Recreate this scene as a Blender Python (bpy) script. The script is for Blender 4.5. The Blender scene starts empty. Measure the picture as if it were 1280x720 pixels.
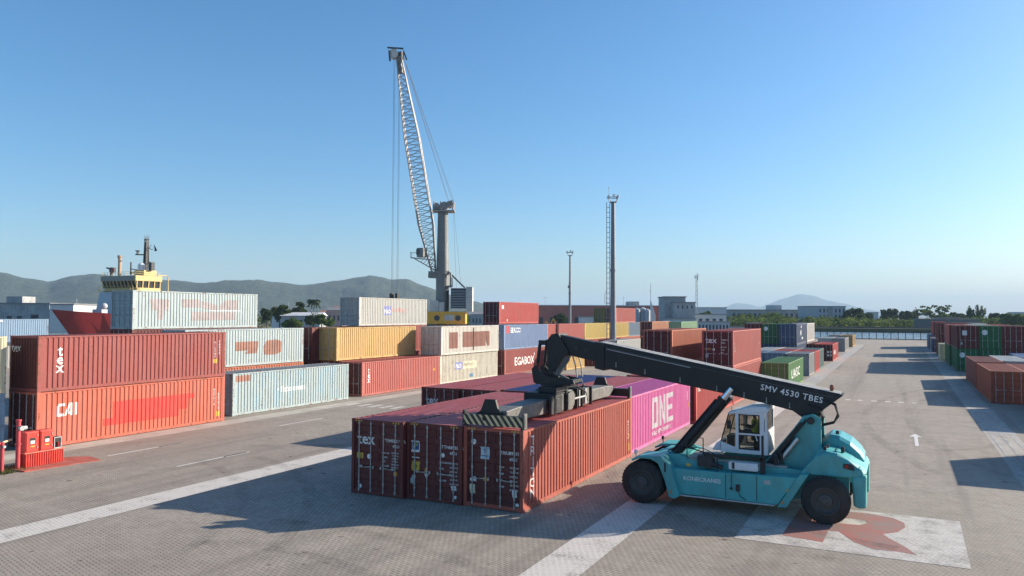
import bpy, bmesh, math, random
from mathutils import Vector, Matrix
R = math.radians
rnd = random.Random(7)
C = bpy.context.scene.collection
scene = bpy.context.scene

# ------------------------------------------------------------------ camera, sky, sun, exposure
YAW, PITCH, ROLL = 0.4709, 0.0349, 0.004
cam_d = bpy.data.cameras.new('camera'); cam = bpy.data.objects.new('camera', cam_d); C.objects.link(cam)
cam_d.sensor_width = 36.0; cam_d.lens = 951.57 / 1280 * 36.0
cam_d.clip_start = 0.2; cam_d.clip_end = 60000
fw = Vector((-math.sin(YAW)*math.cos(PITCH), math.cos(YAW)*math.cos(PITCH), math.sin(PITCH)))
rt = Vector((math.cos(YAW), math.sin(YAW), 0)); up = rt.cross(fw)
rt, up = rt*math.cos(ROLL)+up*math.sin(ROLL), -rt*math.sin(ROLL)+up*math.cos(ROLL)
m = Matrix((rt, up, -fw)).transposed().to_4x4(); m.translation = Vector((0, 0, 7.0))
cam.matrix_world = m
scene.camera = cam

SUN_EL, SUN_AZ = R(22.0), R(46.0)          # azimuth measured from +Y towards +X
w = bpy.data.worlds.new('World'); scene.world = w; w.use_nodes = True
nt = w.node_tree; nt.nodes.clear()
sky = nt.nodes.new('ShaderNodeTexSky'); sky.sky_type = 'NISHITA'; sky.sun_disc = False
sky.sun_elevation = SUN_EL; sky.sun_rotation = SUN_AZ
sky.air_density = 1.0; sky.dust_density = 1.1; sky.ozone_density = 5.0; sky.altitude = 0
bg = nt.nodes.new('ShaderNodeBackground'); bg.inputs['Strength'].default_value = 0.104
wo = nt.nodes.new('ShaderNodeOutputWorld')
hs = nt.nodes.new('ShaderNodeHueSaturation'); hs.inputs['Saturation'].default_value = 1.16; hs.inputs['Value'].default_value = 1.0; hs.inputs['Hue'].default_value = 0.495
nt.links.new(sky.outputs[0], hs.inputs['Color']); nt.links.new(hs.outputs[0], bg.inputs[0]); nt.links.new(bg.outputs[0], wo.inputs[0])
sd = bpy.data.lights.new('sun', 'SUN'); sd.energy = 5.0; sd.angle = R(0.5); sd.color = (1.0, 0.885, 0.73)
sun = bpy.data.objects.new('sun', sd); C.objects.link(sun)
sdir = Vector((math.sin(SUN_AZ)*math.cos(SUN_EL), math.cos(SUN_AZ)*math.cos(SUN_EL), math.sin(SUN_EL)))
sun.rotation_euler = sdir.to_track_quat('Z', 'Y').to_euler(); sun.location = sdir*200
vs = scene.view_settings
vs.view_transform = 'Standard'; vs.look = 'None'; vs.gamma = 1; vs.use_curve_mapping = False
vs.exposure = 0.85
try:
    scene.cycles.volume_bounces = 0; scene.cycles.max_bounces = 8; scene.cycles.volume_step_rate = 5
except Exception: pass

# ------------------------------------------------------------------ materials
MATS = {}
def srgb(r, g, b):
    f = lambda c: (c/255/12.92) if c/255 <= 0.04045 else ((c/255+0.055)/1.055)**2.4
    return (f(r), f(g), f(b), 1)
def new_mat(name, rough=0.6, metal=0.0):
    mt = bpy.data.materials.new(name); mt.use_nodes = True
    n = mt.node_tree; b = n.nodes['Principled BSDF']
    b.inputs['Roughness'].default_value = rough; b.inputs['Metallic'].default_value = metal
    return mt, n, b
def node(n, t, **k):
    x = n.nodes.new(t)
    for a, v in k.items():
        if a == 'inp':
            for i, q in v.items(): x.inputs[i].default_value = q
        else: setattr(x, a, v)
    return x
def ramp(n, fac, pts):
    r = n.nodes.new('ShaderNodeValToRGB')
    el = r.color_ramp.elements
    while len(el) < len(pts): el.new(0.5)
    for e, (p, c) in zip(el, pts): e.position = p; e.color = c if len(c) == 4 else (*c, 1)
    n.links.new(fac, r.inputs[0]); return r.outputs[0]
def mix(n, fac, a, b, mode='MIX'):
    x = n.nodes.new('ShaderNodeMix'); x.data_type = 'RGBA'; x.blend_type = mode
    for s, v in ((x.inputs[0], fac), (x.inputs[6], a), (x.inputs[7], b)):
        if isinstance(v, (float, int)): s.default_value = v
        elif isinstance(v, tuple): s.default_value = v if len(v) == 4 else (*v, 1)
        else: n.links.new(v, s)
    return x.outputs[2]
def coords(n, scale=(1, 1, 1), world=False, rand=True):
    """object (or world) coordinates shifted per object"""
    if world:
        g = n.nodes.new('ShaderNodeNewGeometry'); src = g.outputs['Position']
    else:
        t = n.nodes.new('ShaderNodeTexCoord'); src = t.outputs['Object']
    mp = n.nodes.new('ShaderNodeVectorMath'); mp.operation = 'MULTIPLY'
    n.links.new(src, mp.inputs[0]); mp.inputs[1].default_value = scale
    if not rand: return mp.outputs[0]
    oi = n.nodes.new('ShaderNodeObjectInfo')
    ad = n.nodes.new('ShaderNodeVectorMath'); ad.operation = 'MULTIPLY_ADD'
    cb = n.nodes.new('ShaderNodeCombineXYZ')
    for i in range(3): n.links.new(oi.outputs['Random'], cb.inputs[i])
    n.links.new(cb.outputs[0], ad.inputs[0]); ad.inputs[1].default_value = (37, 53, 71)
    n.links.new(mp.outputs[0], ad.inputs[2]); return ad.outputs[0]
def noise(n, vec, scale, detail=4, rough=0.55):
    x = node(n, 'ShaderNodeTexNoise', inp={'Scale': scale, 'Detail': detail, 'Roughness': rough})
    n.links.new(vec, x.inputs['Vector']); return x.outputs['Fac']
RUST = (0.16, 0.055, 0.022, 1)
def paint(key, col, rust=0.25, fade=0.35, rough=0.6, patch=None):
    """weathered container paint: chalky fading, vertical streaks, rust along scrapes"""
    if key in MATS: return MATS[key]
    mt, n, b = new_mat(key, rough)
    v = coords(n); vst = coords(n, (1.0, 1.0, 0.10))
    big = noise(n, v, 0.55, 3); streak = noise(n, vst, 7.0, 5, 0.65); fine = noise(n, v, 9.0, 6, 0.7)
    c = tuple(col[:3])
    lum = sum(c)/3
    pale = tuple(min(0.9, x*0.7+0.3*(lum*1.1+0.05)) for x in c)
    dark = tuple(x*0.66 for x in c)
    a = mix(n, ramp(n, big, [(0.35, (0, 0, 0)), (0.7, (fade, fade, fade))]), (*c, 1), (*pale, 1))
    a = mix(n, ramp(n, streak, [(0.45, (0, 0, 0)), (0.75, (0.75, 0.75, 0.75))]), a, (*dark, 1))
    if patch:
        pn = noise(n, coords(n, (1.0, 1.0, 0.30)), 1.5, 4, 0.65)
        a = mix(n, ramp(n, pn, [(0.48, (0, 0, 0)), (0.66, (0.75, 0.75, 0.75))]), a, patch)
    rs = node(n, 'ShaderNodeMath', operation='MULTIPLY'); n.links.new(fine, rs.inputs[0])
    s2 = noise(n, coords(n, (1, 1, 0.35)), 2.2, 5, 0.7); n.links.new(s2, rs.inputs[1])
    t = 0.405 - 0.13*rust
    a = mix(n, ramp(n, rs.outputs[0], [(t, (0, 0, 0)), (t+0.05, (0.9, 0.9, 0.9))]), a, RUST)
    n.links.new(a, b.inputs['Base Color'])
    rr = ramp(n, fine, [(0.3, (rough-0.1,)*3), (0.7, (rough+0.2,)*3)]); n.links.new(rr, b.inputs['Roughness'])
    bp = node(n, 'ShaderNodeBump', inp={'Strength': 0.5, 'Distance': 0.03}); n.links.new(noise(n, v, 1.6, 3), bp.inputs['Height'])
    n.links.new(bp.outputs[0], b.inputs['Normal'])
    MATS[key] = mt; return mt
def plain(key, col, rough=0.6, metal=0.0, var=0.25, scale=3.0, dirt=None):
    if key in MATS: return MATS[key]
    mt, n, b = new_mat(key, rough, metal)
    v = coords(n); f = noise(n, v, scale, 5, 0.6)
    c = tuple(col[:3])
    a = mix(n, ramp(n, f, [(0.3, (0, 0, 0)), (0.7, (1, 1, 1))]), tuple(x*(1-var) for x in c), tuple(min(1, x*(1+var*0.6)) for x in c))
    if dirt:
        d = noise(n, coords(n, (1, 1, 0.4)), 1.4, 5, 0.7)
        a = mix(n, ramp(n, d, [(0.48, (0, 0, 0)), (0.68, (0.6, 0.6, 0.6))]), a, dirt)
    n.links.new(a, b.inputs['Base Color'])
    n.links.new(ramp(n, f, [(0.2, (max(0.05, rough-0.12),)*3), (0.8, (min(1, rough+0.12),)*3)]), b.inputs['Roughness'])
    MATS[key] = mt; return mt
class Pav: pass
def paver_colour(n, vec):
    """small paving blocks laid askew to the lane: dark sandy joints along the rows, each block a slightly different tone"""
    M = lambda op, a, b=None: _m(n, op, a, b)
    ro = node(n, 'ShaderNodeVectorRotate', rotation_type='Z_AXIS'); ro.inputs['Angle'].default_value = R(15.7); n.links.new(vec, ro.inputs['Vector'])
    sx = node(n, 'ShaderNodeSeparateXYZ'); n.links.new(ro.outputs[0], sx.inputs[0])
    wob = noise(n, vec, 3.0, 2); wv = M('MULTIPLY_ADD', wob, 0.03)
    v = M('DIVIDE', M('ADD', sx.outputs[1], wv), 0.125); row = M('FLOOR', v); fv = M('FRACT', v)
    u = M('ADD', M('DIVIDE', sx.outputs[0], 0.235), M('MULTIPLY', row, 0.5)); fu = M('FRACT', u)
    jv = M('LESS_THAN', fv, 0.20); du = M('LESS_THAN', fu, 0.66); ju = M('LESS_THAN', fu, 0.07)
    fac = M('MAXIMUM', M('MULTIPLY', jv, du), M('MULTIPLY', ju, 0.35))
    cb = node(n, 'ShaderNodeCombineXYZ'); n.links.new(M('FLOOR', u), cb.inputs[0]); n.links.new(row, cb.inputs[1])
    wn = node(n, 'ShaderNodeTexWhiteNoise'); n.links.new(cb.outputs[0], wn.inputs['Vector'])
    big = noise(n, vec, 0.9, 4, 0.6); keep = ramp(n, big, [(0.3, (0.35, 0.35, 0.35)), (0.6, (1, 1, 1))])
    p = Pav(); p.fac = M('MULTIPLY', fac, keep)
    p.tone = ramp(n, wn.outputs['Value'], [(0.0, (0.295, 0.256, 0.210)), (1.0, (0.395, 0.346, 0.288))])
    return p
def _m(n, op, a, b=None):
    x = node(n, 'ShaderNodeMath', operation=op)
    for k, q in ((0, a), (1, b)):
        if q is None: continue
        if isinstance(q, (int, float)): x.inputs[k].default_value = q
        else: n.links.new(q, x.inputs[k])
    if op == 'MULTIPLY_ADD': x.inputs[2].default_value = 0.0
    return x.outputs[0]
def ground_mat():
    mt, n, b = new_mat('block_paving', 0.85)
    v = coords(n, world=True, rand=False)
    br = paver_colour(n, v)
    big = noise(n, v, 0.06, 5, 0.6); mid = noise(n, v, 0.45, 5, 0.65); fine = noise(n, v, 14.0, 4, 0.7)
    a = mix(n, ramp(n, fine, [(0.3, (0, 0, 0)), (0.7, (0.35, 0.35, 0.35))]), br.tone, (0.24, 0.21, 0.178, 1))
    a = mix(n, ramp(n, big, [(0.38, (0, 0, 0)), (0.68, (0.8, 0.8, 0.8))]), a, (0.275, 0.230, 0.188, 1))
    a = mix(n, ramp(n, mid, [(0.5, (0, 0, 0)), (0.75, (0.55, 0.55, 0.55))]), a, (0.205, 0.172, 0.142, 1))
    a = mix(n, br.fac, a, (0.075, 0.062, 0.050, 1))
    # tyre lanes and long scuffs running down the lane (worn, a little darker)
    tr = noise(n, coords(n, (1.0, 0.035, 1), world=True, rand=False), 0.55, 5, 0.65)
    a = mix(n, ramp(n, tr, [(0.5, (0, 0, 0)), (0.68, (0.6, 0.6, 0.6))]), a, (0.15, 0.128, 0.108, 1))
    # slab joints / repaired bands across the lane
    cr = noise(n, coords(n, (0.03, 1.0, 1), world=True, rand=False), 0.4, 4, 0.7)
    a = mix(n, ramp(n, cr, [(0.58, (0, 0, 0)), (0.72, (0.35, 0.35, 0.35))]), a, (0.38, 0.33, 0.28, 1))
    spots = noise(n, v, 1.7, 3, 0.5)
    a = mix(n, ramp(n, spots, [(0.69, (0, 0, 0)), (0.73, (0.75, 0.75, 0.75))]), a, (0.06, 0.053, 0.047, 1))
    n.links.new(a, b.inputs['Base Color'])
    bp = node(n, 'ShaderNodeBump', inp={'Strength': 0.5, 'Distance': 0.012}); n.links.new(br.fac, bp.inputs['Height']); bp.invert = True
    n.links.new(bp.outputs[0], b.inputs['Normal'])
    return mt
def road_paint(key, col, wear=0.5):
    if key in MATS: return MATS[key]
    mt, n, b = new_mat(key, 0.75)
    v = coords(n, world=True, rand=False)
    br = paver_colour(n, v)
    wn = noise(n, v, 1.1, 6, 0.75); w2 = noise(n, v, 11.0, 4, 0.7)
    ad = node(n, 'ShaderNodeMath', operation='MULTIPLY_ADD'); n.links.new(w2, ad.inputs[0]); ad.inputs[1].default_value = 0.5; n.links.new(wn, ad.inputs[2])
    worn = ramp(n, ad.outputs[0], [(0.92-0.3*wear, (0, 0, 0)), (1.02-0.1*wear, (0.85, 0.85, 0.85))])
    a = mix(n, 0.35, col, tuple(x*0.78 for x in col[:3]))
    a = mix(n, ramp(n, w2, [(0.35, (0, 0, 0)), (0.7, (0.5, 0.5, 0.5))]), a, tuple(x*0.7 for x in col[:3]))
    a = mix(n, worn, a, (0.21, 0.188, 0.165, 1))
    jt = node(n, 'ShaderNodeMath', operation='MULTIPLY'); n.links.new(br.fac, jt.inputs[0]); jt.inputs[1].default_value = 0.62
    a = mix(n, jt.outputs[0], a, (0.13, 0.115, 0.10, 1))
    n.links.new(a, b.inputs['Base Color'])
    bp = node(n, 'ShaderNodeBump', inp={'Strength': 0.4, 'Distance': 0.01}); n.links.new(br.fac, bp.inputs['Height']); bp.invert = True
    n.links.new(bp.outputs[0], b.inputs['Normal'])
    MATS[key] = mt; return mt
def concrete(key, col=(0.36, 0.335, 0.30), stretch=(1, 1, 1)):
    if key in MATS: return MATS[key]
    mt, n, b = new_mat(key, 0.85)
    v = coords(n, stretch, world=True, rand=False)
    f = noise(n, v, 0.5, 6, 0.7); g = noise(n, v, 6, 5, 0.7)
    a = mix(n, ramp(n, f, [(0.35, (0, 0, 0)), (0.7, (1, 1, 1))]), tuple(x*0.72 for x in col), tuple(x*1.08 for x in col))
    a = mix(n, ramp(n, g, [(0.5, (0, 0, 0)), (0.8, (0.5, 0.5, 0.5))]), a, tuple(x*0.5 for x in col))
    n.links.new(a, b.inputs['Base Color']); MATS[key] = mt; return mt
def leaf_mat(key, c1, c2):
    mt, n, b = new_mat(key, 0.95); b.inputs['Specular IOR Level'].default_value = 0.1
    v = coords(n); f = noise(n, v, 0.45, 3); g = noise(n, v, 3.5, 3)
    a = mix(n, ramp(n, f, [(0.35, (0, 0, 0)), (0.65, (1, 1, 1))]), (*c1, 1), (*c2, 1))
    a = mix(n, ramp(n, g, [(0.4, (0, 0, 0)), (0.7, (0.6, 0.6, 0.6))]), a, tuple(x*0.7 for x in c1))
    n.links.new(a, b.inputs['Base Color'])
    tl = n.nodes.new('ShaderNodeBsdfTranslucent'); n.links.new(a, tl.inputs[0]); ms = n.nodes.new('ShaderNodeMixShader'); ms.inputs[0].default_value = 0.4
    n.links.new(b.outputs[0], ms.inputs[1]); n.links.new(tl.outputs[0], ms.inputs[2]); n.links.new(ms.outputs[0], n.nodes['Material Output'].inputs[0])
    MATS[key] = mt; return mt
def glass_mat(key, tint=(0.30, 0.31, 0.30), rough=0.03, alpha=0.55):
    """tinted pane: part see-through, part glossy dark"""
    mt, n, b = new_mat(key, rough)
    b.inputs['Base Color'].default_value = (0.03, 0.035, 0.035, 1)
    tr = n.nodes.new('ShaderNodeBsdfTransparent'); tr.inputs[0].default_value = (*tint, 1)
    mx = n.nodes.new('ShaderNodeMixShader'); mx.inputs[0].default_value = 1-alpha
    out = n.nodes['Material Output']
    n.links.new(b.outputs[0], mx.inputs[1]); n.links.new(tr.outputs[0], mx.inputs[2]); n.links.new(mx.outputs[0], out.inputs[0])
    MATS[key] = mt; return mt

# ------------------------------------------------------------------ mesh helpers
class MB:
    def __init__(s): s.v = []; s.f = []; s.mi = []; s.cur = 0
    def quad(s, *p):
        i = len(s.v); s.v += [tuple(q) for q in p]; s.f.append(tuple(range(i, i+len(p)))); s.mi.append(s.cur); return s
    def box(s, x0, x1, y0, y1, z0, z1):
        i = len(s.v)
        s.v += [(x0, y0, z0), (x1, y0, z0), (x1, y1, z0), (x0, y1, z0), (x0, y0, z1), (x1, y0, z1), (x1, y1, z1), (x0, y1, z1)]
        for q in ((0, 3, 2, 1), (4, 5, 6, 7), (0, 1, 5, 4), (1, 2, 6, 5), (2, 3, 7, 6), (3, 0, 4, 7)):
            s.f.append(tuple(i+k for k in q)); s.mi.append(s.cur)
        return s
    def prism(s, poly, a0, a1, axis='y'):
        """poly in the plane perpendicular to axis, extruded from a0 to a1 (axis y: poly is (x,z); x: (y,z); z: (x,y))"""
        n = len(poly)
        ar = sum(poly[k][0]*poly[(k+1) % n][1]-poly[(k+1) % n][0]*poly[k][1] for k in range(n))
        if ar < 0: poly = poly[::-1]
        if axis == 'y': P = lambda p, a: (p[0], a, p[1])
        elif axis == 'x': P = lambda p, a: (a, p[0], p[1])
        else: P = lambda p, a: (p[0], p[1], a)
        if axis == 'y': a0, a1 = max(a0, a1), min(a0, a1)
        else: a0, a1 = min(a0, a1), max(a0, a1)
        i = len(s.v); s.v += [P(p, a0) for p in poly]+[P(p, a1) for p in poly]
        s.f.append(tuple(i+k for k in reversed(range(n)))); s.mi.append(s.cur)
        s.f.append(tuple(i+n+k for k in range(n))); s.mi.append(s.cur)
        for k in range(n):
            k2 = (k+1) % n
            s.f.append((i+k, i+k2, i+n+k2, i+n+k)); s.mi.append(s.cur)
        return s
    def cyl(s, p0, p1, r0, r1=None, n=12, caps=True):
        if r1 is None: r1 = r0
        p0, p1 = Vector(p0), Vector(p1); d = (p1-p0).normalized()
        a = d.orthogonal().normalized(); b = d.cross(a); i = len(s.v)
        for p, r in ((p0, r0), (p1, r1)):
            for k in range(n):
                t = 2*math.pi*k/n; s.v.append(tuple(p+a*(r*math.cos(t))+b*(r*math.sin(t))))
        for k in range(n):
            k2 = (k+1) % n; s.f.append((i+k, i+k2, i+n+k2, i+n+k)); s.mi.append(s.cur)
        if caps:
            s.f.append(tuple(i+k for k in reversed(range(n)))); s.f.append(tuple(i+n+k for k in range(n))); s.mi += [s.cur]*2
        return s
    def tube(s, pts, r, n=8):
        pts = [Vector(p) for p in pts]; rings = []
        a = None
        for k, p in enumerate(pts):
            d = (pts[min(k+1, len(pts)-1)]-pts[max(k-1, 0)]).normalized()
            if a is None: a = d.orthogonal().normalized()
            a = (a-d*a.dot(d)).normalized(); b = d.cross(a); rr = r[k] if isinstance(r, (list, tuple)) else r
            rings.append(len(s.v))
            for q in range(n):
                t = 2*math.pi*q/n; s.v.append(tuple(p+a*(rr*math.cos(t))+b*(rr*math.sin(t))))
        for u, v in zip(rings, rings[1:]):
            for q in range(n):
                q2 = (q+1) % n; s.f.append((u+q, u+q2, v+q2, v+q)); s.mi.append(s.cur)
        s.f.append(tuple(rings[0]+q for q in reversed(range(n)))); s.f.append(tuple(rings[-1]+q for q in range(n))); s.mi += [s.cur]*2
        return s
    def bar(s, p0, p1, wx, wz):
        """rectangular bar between two points"""
        p0, p1 = Vector(p0), Vector(p1); d = (p1-p0).normalized()
        h = Vector((0, 0, 1)) if abs(d.z) < 0.95 else Vector((0, 1, 0))
        a = d.cross(h).normalized()*wx/2; b = a.cross(d).normalized()*wz/2; i = len(s.v)
        for p in (p0, p1): s.v += [tuple(p-a-b), tuple(p+a-b), tuple(p+a+b), tuple(p-a+b)]
        for q in ((3, 2, 1, 0), (4, 5, 6, 7), (0, 1, 5, 4), (1, 2, 6, 5), (2, 3, 7, 6), (3, 0, 4, 7)):
            s.f.append(tuple(i+k for k in q)); s.mi.append(s.cur)
        return s
    def lathe(s, c, axis, prof, n=32, caps=True):
        """prof: (offset along axis, radius)"""
        c = Vector(c); d = Vector(axis).normalized(); a = d.orthogonal().normalized(); b = d.cross(a); rings = []
        for t, r in prof:
            rings.append(len(s.v))
            for k in range(n):
                q = 2*math.pi*k/n; s.v.append(tuple(c+d*t+a*(r*math.cos(q))+b*(r*math.sin(q))))
        for u, v in zip(rings, rings[1:]):
            for k in range(n):
                k2 = (k+1) % n; s.f.append((u+k, u+k2, v+k2, v+k)); s.mi.append(s.cur)
        if caps: s.f.append(tuple(rings[0]+q for q in reversed(range(n)))); s.f.append(tuple(rings[-1]+q for q in range(n))); s.mi += [s.cur]*2
        return s
    def ball(s, c, r, n=8, sq=(1, 1, 1)):
        prof = [(-r*math.cos(math.pi*k/n), r*math.sin(math.pi*k/n)+1e-4) for k in range(n+1)]
        i = len(s.v); s.lathe(c, (0, 0, 1), prof, 2*n)
        s.v[i:] = [tuple(c[q]+(v[q]-c[q])*sq[q] for q in range(3)) for v in s.v[i:]]
        return s
    def mesh(s, name, off=(0, 0, 0)):
        me = bpy.data.meshes.new(name)
        o = off
        me.from_pydata([(x-o[0], y-o[1], z-o[2]) for x, y, z in s.v], [], s.f)
        me.polygons.foreach_set('material_index', s.mi); me.update(); return me
    def build(s, name, mats, parent=None, org=None, bevel=0, smooth=False):
        """org: world-space origin of the object; mesh vertices are given in world space when org is not None"""
        if not isinstance(mats, (list, tuple)): mats = [mats]
        off = Vector((0, 0, 0))
        if parent is not None and org is None: off = wloc(parent)
        if org is not None: off = Vector(org)
        me = s.mesh(name, off)
        for mt in mats: me.materials.append(mt)
        if smooth:
            me.polygons.foreach_set('use_smooth', [True]*len(me.polygons))
            try: me.set_sharp_from_angle(angle=R(46))
            except Exception: pass
        o = bpy.data.objects.new(name, me); C.objects.link(o)
        if parent is not None:
            o.parent = parent
            if org is not None: o.location = off-wloc(parent)
        elif org is not None: o.location = off
        if bevel:
            bm_ = o.modifiers.new('bevel', 'BEVEL'); bm_.width = bevel; bm_.segments = 2; bm_.limit_method = 'ANGLE'; bm_.angle_limit = R(40)
        return o
def wloc(o):
    p = Vector(o.location)
    while o.parent is not None: o = o.parent; p += Vector(o.location)
    return p
def tag(o, label=None, cat=None, group=None, kind=None):
    if label: o['label'] = label
    if cat: o['category'] = cat
    if group: o['group'] = group
    if kind: o['kind'] = kind
    return o
def empty(name, loc, label, cat, group=None, rz=0):
    o = bpy.data.objects.new(name, None); C.objects.link(o); o.location = loc; o.rotation_euler = (0, 0, rz)
    o.empty_display_size = 0.3
    return tag(o, label, cat, group)
def text_bm(body, size, bold=0.0, space=1.0, shear=0.0):
    """flat text as a bmesh in the XY plane, left-bottom at the origin"""
    cu = bpy.data.curves.new('lettering', 'FONT'); cu.body = body; cu.size = size; cu.offset = min(bold, size*0.014); cu.space_character = space; cu.shear = shear
    cu.resolution_u = 2
    ob = bpy.data.objects.new('lettering', cu)
    me = bpy.data.meshes.new_from_object(ob) if False else ob.to_mesh()
    bm = bmesh.new(); bm.from_mesh(me); ob.to_mesh_clear()
    bpy.data.objects.remove(ob); bpy.data.curves.remove(cu)
    if bm.verts:
        x0 = min(v.co.x for v in bm.verts); y0 = min(v.co.y for v in bm.verts)
        bmesh.ops.translate(bm, vec=(-x0, -y0, 0), verts=bm.verts)
    return bm
def poly_bm(polys):
    bm = bmesh.new()
    for p in polys: bm.faces.new([bm.verts.new((x, y, 0)) for x, y in p])
    bmesh.ops.triangulate(bm, faces=bm.faces)
    return bm
def bm_size(bm):
    return max(v.co.x for v in bm.verts), max(v.co.y for v in bm.verts)
def bm_obj(bm, name, mat, parent, label=None):
    me = bpy.data.meshes.new(name); bm.to_mesh(me); bm.free(); me.materials.append(mat)
    o = bpy.data.objects.new(name, me); C.objects.link(o); o.parent = parent
    if label: o['label'] = label
    return o

# ------------------------------------------------------------------ the setting: ground, markings, water, land
def sheet(name, poly, z, mat, thick=None):
    mb = MB()
    if thick: mb.prism(poly, z-thick, z, axis='z')
    else: mb.quad(*[(x, y, z) for x, y in poly])
    o = mb.build(name, mat); tag(o, kind='structure'); return o
def rect(x0, x1, y0, y1): return [(x0, y0), (x1, y0), (x1, y1), (x0, y1)]
def land_mat():
    mt, n, b = new_mat('land', 0.95)
    v = coords(n, world=True, rand=False); f = noise(n, v, 0.012, 8, 0.65)
    n.links.new(ramp(n, f, [(0.35, (0.05, 0.07, 0.03)), (0.6, (0.11, 0.10, 0.06)), (0.75, (0.16, 0.14, 0.11))]), b.inputs['Base Color']); return mt
def water_mat():
    mt, n, b = new_mat('water', 0.2)
    v = coords(n, world=True, rand=False)
    b.inputs['Base Color'].default_value = (0.16, 0.20, 0.22, 1)
    bp = node(n, 'ShaderNodeBump', inp={'Strength': 1.0, 'Distance': 0.9}); n.links.new(noise(n, v, 0.6, 5, 0.6), bp.inputs['Height'])
    n.links.new(bp.outputs[0], b.inputs['Normal']); return mt
LAND = land_mat(); CONC = concrete('concrete')
sheet('ground', rect(-18500, 18500, -3000, 18500), -2.6, LAND)
sheet('water', rect(-330, 900, -400, 470), -1.9, water_mat())
sheet('yard', rect(-137, 240, -60, 256), 0.0, ground_mat(), thick=2.3)
# far bank and land beyond the river, raised above the water
sheet('far_bank', [(-330, 452), (900, 480), (3000, 900), (3000, 6000), (-3000, 6000), (-3000, -400), (-330, -400)], 0.2, LAND, thick=2.2)
WHITE = road_paint('worn_white_paint', (0.66, 0.61, 0.55), 0.5); WORN = road_paint('thin_white_paint', (0.50, 0.48, 0.45), 0.95)
BRIGHT = road_paint('bright_white_paint', (0.75, 0.74, 0.71), 0.2)
SLAB = concrete('slab_concrete', (0.40, 0.365, 0.32), (1, 0.25, 1)); KERB = concrete('kerb_concrete', (0.47, 0.43, 0.37))
RED_MARK = road_paint('red_marking_paint', (0.42, 0.14, 0.11), 0.95); BOXP = road_paint('box_white_paint', (0.62, 0.575, 0.52), 0.8)
sheet('lane_strip', rect(-9.2, -7.75, -8, 70), 0.004, WHITE)
sheet('lane_strip', rect(-9.3, -7.65, 70, 205), 0.004, WORN)
sheet('lane_strip', rect(-25.85, -24.4, -20, 120), 0.004, WHITE)
sheet('concrete_strip', rect(4.45, 6.05, -10, 205), 0.004, SLAB)
for y in (67.0, 55.4, 41.0, 30.5, 100.0, 131.0): sheet('painted_band', rect(4.40, 6.10, y-1.6, y), 0.008, WORN)
for x in (4.72, 5.25, 5.78): sheet('painted_line', rect(x-0.06, x+0.06, -8, 66), 0.012, WORN)
sheet('concrete_strip', rect(-39.3, -37.75, -10, 128), 0.004, KERB)
for x, y, l, s in ((-34.65, 24.5, 4.4, .13), (-34.62, 27.4, 1.5, .22), (-29.5, 24.3, 4.3, .13), (-29.45, 27.0, 1.5, .24), (-34.6, 36, 4, .13), (-29.5, 12, 4, .13)):
    sheet('painted_line', rect(x-s/2, x+s/2, y, y+l), 0.006, BRIGHT)
for x in (-37.85, -36.65, -35.65, -34.6, -33.6, -32.5): sheet('painted_line', rect(x-0.22, x+0.22, 46.4, 48.0), 0.006, WHITE)
for x in (-3.94, -3.03, -1.97, -0.94, 0.01, 1.01): sheet('painted_line', rect(x-0.2, x+0.2, 69.3, 70.1), 0.006, WHITE)
sheet('painted_arrow', [(0.41, 50.25), (0.66, 50.25), (0.66, 46.75), (0.84, 46.75), (0.84, 50.25), (1.06, 50.25), (0.73, 51.5)], 0.006, BRIGHT)
sheet('painted_box', [(-4.72, 24.75), (1.68, 24.8), (1.74, 30.35), (-4.72, 30.3)], 0.008, BOXP)
# the red emblem inside the white box
def emblem():
    outer = [(-3.44, 25.76), (-2.2, 25.56), (-2.12, 27.0), (-1.84, 27.07), (-1.34, 26.02), (-0.75, 25.5), (-0.1, 25.6), (0.37, 25.48), (0.05, 26.25), (-0.39, 27.0), (-0.57, 27.42), (-0.14, 27.87), (0.08, 28.6), (0.05, 29.2), (-0.3, 29.75), (-1.05, 30.0), (-1.9, 29.85), (-3.3, 29.6)]
    hole = [(-2.12, 28.1), (-1.3, 28.2), (-1.05, 28.55), (-1.15, 28.9), (-1.6, 29.0), (-2.18, 28.8)]
    mb = MB()
    # R-like emblem: stem, bowl and leg as abutting pieces
    P = lambda *p: mb.quad(*[(x, y, 0.012) for x, y in p])
    P((-3.44, 25.76), (-2.2, 25.56), (-2.12, 28.1), (-2.18, 28.8), (-2.3, 29.8), (-3.3, 29.6))
    P((-2.18, 28.8), (-1.6, 29.0), (-1.15, 28.9), (-0.3, 29.75), (-1.05, 30.0), (-1.6, 29.95), (-2.3, 29.8))
    P((-1.15, 28.9), (-1.05, 28.55), (-1.3, 28.2), (-0.57, 27.42), (-0.14, 27.87), (0.08, 28.6), (0.05, 29.2), (-0.3, 29.75))
    P((-2.12, 28.1), (-2.15, 27.05), (-1.84, 27.07), (-0.57, 27.42), (-1.3, 28.2))
    P((-1.84, 27.07), (-1.34, 26.02), (-0.75, 25.5), (-0.1, 25.6), (0.37, 25.48), (0.05, 26.25), (-0.39, 27.0), (-0.57, 27.42))
    tag(mb.build('painted_emblem', RED_MARK), kind='structure')
emblem()

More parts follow.
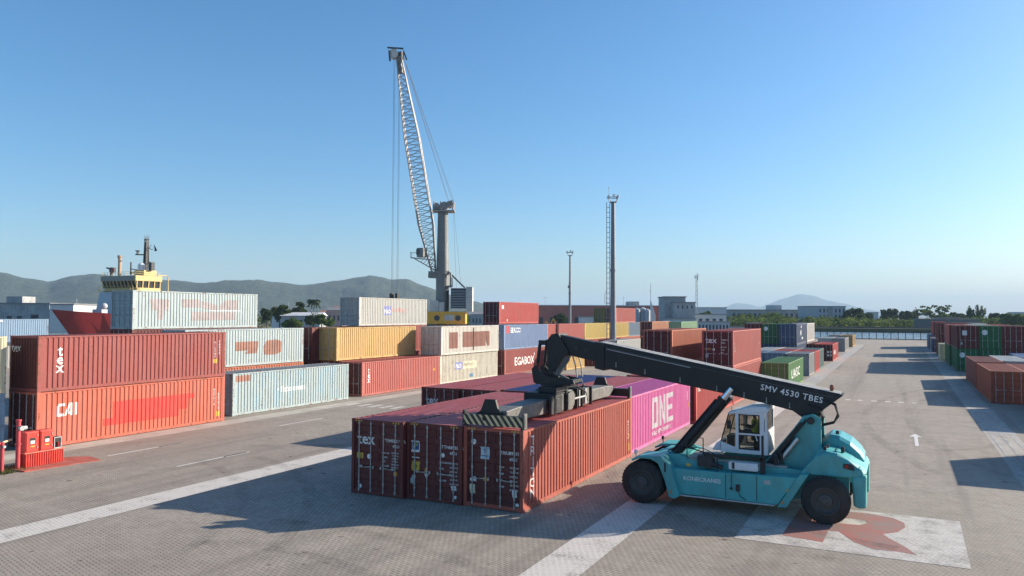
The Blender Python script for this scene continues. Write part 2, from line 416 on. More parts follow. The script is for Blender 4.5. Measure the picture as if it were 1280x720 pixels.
def tyre_mat():
    mt, n, b = new_mat('tyre_mark_rubber', 0.8); b.inputs['Base Color'].default_value = (0.05, 0.045, 0.04, 1)
    v = coords(n, world=True, rand=False); f = noise(n, v, 0.6, 5, 0.7); g = noise(n, v, 9, 4, 0.7); a = _m(n, 'MULTIPLY', f, g)
    al = ramp(n, a, [(0.2, (0, 0, 0)), (0.42, (0.28, 0.28, 0.28))]); tr = n.nodes.new('ShaderNodeBsdfTransparent'); mx = n.nodes.new('ShaderNodeMixShader'); n.links.new(al, mx.inputs[0])
    n.links.new(tr.outputs[0], mx.inputs[1]); n.links.new(b.outputs[0], mx.inputs[2]); n.links.new(mx.outputs[0], n.nodes['Material Output'].inputs[0]); return mt
TYRE = tyre_mat()
def tyre_mark(cx, cy, r, a0, a1, w_, z):
    mb = MB(); k = 24; P = [(math.cos(R(a0+(a1-a0)*i/k)), math.sin(R(a0+(a1-a0)*i/k))) for i in range(k+1)]
    for (c0, s0), (c1, s1) in zip(P, P[1:]): mb.quad((cx+r*c0, cy+r*s0, z), (cx+(r+w_)*c0, cy+(r+w_)*s0, z), (cx+(r+w_)*c1, cy+(r+w_)*s1, z), (cx+r*c1, cy+r*s1, z))
    tag(mb.build('tyre_mark', TYRE), kind='structure')
for k, q in enumerate(((-16, 8, 9, 20, 110, .5), (-16, 8, 11.6, 25, 105, .5), (2, 38, 12, 150, 260, .5), (2, 38, 14.4, 155, 255, .5), (-2, 52, 7, -60, 60, .5), (-2, 52, 9.2, -55, 50, .5), (-34, 10, 16, 20, 75, .5), (-34, 10, 18.5, 22, 72, .5), (60, 60, 62, 150, 200, .55), (60, 60, 59.3, 150, 200, .55), (-22, 42, 6, 100, 240, .5), (-60, 80, 58, -60, -20, .5))): tyre_mark(*q, 0.014+0.001*k)

# ------------------------------------------------------------------ hills
def forest_mat(key, c1, c2):
    mt, n, b = new_mat(key, 0.95)
    v = coords(n, world=True, rand=False); f = noise(n, v, 0.004, 6, 0.6); g = noise(n, v, 0.045, 5, 0.7)
    a = mix(n, ramp(n, f, [(0.35, (0, 0, 0)), (0.65, (1, 1, 1))]), (*c1, 1), (*c2, 1))
    a = mix(n, ramp(n, g, [(0.40, (0, 0, 0)), (0.56, (0.9, 0.9, 0.9))]), a, tuple(x*0.3 for x in c1))
    n.links.new(a, b.inputs['Base Color'])
    bp = node(n, 'ShaderNodeBump', inp={'Strength': 1.0, 'Distance': 9}); n.links.new(g, bp.inputs['Height']); n.links.new(bp.outputs[0], b.inputs['Normal'])
    return mt
from mathutils import noise as mnoise
def hills(name, prof, dist, depth, mat, rough=0.12, steps=170, rsteps=26, seed=0.0):
    """a range of hills as terrain: crest heights given along compass bearings, with spurs and valleys"""
    b0, b1 = prof[0][0], prof[-1][0]; mb = MB(); grid = []
    for j in range(rsteps+1):
        t = j/rsteps
        for i in range(steps+1):
            bb = b0+(b1-b0)*i/steps
            k = max(q for q in range(len(prof)) if prof[q][0] <= bb+1e-9); k = min(k, len(prof)-2)
            u = (bb-prof[k][0])/(prof[k+1][0]-prof[k][0]); u = u*u*(3-2*u)*0.5+u*0.5
            h = prof[k][1]*(1-u)+prof[k+1][1]*u
            r = dist-depth*0.5+depth*t
            a = bb; x, y = math.sin(a)*r, math.cos(a)*r
            env = math.exp(-((t-0.55)/0.27)**2)
            nz = mnoise.fractal(Vector((x/dist*7+seed, y/dist*7, 0.3)), 0.9, 2.0, 6)
            z = h*env*(1+rough*3.0*nz*(1-env**3))+rough*0.14*h*mnoise.fractal(Vector((x/dist*60, y/dist*60, seed)), 0.8, 2, 3)
            mb.v.append((x, y, z-12*(1-env)))
    for j in range(rsteps):
        for i in range(steps):
            q = j*(steps+1)+i; mb.f.append((q, q+1, q+steps+2, q+steps+1)); mb.mi.append(0)
    tag(mb.build(name, mat, smooth=True), kind='structure')
def bearing(px): return math.atan((px-640)/951.57)-YAW
def crest(lst, dist): return [(bearing(px), 7+dist*math.cos(math.atan((px-640)/951.57))*(391.5+px*0.0035-y)/951.57*1.0) for px, y in lst]
FOREST = forest_mat('forest_slopes', (0.030, 0.050, 0.022), (0.052, 0.075, 0.030))
hills('hills', crest([(-260, 365), (-160, 352), (-60, 338), (0, 340), (30, 347), (60, 351.5), (92, 344), (120, 342), (150, 346), (215, 352), (250, 355.5), (282, 353), (318, 350), (350, 353), (382, 356), (420, 350.5), (442, 347), (463, 343.5), (488, 348.5), (508, 348.5), (530, 357), (560, 368), (590, 376), (620, 384), (660, 391), (700, 394)], 3600), 3600, 2600, FOREST, 0.16, steps=420, rsteps=60, seed=3.1)
hills('far_hill', crest([(780, 396), (850, 394), (900, 386), (921, 379), (935, 380), (950, 384), (962, 379.5), (978, 373.5), (1000, 367.5), (1016, 369.5), (1036, 376), (1058, 380), (1080, 386.5), (1110, 391), (1180, 394), (1300, 397)], 14000), 14000, 4000, FOREST, 0.05, steps=160, seed=9.7)

# ------------------------------------------------------------------ shipping containers
W2 = 1.219
def side_breaks(L):
    out = []; s = -L/2+0.17; p = 0.278
    n = int((L-0.34)/p); off = ((L-0.34)-n*p)/2; s += off
    for k in range(n): out += [(s, 0.0), (s+0.094, 0.0), (s+0.139, 0.040), (s+0.233, 0.040)]; s += p
    out.append((s, 0.0)); return out
def pf(br, s):
    if s <= br[0][0] or s >= br[-1][0]: return 0.0
    for (a, d), (b, e) in zip(br, br[1:]):
        if a <= s <= b: return d+(e-d)*(s-a)/(b-a+1e-9)
    return 0.0
CM = {}
def sharemesh(mb, name):
    me = mb.mesh(name); me.materials.append(None); return me
def cmesh(kind, L, H):
    k = (kind, L, H)
    if k in CM: return CM[k]
    mb = MB(); E = L/2
    if kind == 'frame':
        for sx in (-1, 1):
            for sy in (-1, 1):
                x0, x1 = sorted((sx*W2, sx*(W2-0.13))); y0, y1 = sorted((sy*E, sy*(E-0.16)))
                mb.box(x0, x1, y0, y1, 0.118, H-0.118)
                cx0, cx1 = sorted((sx*(W2+0.004), sx*(W2-0.16))); cy0, cy1 = sorted((sy*(E+0.004), sy*(E-0.18)))
                mb.box(cx0, cx1, cy0, cy1, 0.0, 0.118); mb.box(cx0, cx1, cy0, cy1, H-0.118, H)
            x0, x1 = sorted((sx*W2, sx*(W2-0.08)))
            mb.box(x0, x1, -E+0.16, E-0.16, 0.03, 0.19); mb.box(x0, x1, -E+0.16, E-0.16, H-0.09, H-0.012)
        for sy in (-1, 1):
            y0, y1 = sorted((sy*(E-0.002), sy*(E-0.10)))
            mb.box(-W2+0.13, W2-0.13, y0, y1, 0.03, 0.17); mb.box(-W2+0.13, W2-0.13, y0, y1, H-0.12, H-0.01)
        mb.box(-W2+0.08, W2-0.08, -E+0.1, E-0.1, 0.10, 0.16)
    elif kind == 'side_panel':
        br = [(-E+0.16, 0.0)]+side_breaks(L)+[(E-0.16, 0.0)]
        for (a, d), (b, e) in zip(br, br[1:]):
            if b-a > 1e-4: mb.quad((W2-0.012-d, a, 0.19), (W2-0.012-e, b, 0.19), (W2-0.012-e, b, H-0.09), (W2-0.012-d, a, H-0.09))
    elif kind == 'roof_panel':
        y = -E+0.1; p = 0.36; n = int((L-0.2)/p); p = (L-0.2)/n; x = W2-0.08
        z = H-0.012
        for k in range(n):
            q = [(y, 0), (y+p*0.40, 0), (y+p*0.52, -0.045), (y+p*0.86, -0.045), (y+p, 0)]
            for (a, d), (b, e) in zip(q, q[1:]): mb.quad((-x, a, z+d), (x, a, z+d), (x, b, z+e), (-x, b, z+e))
            y += p
    elif kind == 'end_wall':
        x = -W2+0.13; p = 0.2475; n = 9; p = (2*W2-0.26)/n
        for k in range(n):
            q = [(x, 0.0), (x+p*0.34, 0.0), (x+p*0.5, 0.045), (x+p*0.84, 0.045), (x+p, 0.0)]
            for (a, d), (b, e) in zip(q, q[1:]): mb.quad((a, -E+0.02+d, 0.17), (b, -E+0.02+e, 0.17), (b, -E+0.02+e, H-0.12), (a, -E+0.02+d, H-0.12))
            x += p
    elif kind in ('door_l', 'door_r'):
        x0, x1 = (-W2+0.135, -0.006) if kind == 'door_l' else (0.006, W2-0.135)
        y = -E+0.045; z0, z1 = 0.175, H-0.125
        mb.box(x0, x0+0.06, y, y+0.06, z0, z1); mb.box(x1-0.06, x1, y, y+0.06, z0, z1)
        zb = [z0]; hp = (z1-z0)/5
        prof = []
        for k in range(5):
            a = z0+k*hp; prof += [(a, 0), (a+0.09, 0), (a+0.13, 0.032), (a+hp-0.13, 0.032), (a+hp-0.09, 0)]
        prof.append((z1, 0))
        for (a, d), (b, e) in zip(prof, prof[1:]): mb.quad((x0+0.06, y+d, a), (x1-0.06, y+d, a), (x1-0.06, y+e, b), (x0+0.06, y+e, b))
    elif kind in ('rods_l', 'rods_r'):
        s = -1 if kind == 'rods_l' else 1
        for u in (0.30, 0.86) if s > 0 else (-0.30, -0.86):
            mb.cyl((u, -E+0.012, 0.10), (u, -E+0.012, H-0.07), 0.021, n=6)
            for z in (0.16, 0.45, H*0.5, H-0.5, H-0.16): mb.box(u-0.03, u+0.03, -E-0.006, -E+0.045, z-0.035, z+0.035)
            mb.bar((u, -E-0.008, 1.08), (u+0.42*(-1 if u*s > 0.5 else 1)*s*0.75, -E-0.008, 1.05), 0.02, 0.035)
            mb.box(u+0.12*s*-1-0.03, u+0.12*s*-1+0.03, -E-0.016, -E+0.02, 1.02, 1.12)
    CM[k] = sharemesh(mb, kind); return CM[k]
def put(name, me, mat, parent, rz=0):
    o = bpy.data.objects.new(name, me); C.objects.link(o); o.parent = parent; o.rotation_euler[2] = rz
    o.material_slots[0].link = 'OBJECT'; o.material_slots[0].material = mat; return o
GALV = plain('galvanised_steel', (0.42, 0.42, 0.40), 0.5, 0.3, 0.3)
def lit(r, g, b):
    c = srgb(r, g, b); mx_ = max(c[:3]); m_ = min(c[:3])/mx_; return tuple(min(0.82, q/(1.40+0.26*(1-m_)+0.34*(1-q/mx_))) for q in c[:3])
P_ = {}; BASE = {}
def col(key): return P_[key]
def defc(key, rgb, rust=0.3, fade=0.35, patch=None): BASE[key] = lit(*rgb); P_[key] = paint(key+'_paint', lit(*rgb), rust, fade, patch=patch)
defc('terracotta', (212, 112, 90), 0.15); defc('maroon', (128, 57, 51), 0.35); defc('shadedmaroon', (116, 51, 45), 0.35, 0.25); defc('dustyroof', (250, 138, 132), 0.3, 0.6); defc('oxide', (182, 92, 84), 0.45)  # the door and end maroon has the ends' shade put into its colour
defc('coral', (236, 126, 96), 0.45, 0.4); defc('red', (222, 92, 84), 0.2); defc('rose', (214, 118, 106), 0.3); defc('salmon', (222, 138, 112), 0.3)
defc('orange', (218, 132, 96), 0.2); defc('pink', (255, 134, 198), 0.02, 0.15); defc('iceblue', (196, 208, 208), 0.45, 0.3)
defc('patchyblue', (188, 202, 202), 0.6, 0.5, patch=(0.26, 0.42, 0.50, 1)); defc('yellow', (236, 200, 126), 0.55, 0.25); defc('lemon', (232, 206, 120), 0.3, 0.2)
defc('offwhite', (232, 226, 214), 0.45, 0.2); defc('rustywhite', (222, 216, 200), 0.75, 0.2); defc('palegrey', (208, 208, 202), 0.5, 0.2)
defc('cream', (232, 226, 196), 0.4, 0.2); defc('steelblue', (140, 165, 200), 0.3, 0.3); defc('skyblue', (150, 180, 205), 0.35)
defc('greyblue', (128, 150, 168), 0.5); defc('grey', (168, 168, 166), 0.4); defc('palegreen', (168, 200, 160), 0.2); defc('green', (112, 160, 100), 0.15)
defc('darkgreen', (52, 130, 78), 0.15); defc('navy', (70, 96, 128), 0.2); defc('teal', (110, 136, 134), 0.3); defc('tan', (200, 166, 110), 0.3)
defc('peach', (240, 176, 140), 0.2); defc('brown', (168, 104, 84), 0.4); defc('brick', (196, 112, 76), 0.3); defc('olive', (150, 140, 84), 0.4)
defc('roofblue', (70, 92, 150), 0.3); defc('white', (225, 224, 216), 0.3, 0.1)
MARK = plain('white_lettering', (0.80, 0.79, 0.76), 0.6, 0, 0.12, 4)
DOORS = {}; DIM = {}
SHADED_ENDS = ('rose', 'red', 'orange', 'oxide', 'salmon', 'coral', 'peach', 'terracotta')  # reds whose doors and end walls are coloured darker to imitate shade
def container(key, xr, y0, z, L, H, label, group, near='door', roof=None, text=None):
    """xr: the side towards the lane (+X), y0: the end nearest the camera, z: underside"""
    t = empty('shipping_container', (xr-W2, y0+L/2, z), label, 'shipping container', group)
    mt = P_[key]
    fk = key+'_frame'
    if fk not in P_: P_[fk] = paint(fk+'_paint', BASE[key], 0.95, 0.35)
    if not 24 < y0 < 25: t.rotation_euler[2] = R(rnd.uniform(-0.22, 0.22)); t.location.x += rnd.uniform(-0.03, 0.03)
    put('frame', cmesh('frame', L, H), P_[fk], t)
    put('side_panel', cmesh('side_panel', L, H), mt, t); put('side_panel', cmesh('side_panel', L, H), mt, t, math.pi)
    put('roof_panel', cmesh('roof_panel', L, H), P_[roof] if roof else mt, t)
    rd = 0 if near == 'door' else math.pi
    for q in 'lr':
        d = put('door', cmesh('door_'+q, L, H), P_['shadedmaroon'] if key in SHADED_ENDS else mt, t, rd)
        put('lock_rod', cmesh('rods_'+q, L, H), GALV, d)
        DOORS[(t.name, q)] = d
    put('end_wall', cmesh('end_wall', L, H), P_['shadedmaroon'] if key in SHADED_ENDS else mt, t, rd+math.pi)
    DIM[t.name] = (L, H)
    return t
def on_side(t, bm, s, z, mat, name='lettering', label=None, lift=0.005):
    """press a flat shape onto the corrugated +X side; s: metres from the near end, z above the container floor"""
    L, H = DIM[t.name]; br = side_breaks(L); bmesh.ops.translate(bm, vec=(s-L/2, z, 0), verts=bm.verts)
    lo = min(v.co.x for v in bm.verts); hi = max(v.co.x for v in bm.verts)
    for a, d in br:
        if lo < a < hi:
            bmesh.ops.bisect_plane(bm, geom=bm.verts[:]+bm.edges[:]+bm.faces[:], plane_co=(a, 0, 0), plane_no=(1, 0, 0), dist=1e-5)
    for v in bm.verts: v.co = Vector((W2-0.012-pf(br, v.co.x)+lift, v.co.x, v.co.y))
    return bm_obj(bm, name, mat, t, label)
def on_end(t, bm, x, z, mat, parent, name='sticker', label=None, lift=0.004):
    """flat shape on the near door or wall end (recessed bands followed by steps of the door panel)"""
    L, H = DIM[t.name]; E = L/2; z0, z1 = 0.175, H-0.125; hp = (z1-z0)/5
    bmesh.ops.translate(bm, vec=(x, z, 0), verts=bm.verts)
    pr = []
    for k in range(5):
        a = z0+k*hp; pr += [(a, 0), (a+0.09, 0), (a+0.13, 0.032), (a+hp-0.13, 0.032), (a+hp-0.09, 0)]
    pr.append((z1, 0))
    lo = min(v.co.y for v in bm.verts); hi = max(v.co.y for v in bm.verts)
    for a, d in pr:
        if lo < a < hi: bmesh.ops.bisect_plane(bm, geom=bm.verts[:]+bm.edges[:]+bm.faces[:], plane_co=(0, a, 0), plane_no=(0, 1, 0), dist=1e-5)
    for v in bm.verts: v.co = Vector((v.co.x, -E+0.045+pf(pr, v.co.y)-lift, v.co.y))
    return bm_obj(bm, name, mat, parent, label)
def rbm(w, h): return poly_bm([[(0, 0), (w, 0), (w, h), (0, h)]])
def disc(r, n=16): return poly_bm([[(r+r*math.cos(2*math.pi*k/n), r+r*math.sin(2*math.pi*k/n)) for k in range(n)]])
def stack_letters(word, size, gap, bold=0.015):
    bm = bmesh.new(); y = 0
    for ch in reversed(word):
        b = text_bm(ch, size, bold); w_, h_ = bm_size(b)
        bmesh.ops.translate(b, vec=(-w_/2, y, 0), verts=b.verts); y += h_+gap
        me = bpy.data.meshes.new('tmp'); b.to_mesh(me); b.free(); bm.from_mesh(me); bpy.data.meshes.remove(me)
    x0 = min(v.co.x for v in bm.verts); bmesh.ops.translate(bm, vec=(-x0, 0, 0), verts=bm.verts)
    return bm
HC, ST = 2.896, 2.591
L40, L20, L45 = 12.19, 6.06, 13.72
G1, G2, G3, G4, G5 = 'containers in the front block', 'containers in the long left stack', 'containers in the middle stacks', 'containers along the left edge of the lane', 'containers along the right edge of the lane'
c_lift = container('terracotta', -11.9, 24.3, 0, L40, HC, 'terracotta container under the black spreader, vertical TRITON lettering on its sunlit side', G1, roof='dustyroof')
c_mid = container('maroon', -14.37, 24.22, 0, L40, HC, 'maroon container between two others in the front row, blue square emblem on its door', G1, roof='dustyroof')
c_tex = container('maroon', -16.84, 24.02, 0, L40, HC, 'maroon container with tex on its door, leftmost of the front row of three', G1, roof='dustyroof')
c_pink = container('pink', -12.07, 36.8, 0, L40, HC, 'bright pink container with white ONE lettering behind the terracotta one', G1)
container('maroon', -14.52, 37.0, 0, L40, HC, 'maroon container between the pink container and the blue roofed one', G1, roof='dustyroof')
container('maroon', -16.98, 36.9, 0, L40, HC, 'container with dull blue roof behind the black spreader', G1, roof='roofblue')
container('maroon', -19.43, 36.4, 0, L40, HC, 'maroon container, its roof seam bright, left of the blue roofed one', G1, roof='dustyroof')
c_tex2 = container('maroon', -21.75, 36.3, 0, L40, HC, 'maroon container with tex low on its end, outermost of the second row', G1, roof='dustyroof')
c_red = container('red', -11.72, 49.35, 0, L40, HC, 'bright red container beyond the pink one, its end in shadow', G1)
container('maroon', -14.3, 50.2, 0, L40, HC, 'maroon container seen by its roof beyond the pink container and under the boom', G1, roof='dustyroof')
# middle stacks
container('orange', -16.5, 61.0, 0, L40, HC, 'lower orange container of the stack left of the tex stack', G3)
container('orange', -16.5, 61.0, HC, L40, HC, 'upper orange container with a dark shadow step on its side, behind the boom', G3)
c_rose0 = container('rose', -11.67, 61.2, 0, L45, HC, 'lower rose container of the two high stack behind the boom', G3)
c_rose = container('rose', -11.67, 61.2, HC, L45, HC, 'upper rose container with tex on its dark door end, behind the boom', G3)
for k, lab in enumerate(('lower peach container far behind the orange stack', 'peach container with shaded maroon end far behind the orange stack')):
    container('peach', -41.5, 140, k*HC, L40, HC, lab, G3)
for k, lab in enumerate(('lower pale green container far behind the orange stack', 'pale green container with nearly black end far behind the orange stack')):
    container('palegreen', -36.0, 140, k*HC, L40, HC, lab, G3)
container('palegrey', -40.5, 117, 0, L40, HC, 'single pale grey container at ground level just left of the orange stack', G3)
container('yellow', -37.5, 89, 0, L20, HC, 'short yellow container on the ground seen under the boom head', G3)
container('maroon', -36.6, 98, 0, L20, HC, 'short maroon container on the ground right of the yellow one under the boom', G3)
# long left stack
c_cai = container('coral', -39.42, 23.88, 0, L40, HC, 'coral red container with white CAI lettering and a bright red painted patch', G2)
c_ltex = container('oxide', -39.42, 23.88, HC, L40, HC, 'oxide red container with vertical tex lettering on top of the CAI container', G2, near='wall')
container('skyblue', -40.6, 10.8, 0, L40, HC, 'grey blue container under the cream one at the left edge of the photo', G2, near='wall')
container('cream', -40.6, 10.8, HC, L40, HC, 'cream container on the upper tier cut by the left edge of the photo', G2)
c_lb = container('patchyblue', -40.5, 37.75, 0, L40, HC, 'weathered pale container with blue patches and small white lettering', G2, roof='grey')
c_t2 = container('rose', -40.7, 51.95, 0, L40, HC, 'rose red container with small vertical tex lettering below the mustard yellow one', G2)
c_pw = container('rustywhite', -40.85, 64.5, 0, L40, HC, 'rust streaked white container with a blue and cream name panel', G2)
c_wb = container('offwhite', -40.65, 64.4, HC, L40, HC, 'white container with two brown painted patches and a peeling maroon end', G2)
c_ega = container('oxide', -40.7, 78.1, 0, L40, HC, 'brick red container with white EGABOX lettering', G2)
c_blue = container('steelblue', -40.7, 78.0, HC, L40, HC, 'blue container on top of the EGABOX container', G2)
container('orange', -45.6, 38.0, 0, L40, HC, 'orange container, only its top rail showing under the ice blue one', G2)
c_lb2 = container('iceblue', -45.7, 38.1, HC, L40, HC, 'pale blue container with rusty brown painted patches right of the oxide tex container', G2)
container('maroon', -45.75, 51.4, HC, L40, HC, 'container with dark maroon door end beside the yellow one', G2)
container('maroon', -45.75, 51.4, 0, L40, HC, 'lower container in the gap beside the yellow one, in shade', G2)
container('yellow', -43.75, 52.3, HC, L40, HC, 'mustard yellow container with olive doors on the upper tier', G2)
container('oxide', -43.3, 52.5, 0, L40, HC, 'container hidden under the mustard yellow one', G2)
c_w3 = container('iceblue', -50.2, 37.2, 2*HC, L40, HC, 'pale container with faded brown patches on the third tier before the ship', G2)
c_p3 = container('palegrey', -48.2, 61.0, 2*HC, L40, HC, 'pale grey container with small red and blue name panel, third tier beside the crane', G2)
c_r3 = container('red', -46.9, 88.4, 2*HC, L40, HC, 'red container alone on the third tier right of the crane', G2)
for x, y, k1 in ((-50.2, 37.2, 'maroon'), (-48.2, 61.0, 'oxide'), (-46.9, 88.4, 'maroon')):
    nm = {37.2: 'in front of the ship', 61.0: 'beside the crane', 88.4: 'right of the crane'}[y]
    container(k1, x, y, 0, L40, HC, 'ground level container under the third tier one '+nm, G2)
    container(k1, x, y, HC, L40, HC, 'second tier container whose roof edge shows below the one '+nm, G2)
for y, L, k0, k1, l1 in ((102, L40, 'oxide', 'rose', 'rose container, only a slice showing right of the blue one'), (114.4, L40, 'maroon', 'rose', 'rose red upper container above the tip of the boom'),
                         (126.8, L40, 'oxide', 'lemon', 'yellow upper container left of the tall light pole'), (139.2, L40, 'salmon', 'lemon', 'yellow upper container right of the tall light pole'),
                         (151.6, L40, 'salmon', 'greyblue', 'grey upper container at the right end beyond the yellow pair')):
    container(k0, -50, y, 0, L, ST, 'lower container under the '+l1, G2); container(k1, -50, y, ST, L, HC, l1, G2)
container('rose', -50, 143.7, ST+HC, L40, HC, 'rose container with shaded maroon end on the third tier behind the tall pole', G2)
container('olive', -52.2, 143.5, ST+HC, L40, HC, 'olive doored container on the third tier left of the tall pole', G2)
container('maroon', -52.5, 143.5, 0, L40, ST, 'lower container hidden below the olive doored one', G2); container('maroon', -52.5, 143.5, ST, L40, HC, 'second tier container hidden below the olive doored one', G2)
for k, (z0, key) in enumerate(((0, 'grey'), (HC, 'skyblue'))):
    c_sw = container(key, -99.0, 49, z0+0.4*k+0.0, L40, HC, ('lower grey container far behind the oxide tex container', 'light blue container with white swoosh far behind the oxide tex container')[k], 'containers near the quay')
# left edge of the lane
c_grn = container('green', -9.25, 74.6, 0, L40, ST, 'green container with white letters at the near end of the row left of the lane', G4)
row = [('grey', -9.4, 94.5, L20, 'grey container with shaded doors just beyond the green one'), ('red', -9.35, 100.7, L20, 'short red container between the grey and the teal ones'), ('teal', -9.35, 106.9, L20, 'short teal grey container right after the short red one'),
       ('greyblue', -12.0, 94.6, L20, 'grey blue container left of the grey one behind the green one'), ('greyblue', -14.5, 94.5, L20, 'grey blue container third from the lane behind the green one'), ('red', -11.9, 100.8, L20, 'container with faded red roof behind the grey blue ones'),
       ('palegrey', -14.4, 100.8, L20, 'container with pale grey roof behind the grey blue ones'), ('grey', -11.9, 107.0, L20, 'container with grey roof in the middle of the low row'), ('white', -14.4, 107.0, L20, 'container with white roof at the back of the low row'),
       ('palegrey', -16.9, 94.8, L20, 'pale roofed container nearest the rose stack in the low row'), ('orange', -16.9, 101, L20, 'container with orange roof edge near the rose stack'),
       ('red', -9.3, 127.3, L40, 'red container with shaded maroon doors and white stickers beside the lane'), ('maroon', -11.8, 127.2, L40, 'container with dark red roof left of the red one with stickers'),
       ('grey', -9.55, 162.3, L40, 'grey container beside the lane beyond the red one'), ('tan', -9.5, 188.1, L40, 'tan container, last of the row left of the lane'), ('grey', -12.1, 188.3, L40, 'grey roofed container left of the last tan one'), ('palegrey', -12.1, 162.5, L40, 'pale roofed container left of the grey one beyond the red')]
for key, x, y, L, lab in row: container(key, x, y, 0, L, ST, lab, G4)
c_navy0 = container('navy', -13.0, 114.5, 0, L40, HC, 'lower navy container of the stack beyond the low row', G4)
c_navy = container('navy', -13.0, 114.5, HC, L40, HC, 'upper navy container with small white marks on its side', G4)
container('grey', -13.0, 127.4, 0, L40, HC, 'grey container under the white one beyond the navy stack', G4); c_wht = container('white', -13.0, 127.4, HC, L40, HC, 'white container on the upper tier beyond the navy one', G4)
container('navy', -15.5, 115.5, 0, L40, HC, 'lower navy container under the dark green one', G4); c_dg = container('darkgreen', -15.5, 115.5, HC, L40, HC, 'dark green container on the upper tier left of the navy one', G4)
container('darkgreen', -18.0, 116, 0, L40, HC, 'lower dark green container left of the navy stack', G4); container('maroon', -18.0, 116, HC, L40, HC, 'maroon container on the upper tier left of the dark green one', G4)
# right edge of the lane
row = [('brick', 8.89, 72.75, 0, L40, ST, 'brick orange container nearest the camera on the right of the lane'), ('brick', 11.36, 73.0, 0, L40, ST, 'brick orange container cut by the right edge of the photo'),
       ('brown', 8.95, 87.0, 0, L40, ST, 'brown container with reddish roof behind the brick orange one'), ('rose', 13.9, 84.0, 0, L40, ST, 'container with pink roof at the right edge behind the brick orange pair'),
       ('white', 11.5, 90.0, 0, L40, ST, 'container with white roof right of the brown one'), ('steelblue', 14.2, 98.0, 0, L40, ST, 'blue container at the right edge before the green stack'),
       ('darkgreen', 8.9, 112.7, 0, L40, HC, 'green container with white disc under the maroon one, at the lane'), ('maroon', 8.9, 112.7, HC, L40, HC, 'maroon container with white sticker on top of the green one at the lane'),
       ('darkgreen', 11.36, 112.8, 0, L40, HC, 'lower green container second from the lane'), ('darkgreen', 11.36, 112.8, HC, L40, HC, 'upper green container with white disc on its door'),
       ('maroon', 13.82, 112.8, 0, L40, HC, 'lower maroon container third from the lane'), ('maroon', 13.82, 112.8, HC, L40, HC, 'upper maroon container third from the lane beside the green one'),
       ('maroon', 16.28, 113.0, 0, L40, HC, 'lower maroon container at the right edge of the photo'), ('maroon', 16.28, 113.0, HC, L40, HC, 'upper maroon container at the right edge of the photo'),
       ('darkgreen', 8.7, 125.2, 0, L40, HC, 'green container with white panel behind the green and maroon stack'), ('rose', 8.7, 125.2, HC, L40, HC, 'rose container on the green one behind the front stack right of the lane'),
       ('white', 11.4, 125.4, HC, L40, HC, 'upper container with white roof edge behind the right hand stack'), ('green', 11.4, 125.4, 0, L40, HC, 'lower container behind the right hand stack'),
       ('red', 13.9, 125.4, HC, L40, HC, 'upper container with red roof edge behind the right hand stack'), ('grey', 13.9, 125.4, 0, L40, HC, 'lower grey container behind the right hand stack'),
       ('cream', 8.1, 139.5, 0, L20, ST, 'short cream container between the two right hand stacks'), ('maroon', 8.5, 154, 0, L40, HC, 'lower maroon container of the farther right hand stack'), ('maroon', 8.5, 154, HC, L40, HC, 'upper maroon container of the farther right hand stack, nearest the lane'),
       ('grey', 11.0, 154, 0, L40, HC, 'lower grey container of the farther right hand stack'), ('oxide', 11.0, 154, HC, L40, HC, 'second upper container of the farther right hand stack'),
       ('palegrey', 13.5, 154, HC, L40, HC, 'upper container with pale roof in the farther right hand stack'), ('maroon', 13.5, 154, 0, L40, HC, 'lower maroon container under the pale roofed one, farther right'),
       ('navy', 8.1, 169.5, 0, L20, ST, 'short navy container beyond the farther right hand stack'), ('grey', 8.1, 176, 0, L20, ST, 'short grey container beyond the navy one on the right'), ('brown', 8.1, 183, 0, L20, ST, 'short brown container beyond the grey one on the right'), ('greyblue', 8.0, 190, 0, L40, HC, 'grey blue container under the red one at the far right end'),
       ('red', 8.9, 190, HC, L40, HC, 'red container on the upper tier at the far right end'),
       ('brown', 9.1, 41.2, 0, L20, ST, 'short brown container just outside the right edge, casting the near shadow'), ('grey', 11.4, 59.2, 0, L40, ST, 'grey container just outside the right edge of the photo')]
RC = [container(k, x, y, z, L, H, lab, G5) for k, x, y, z, L, H, lab in row]

# ------------------------------------------------------------------ writing, marks and patches on the containers
YEL = plain('yellow_sticker', (0.62, 0.40, 0.05), 0.5, 0, 0.15); AMB = plain('amber_sticker', (0.75, 0.36, 0.03), 0.5, 0, 0.1)
BLU = plain('blue_sticker', (0.05, 0.09, 0.28), 0.5, 0, 0.15); LGR = plain('grey_plate', (0.42, 0.44, 0.44), 0.5, 0.2, 0.2); GRN = plain('lime_mark', (0.50, 0.62, 0.12), 0.5, 0, 0.1)
BLK = plain('black_lettering', (0.02, 0.02, 0.022), 0.5, 0, 0.2); PALEB = plain('pale_blue_sticker', (0.50, 0.60, 0.66), 0.5, 0, 0.1); REDS = plain('red_lettering', (0.62, 0.10, 0.10), 0.6, 0, 0.2)
BROWNP = plain('brown_patch_paint', (0.26, 0.115, 0.085), 0.7, 0, 0.25, 2); FADEP = plain('faded_patch_paint', (0.40, 0.345, 0.335), 0.7, 0, 0.22, 2); RUSTP = plain('rust_patch_paint', (0.34, 0.17, 0.125), 0.7, 0, 0.3, 2)
REDP = plain('bright_red_patch_paint', (0.74, 0.045, 0.03), 0.55, 0, 0.12, 2); CREAMP = plain('cream_panel_paint', (0.72, 0.66, 0.46), 0.6, 0, 0.12, 3); BLUEP = plain('faded_blue_panel_paint', (0.28, 0.30, 0.55), 0.6, 0, 0.25, 5)
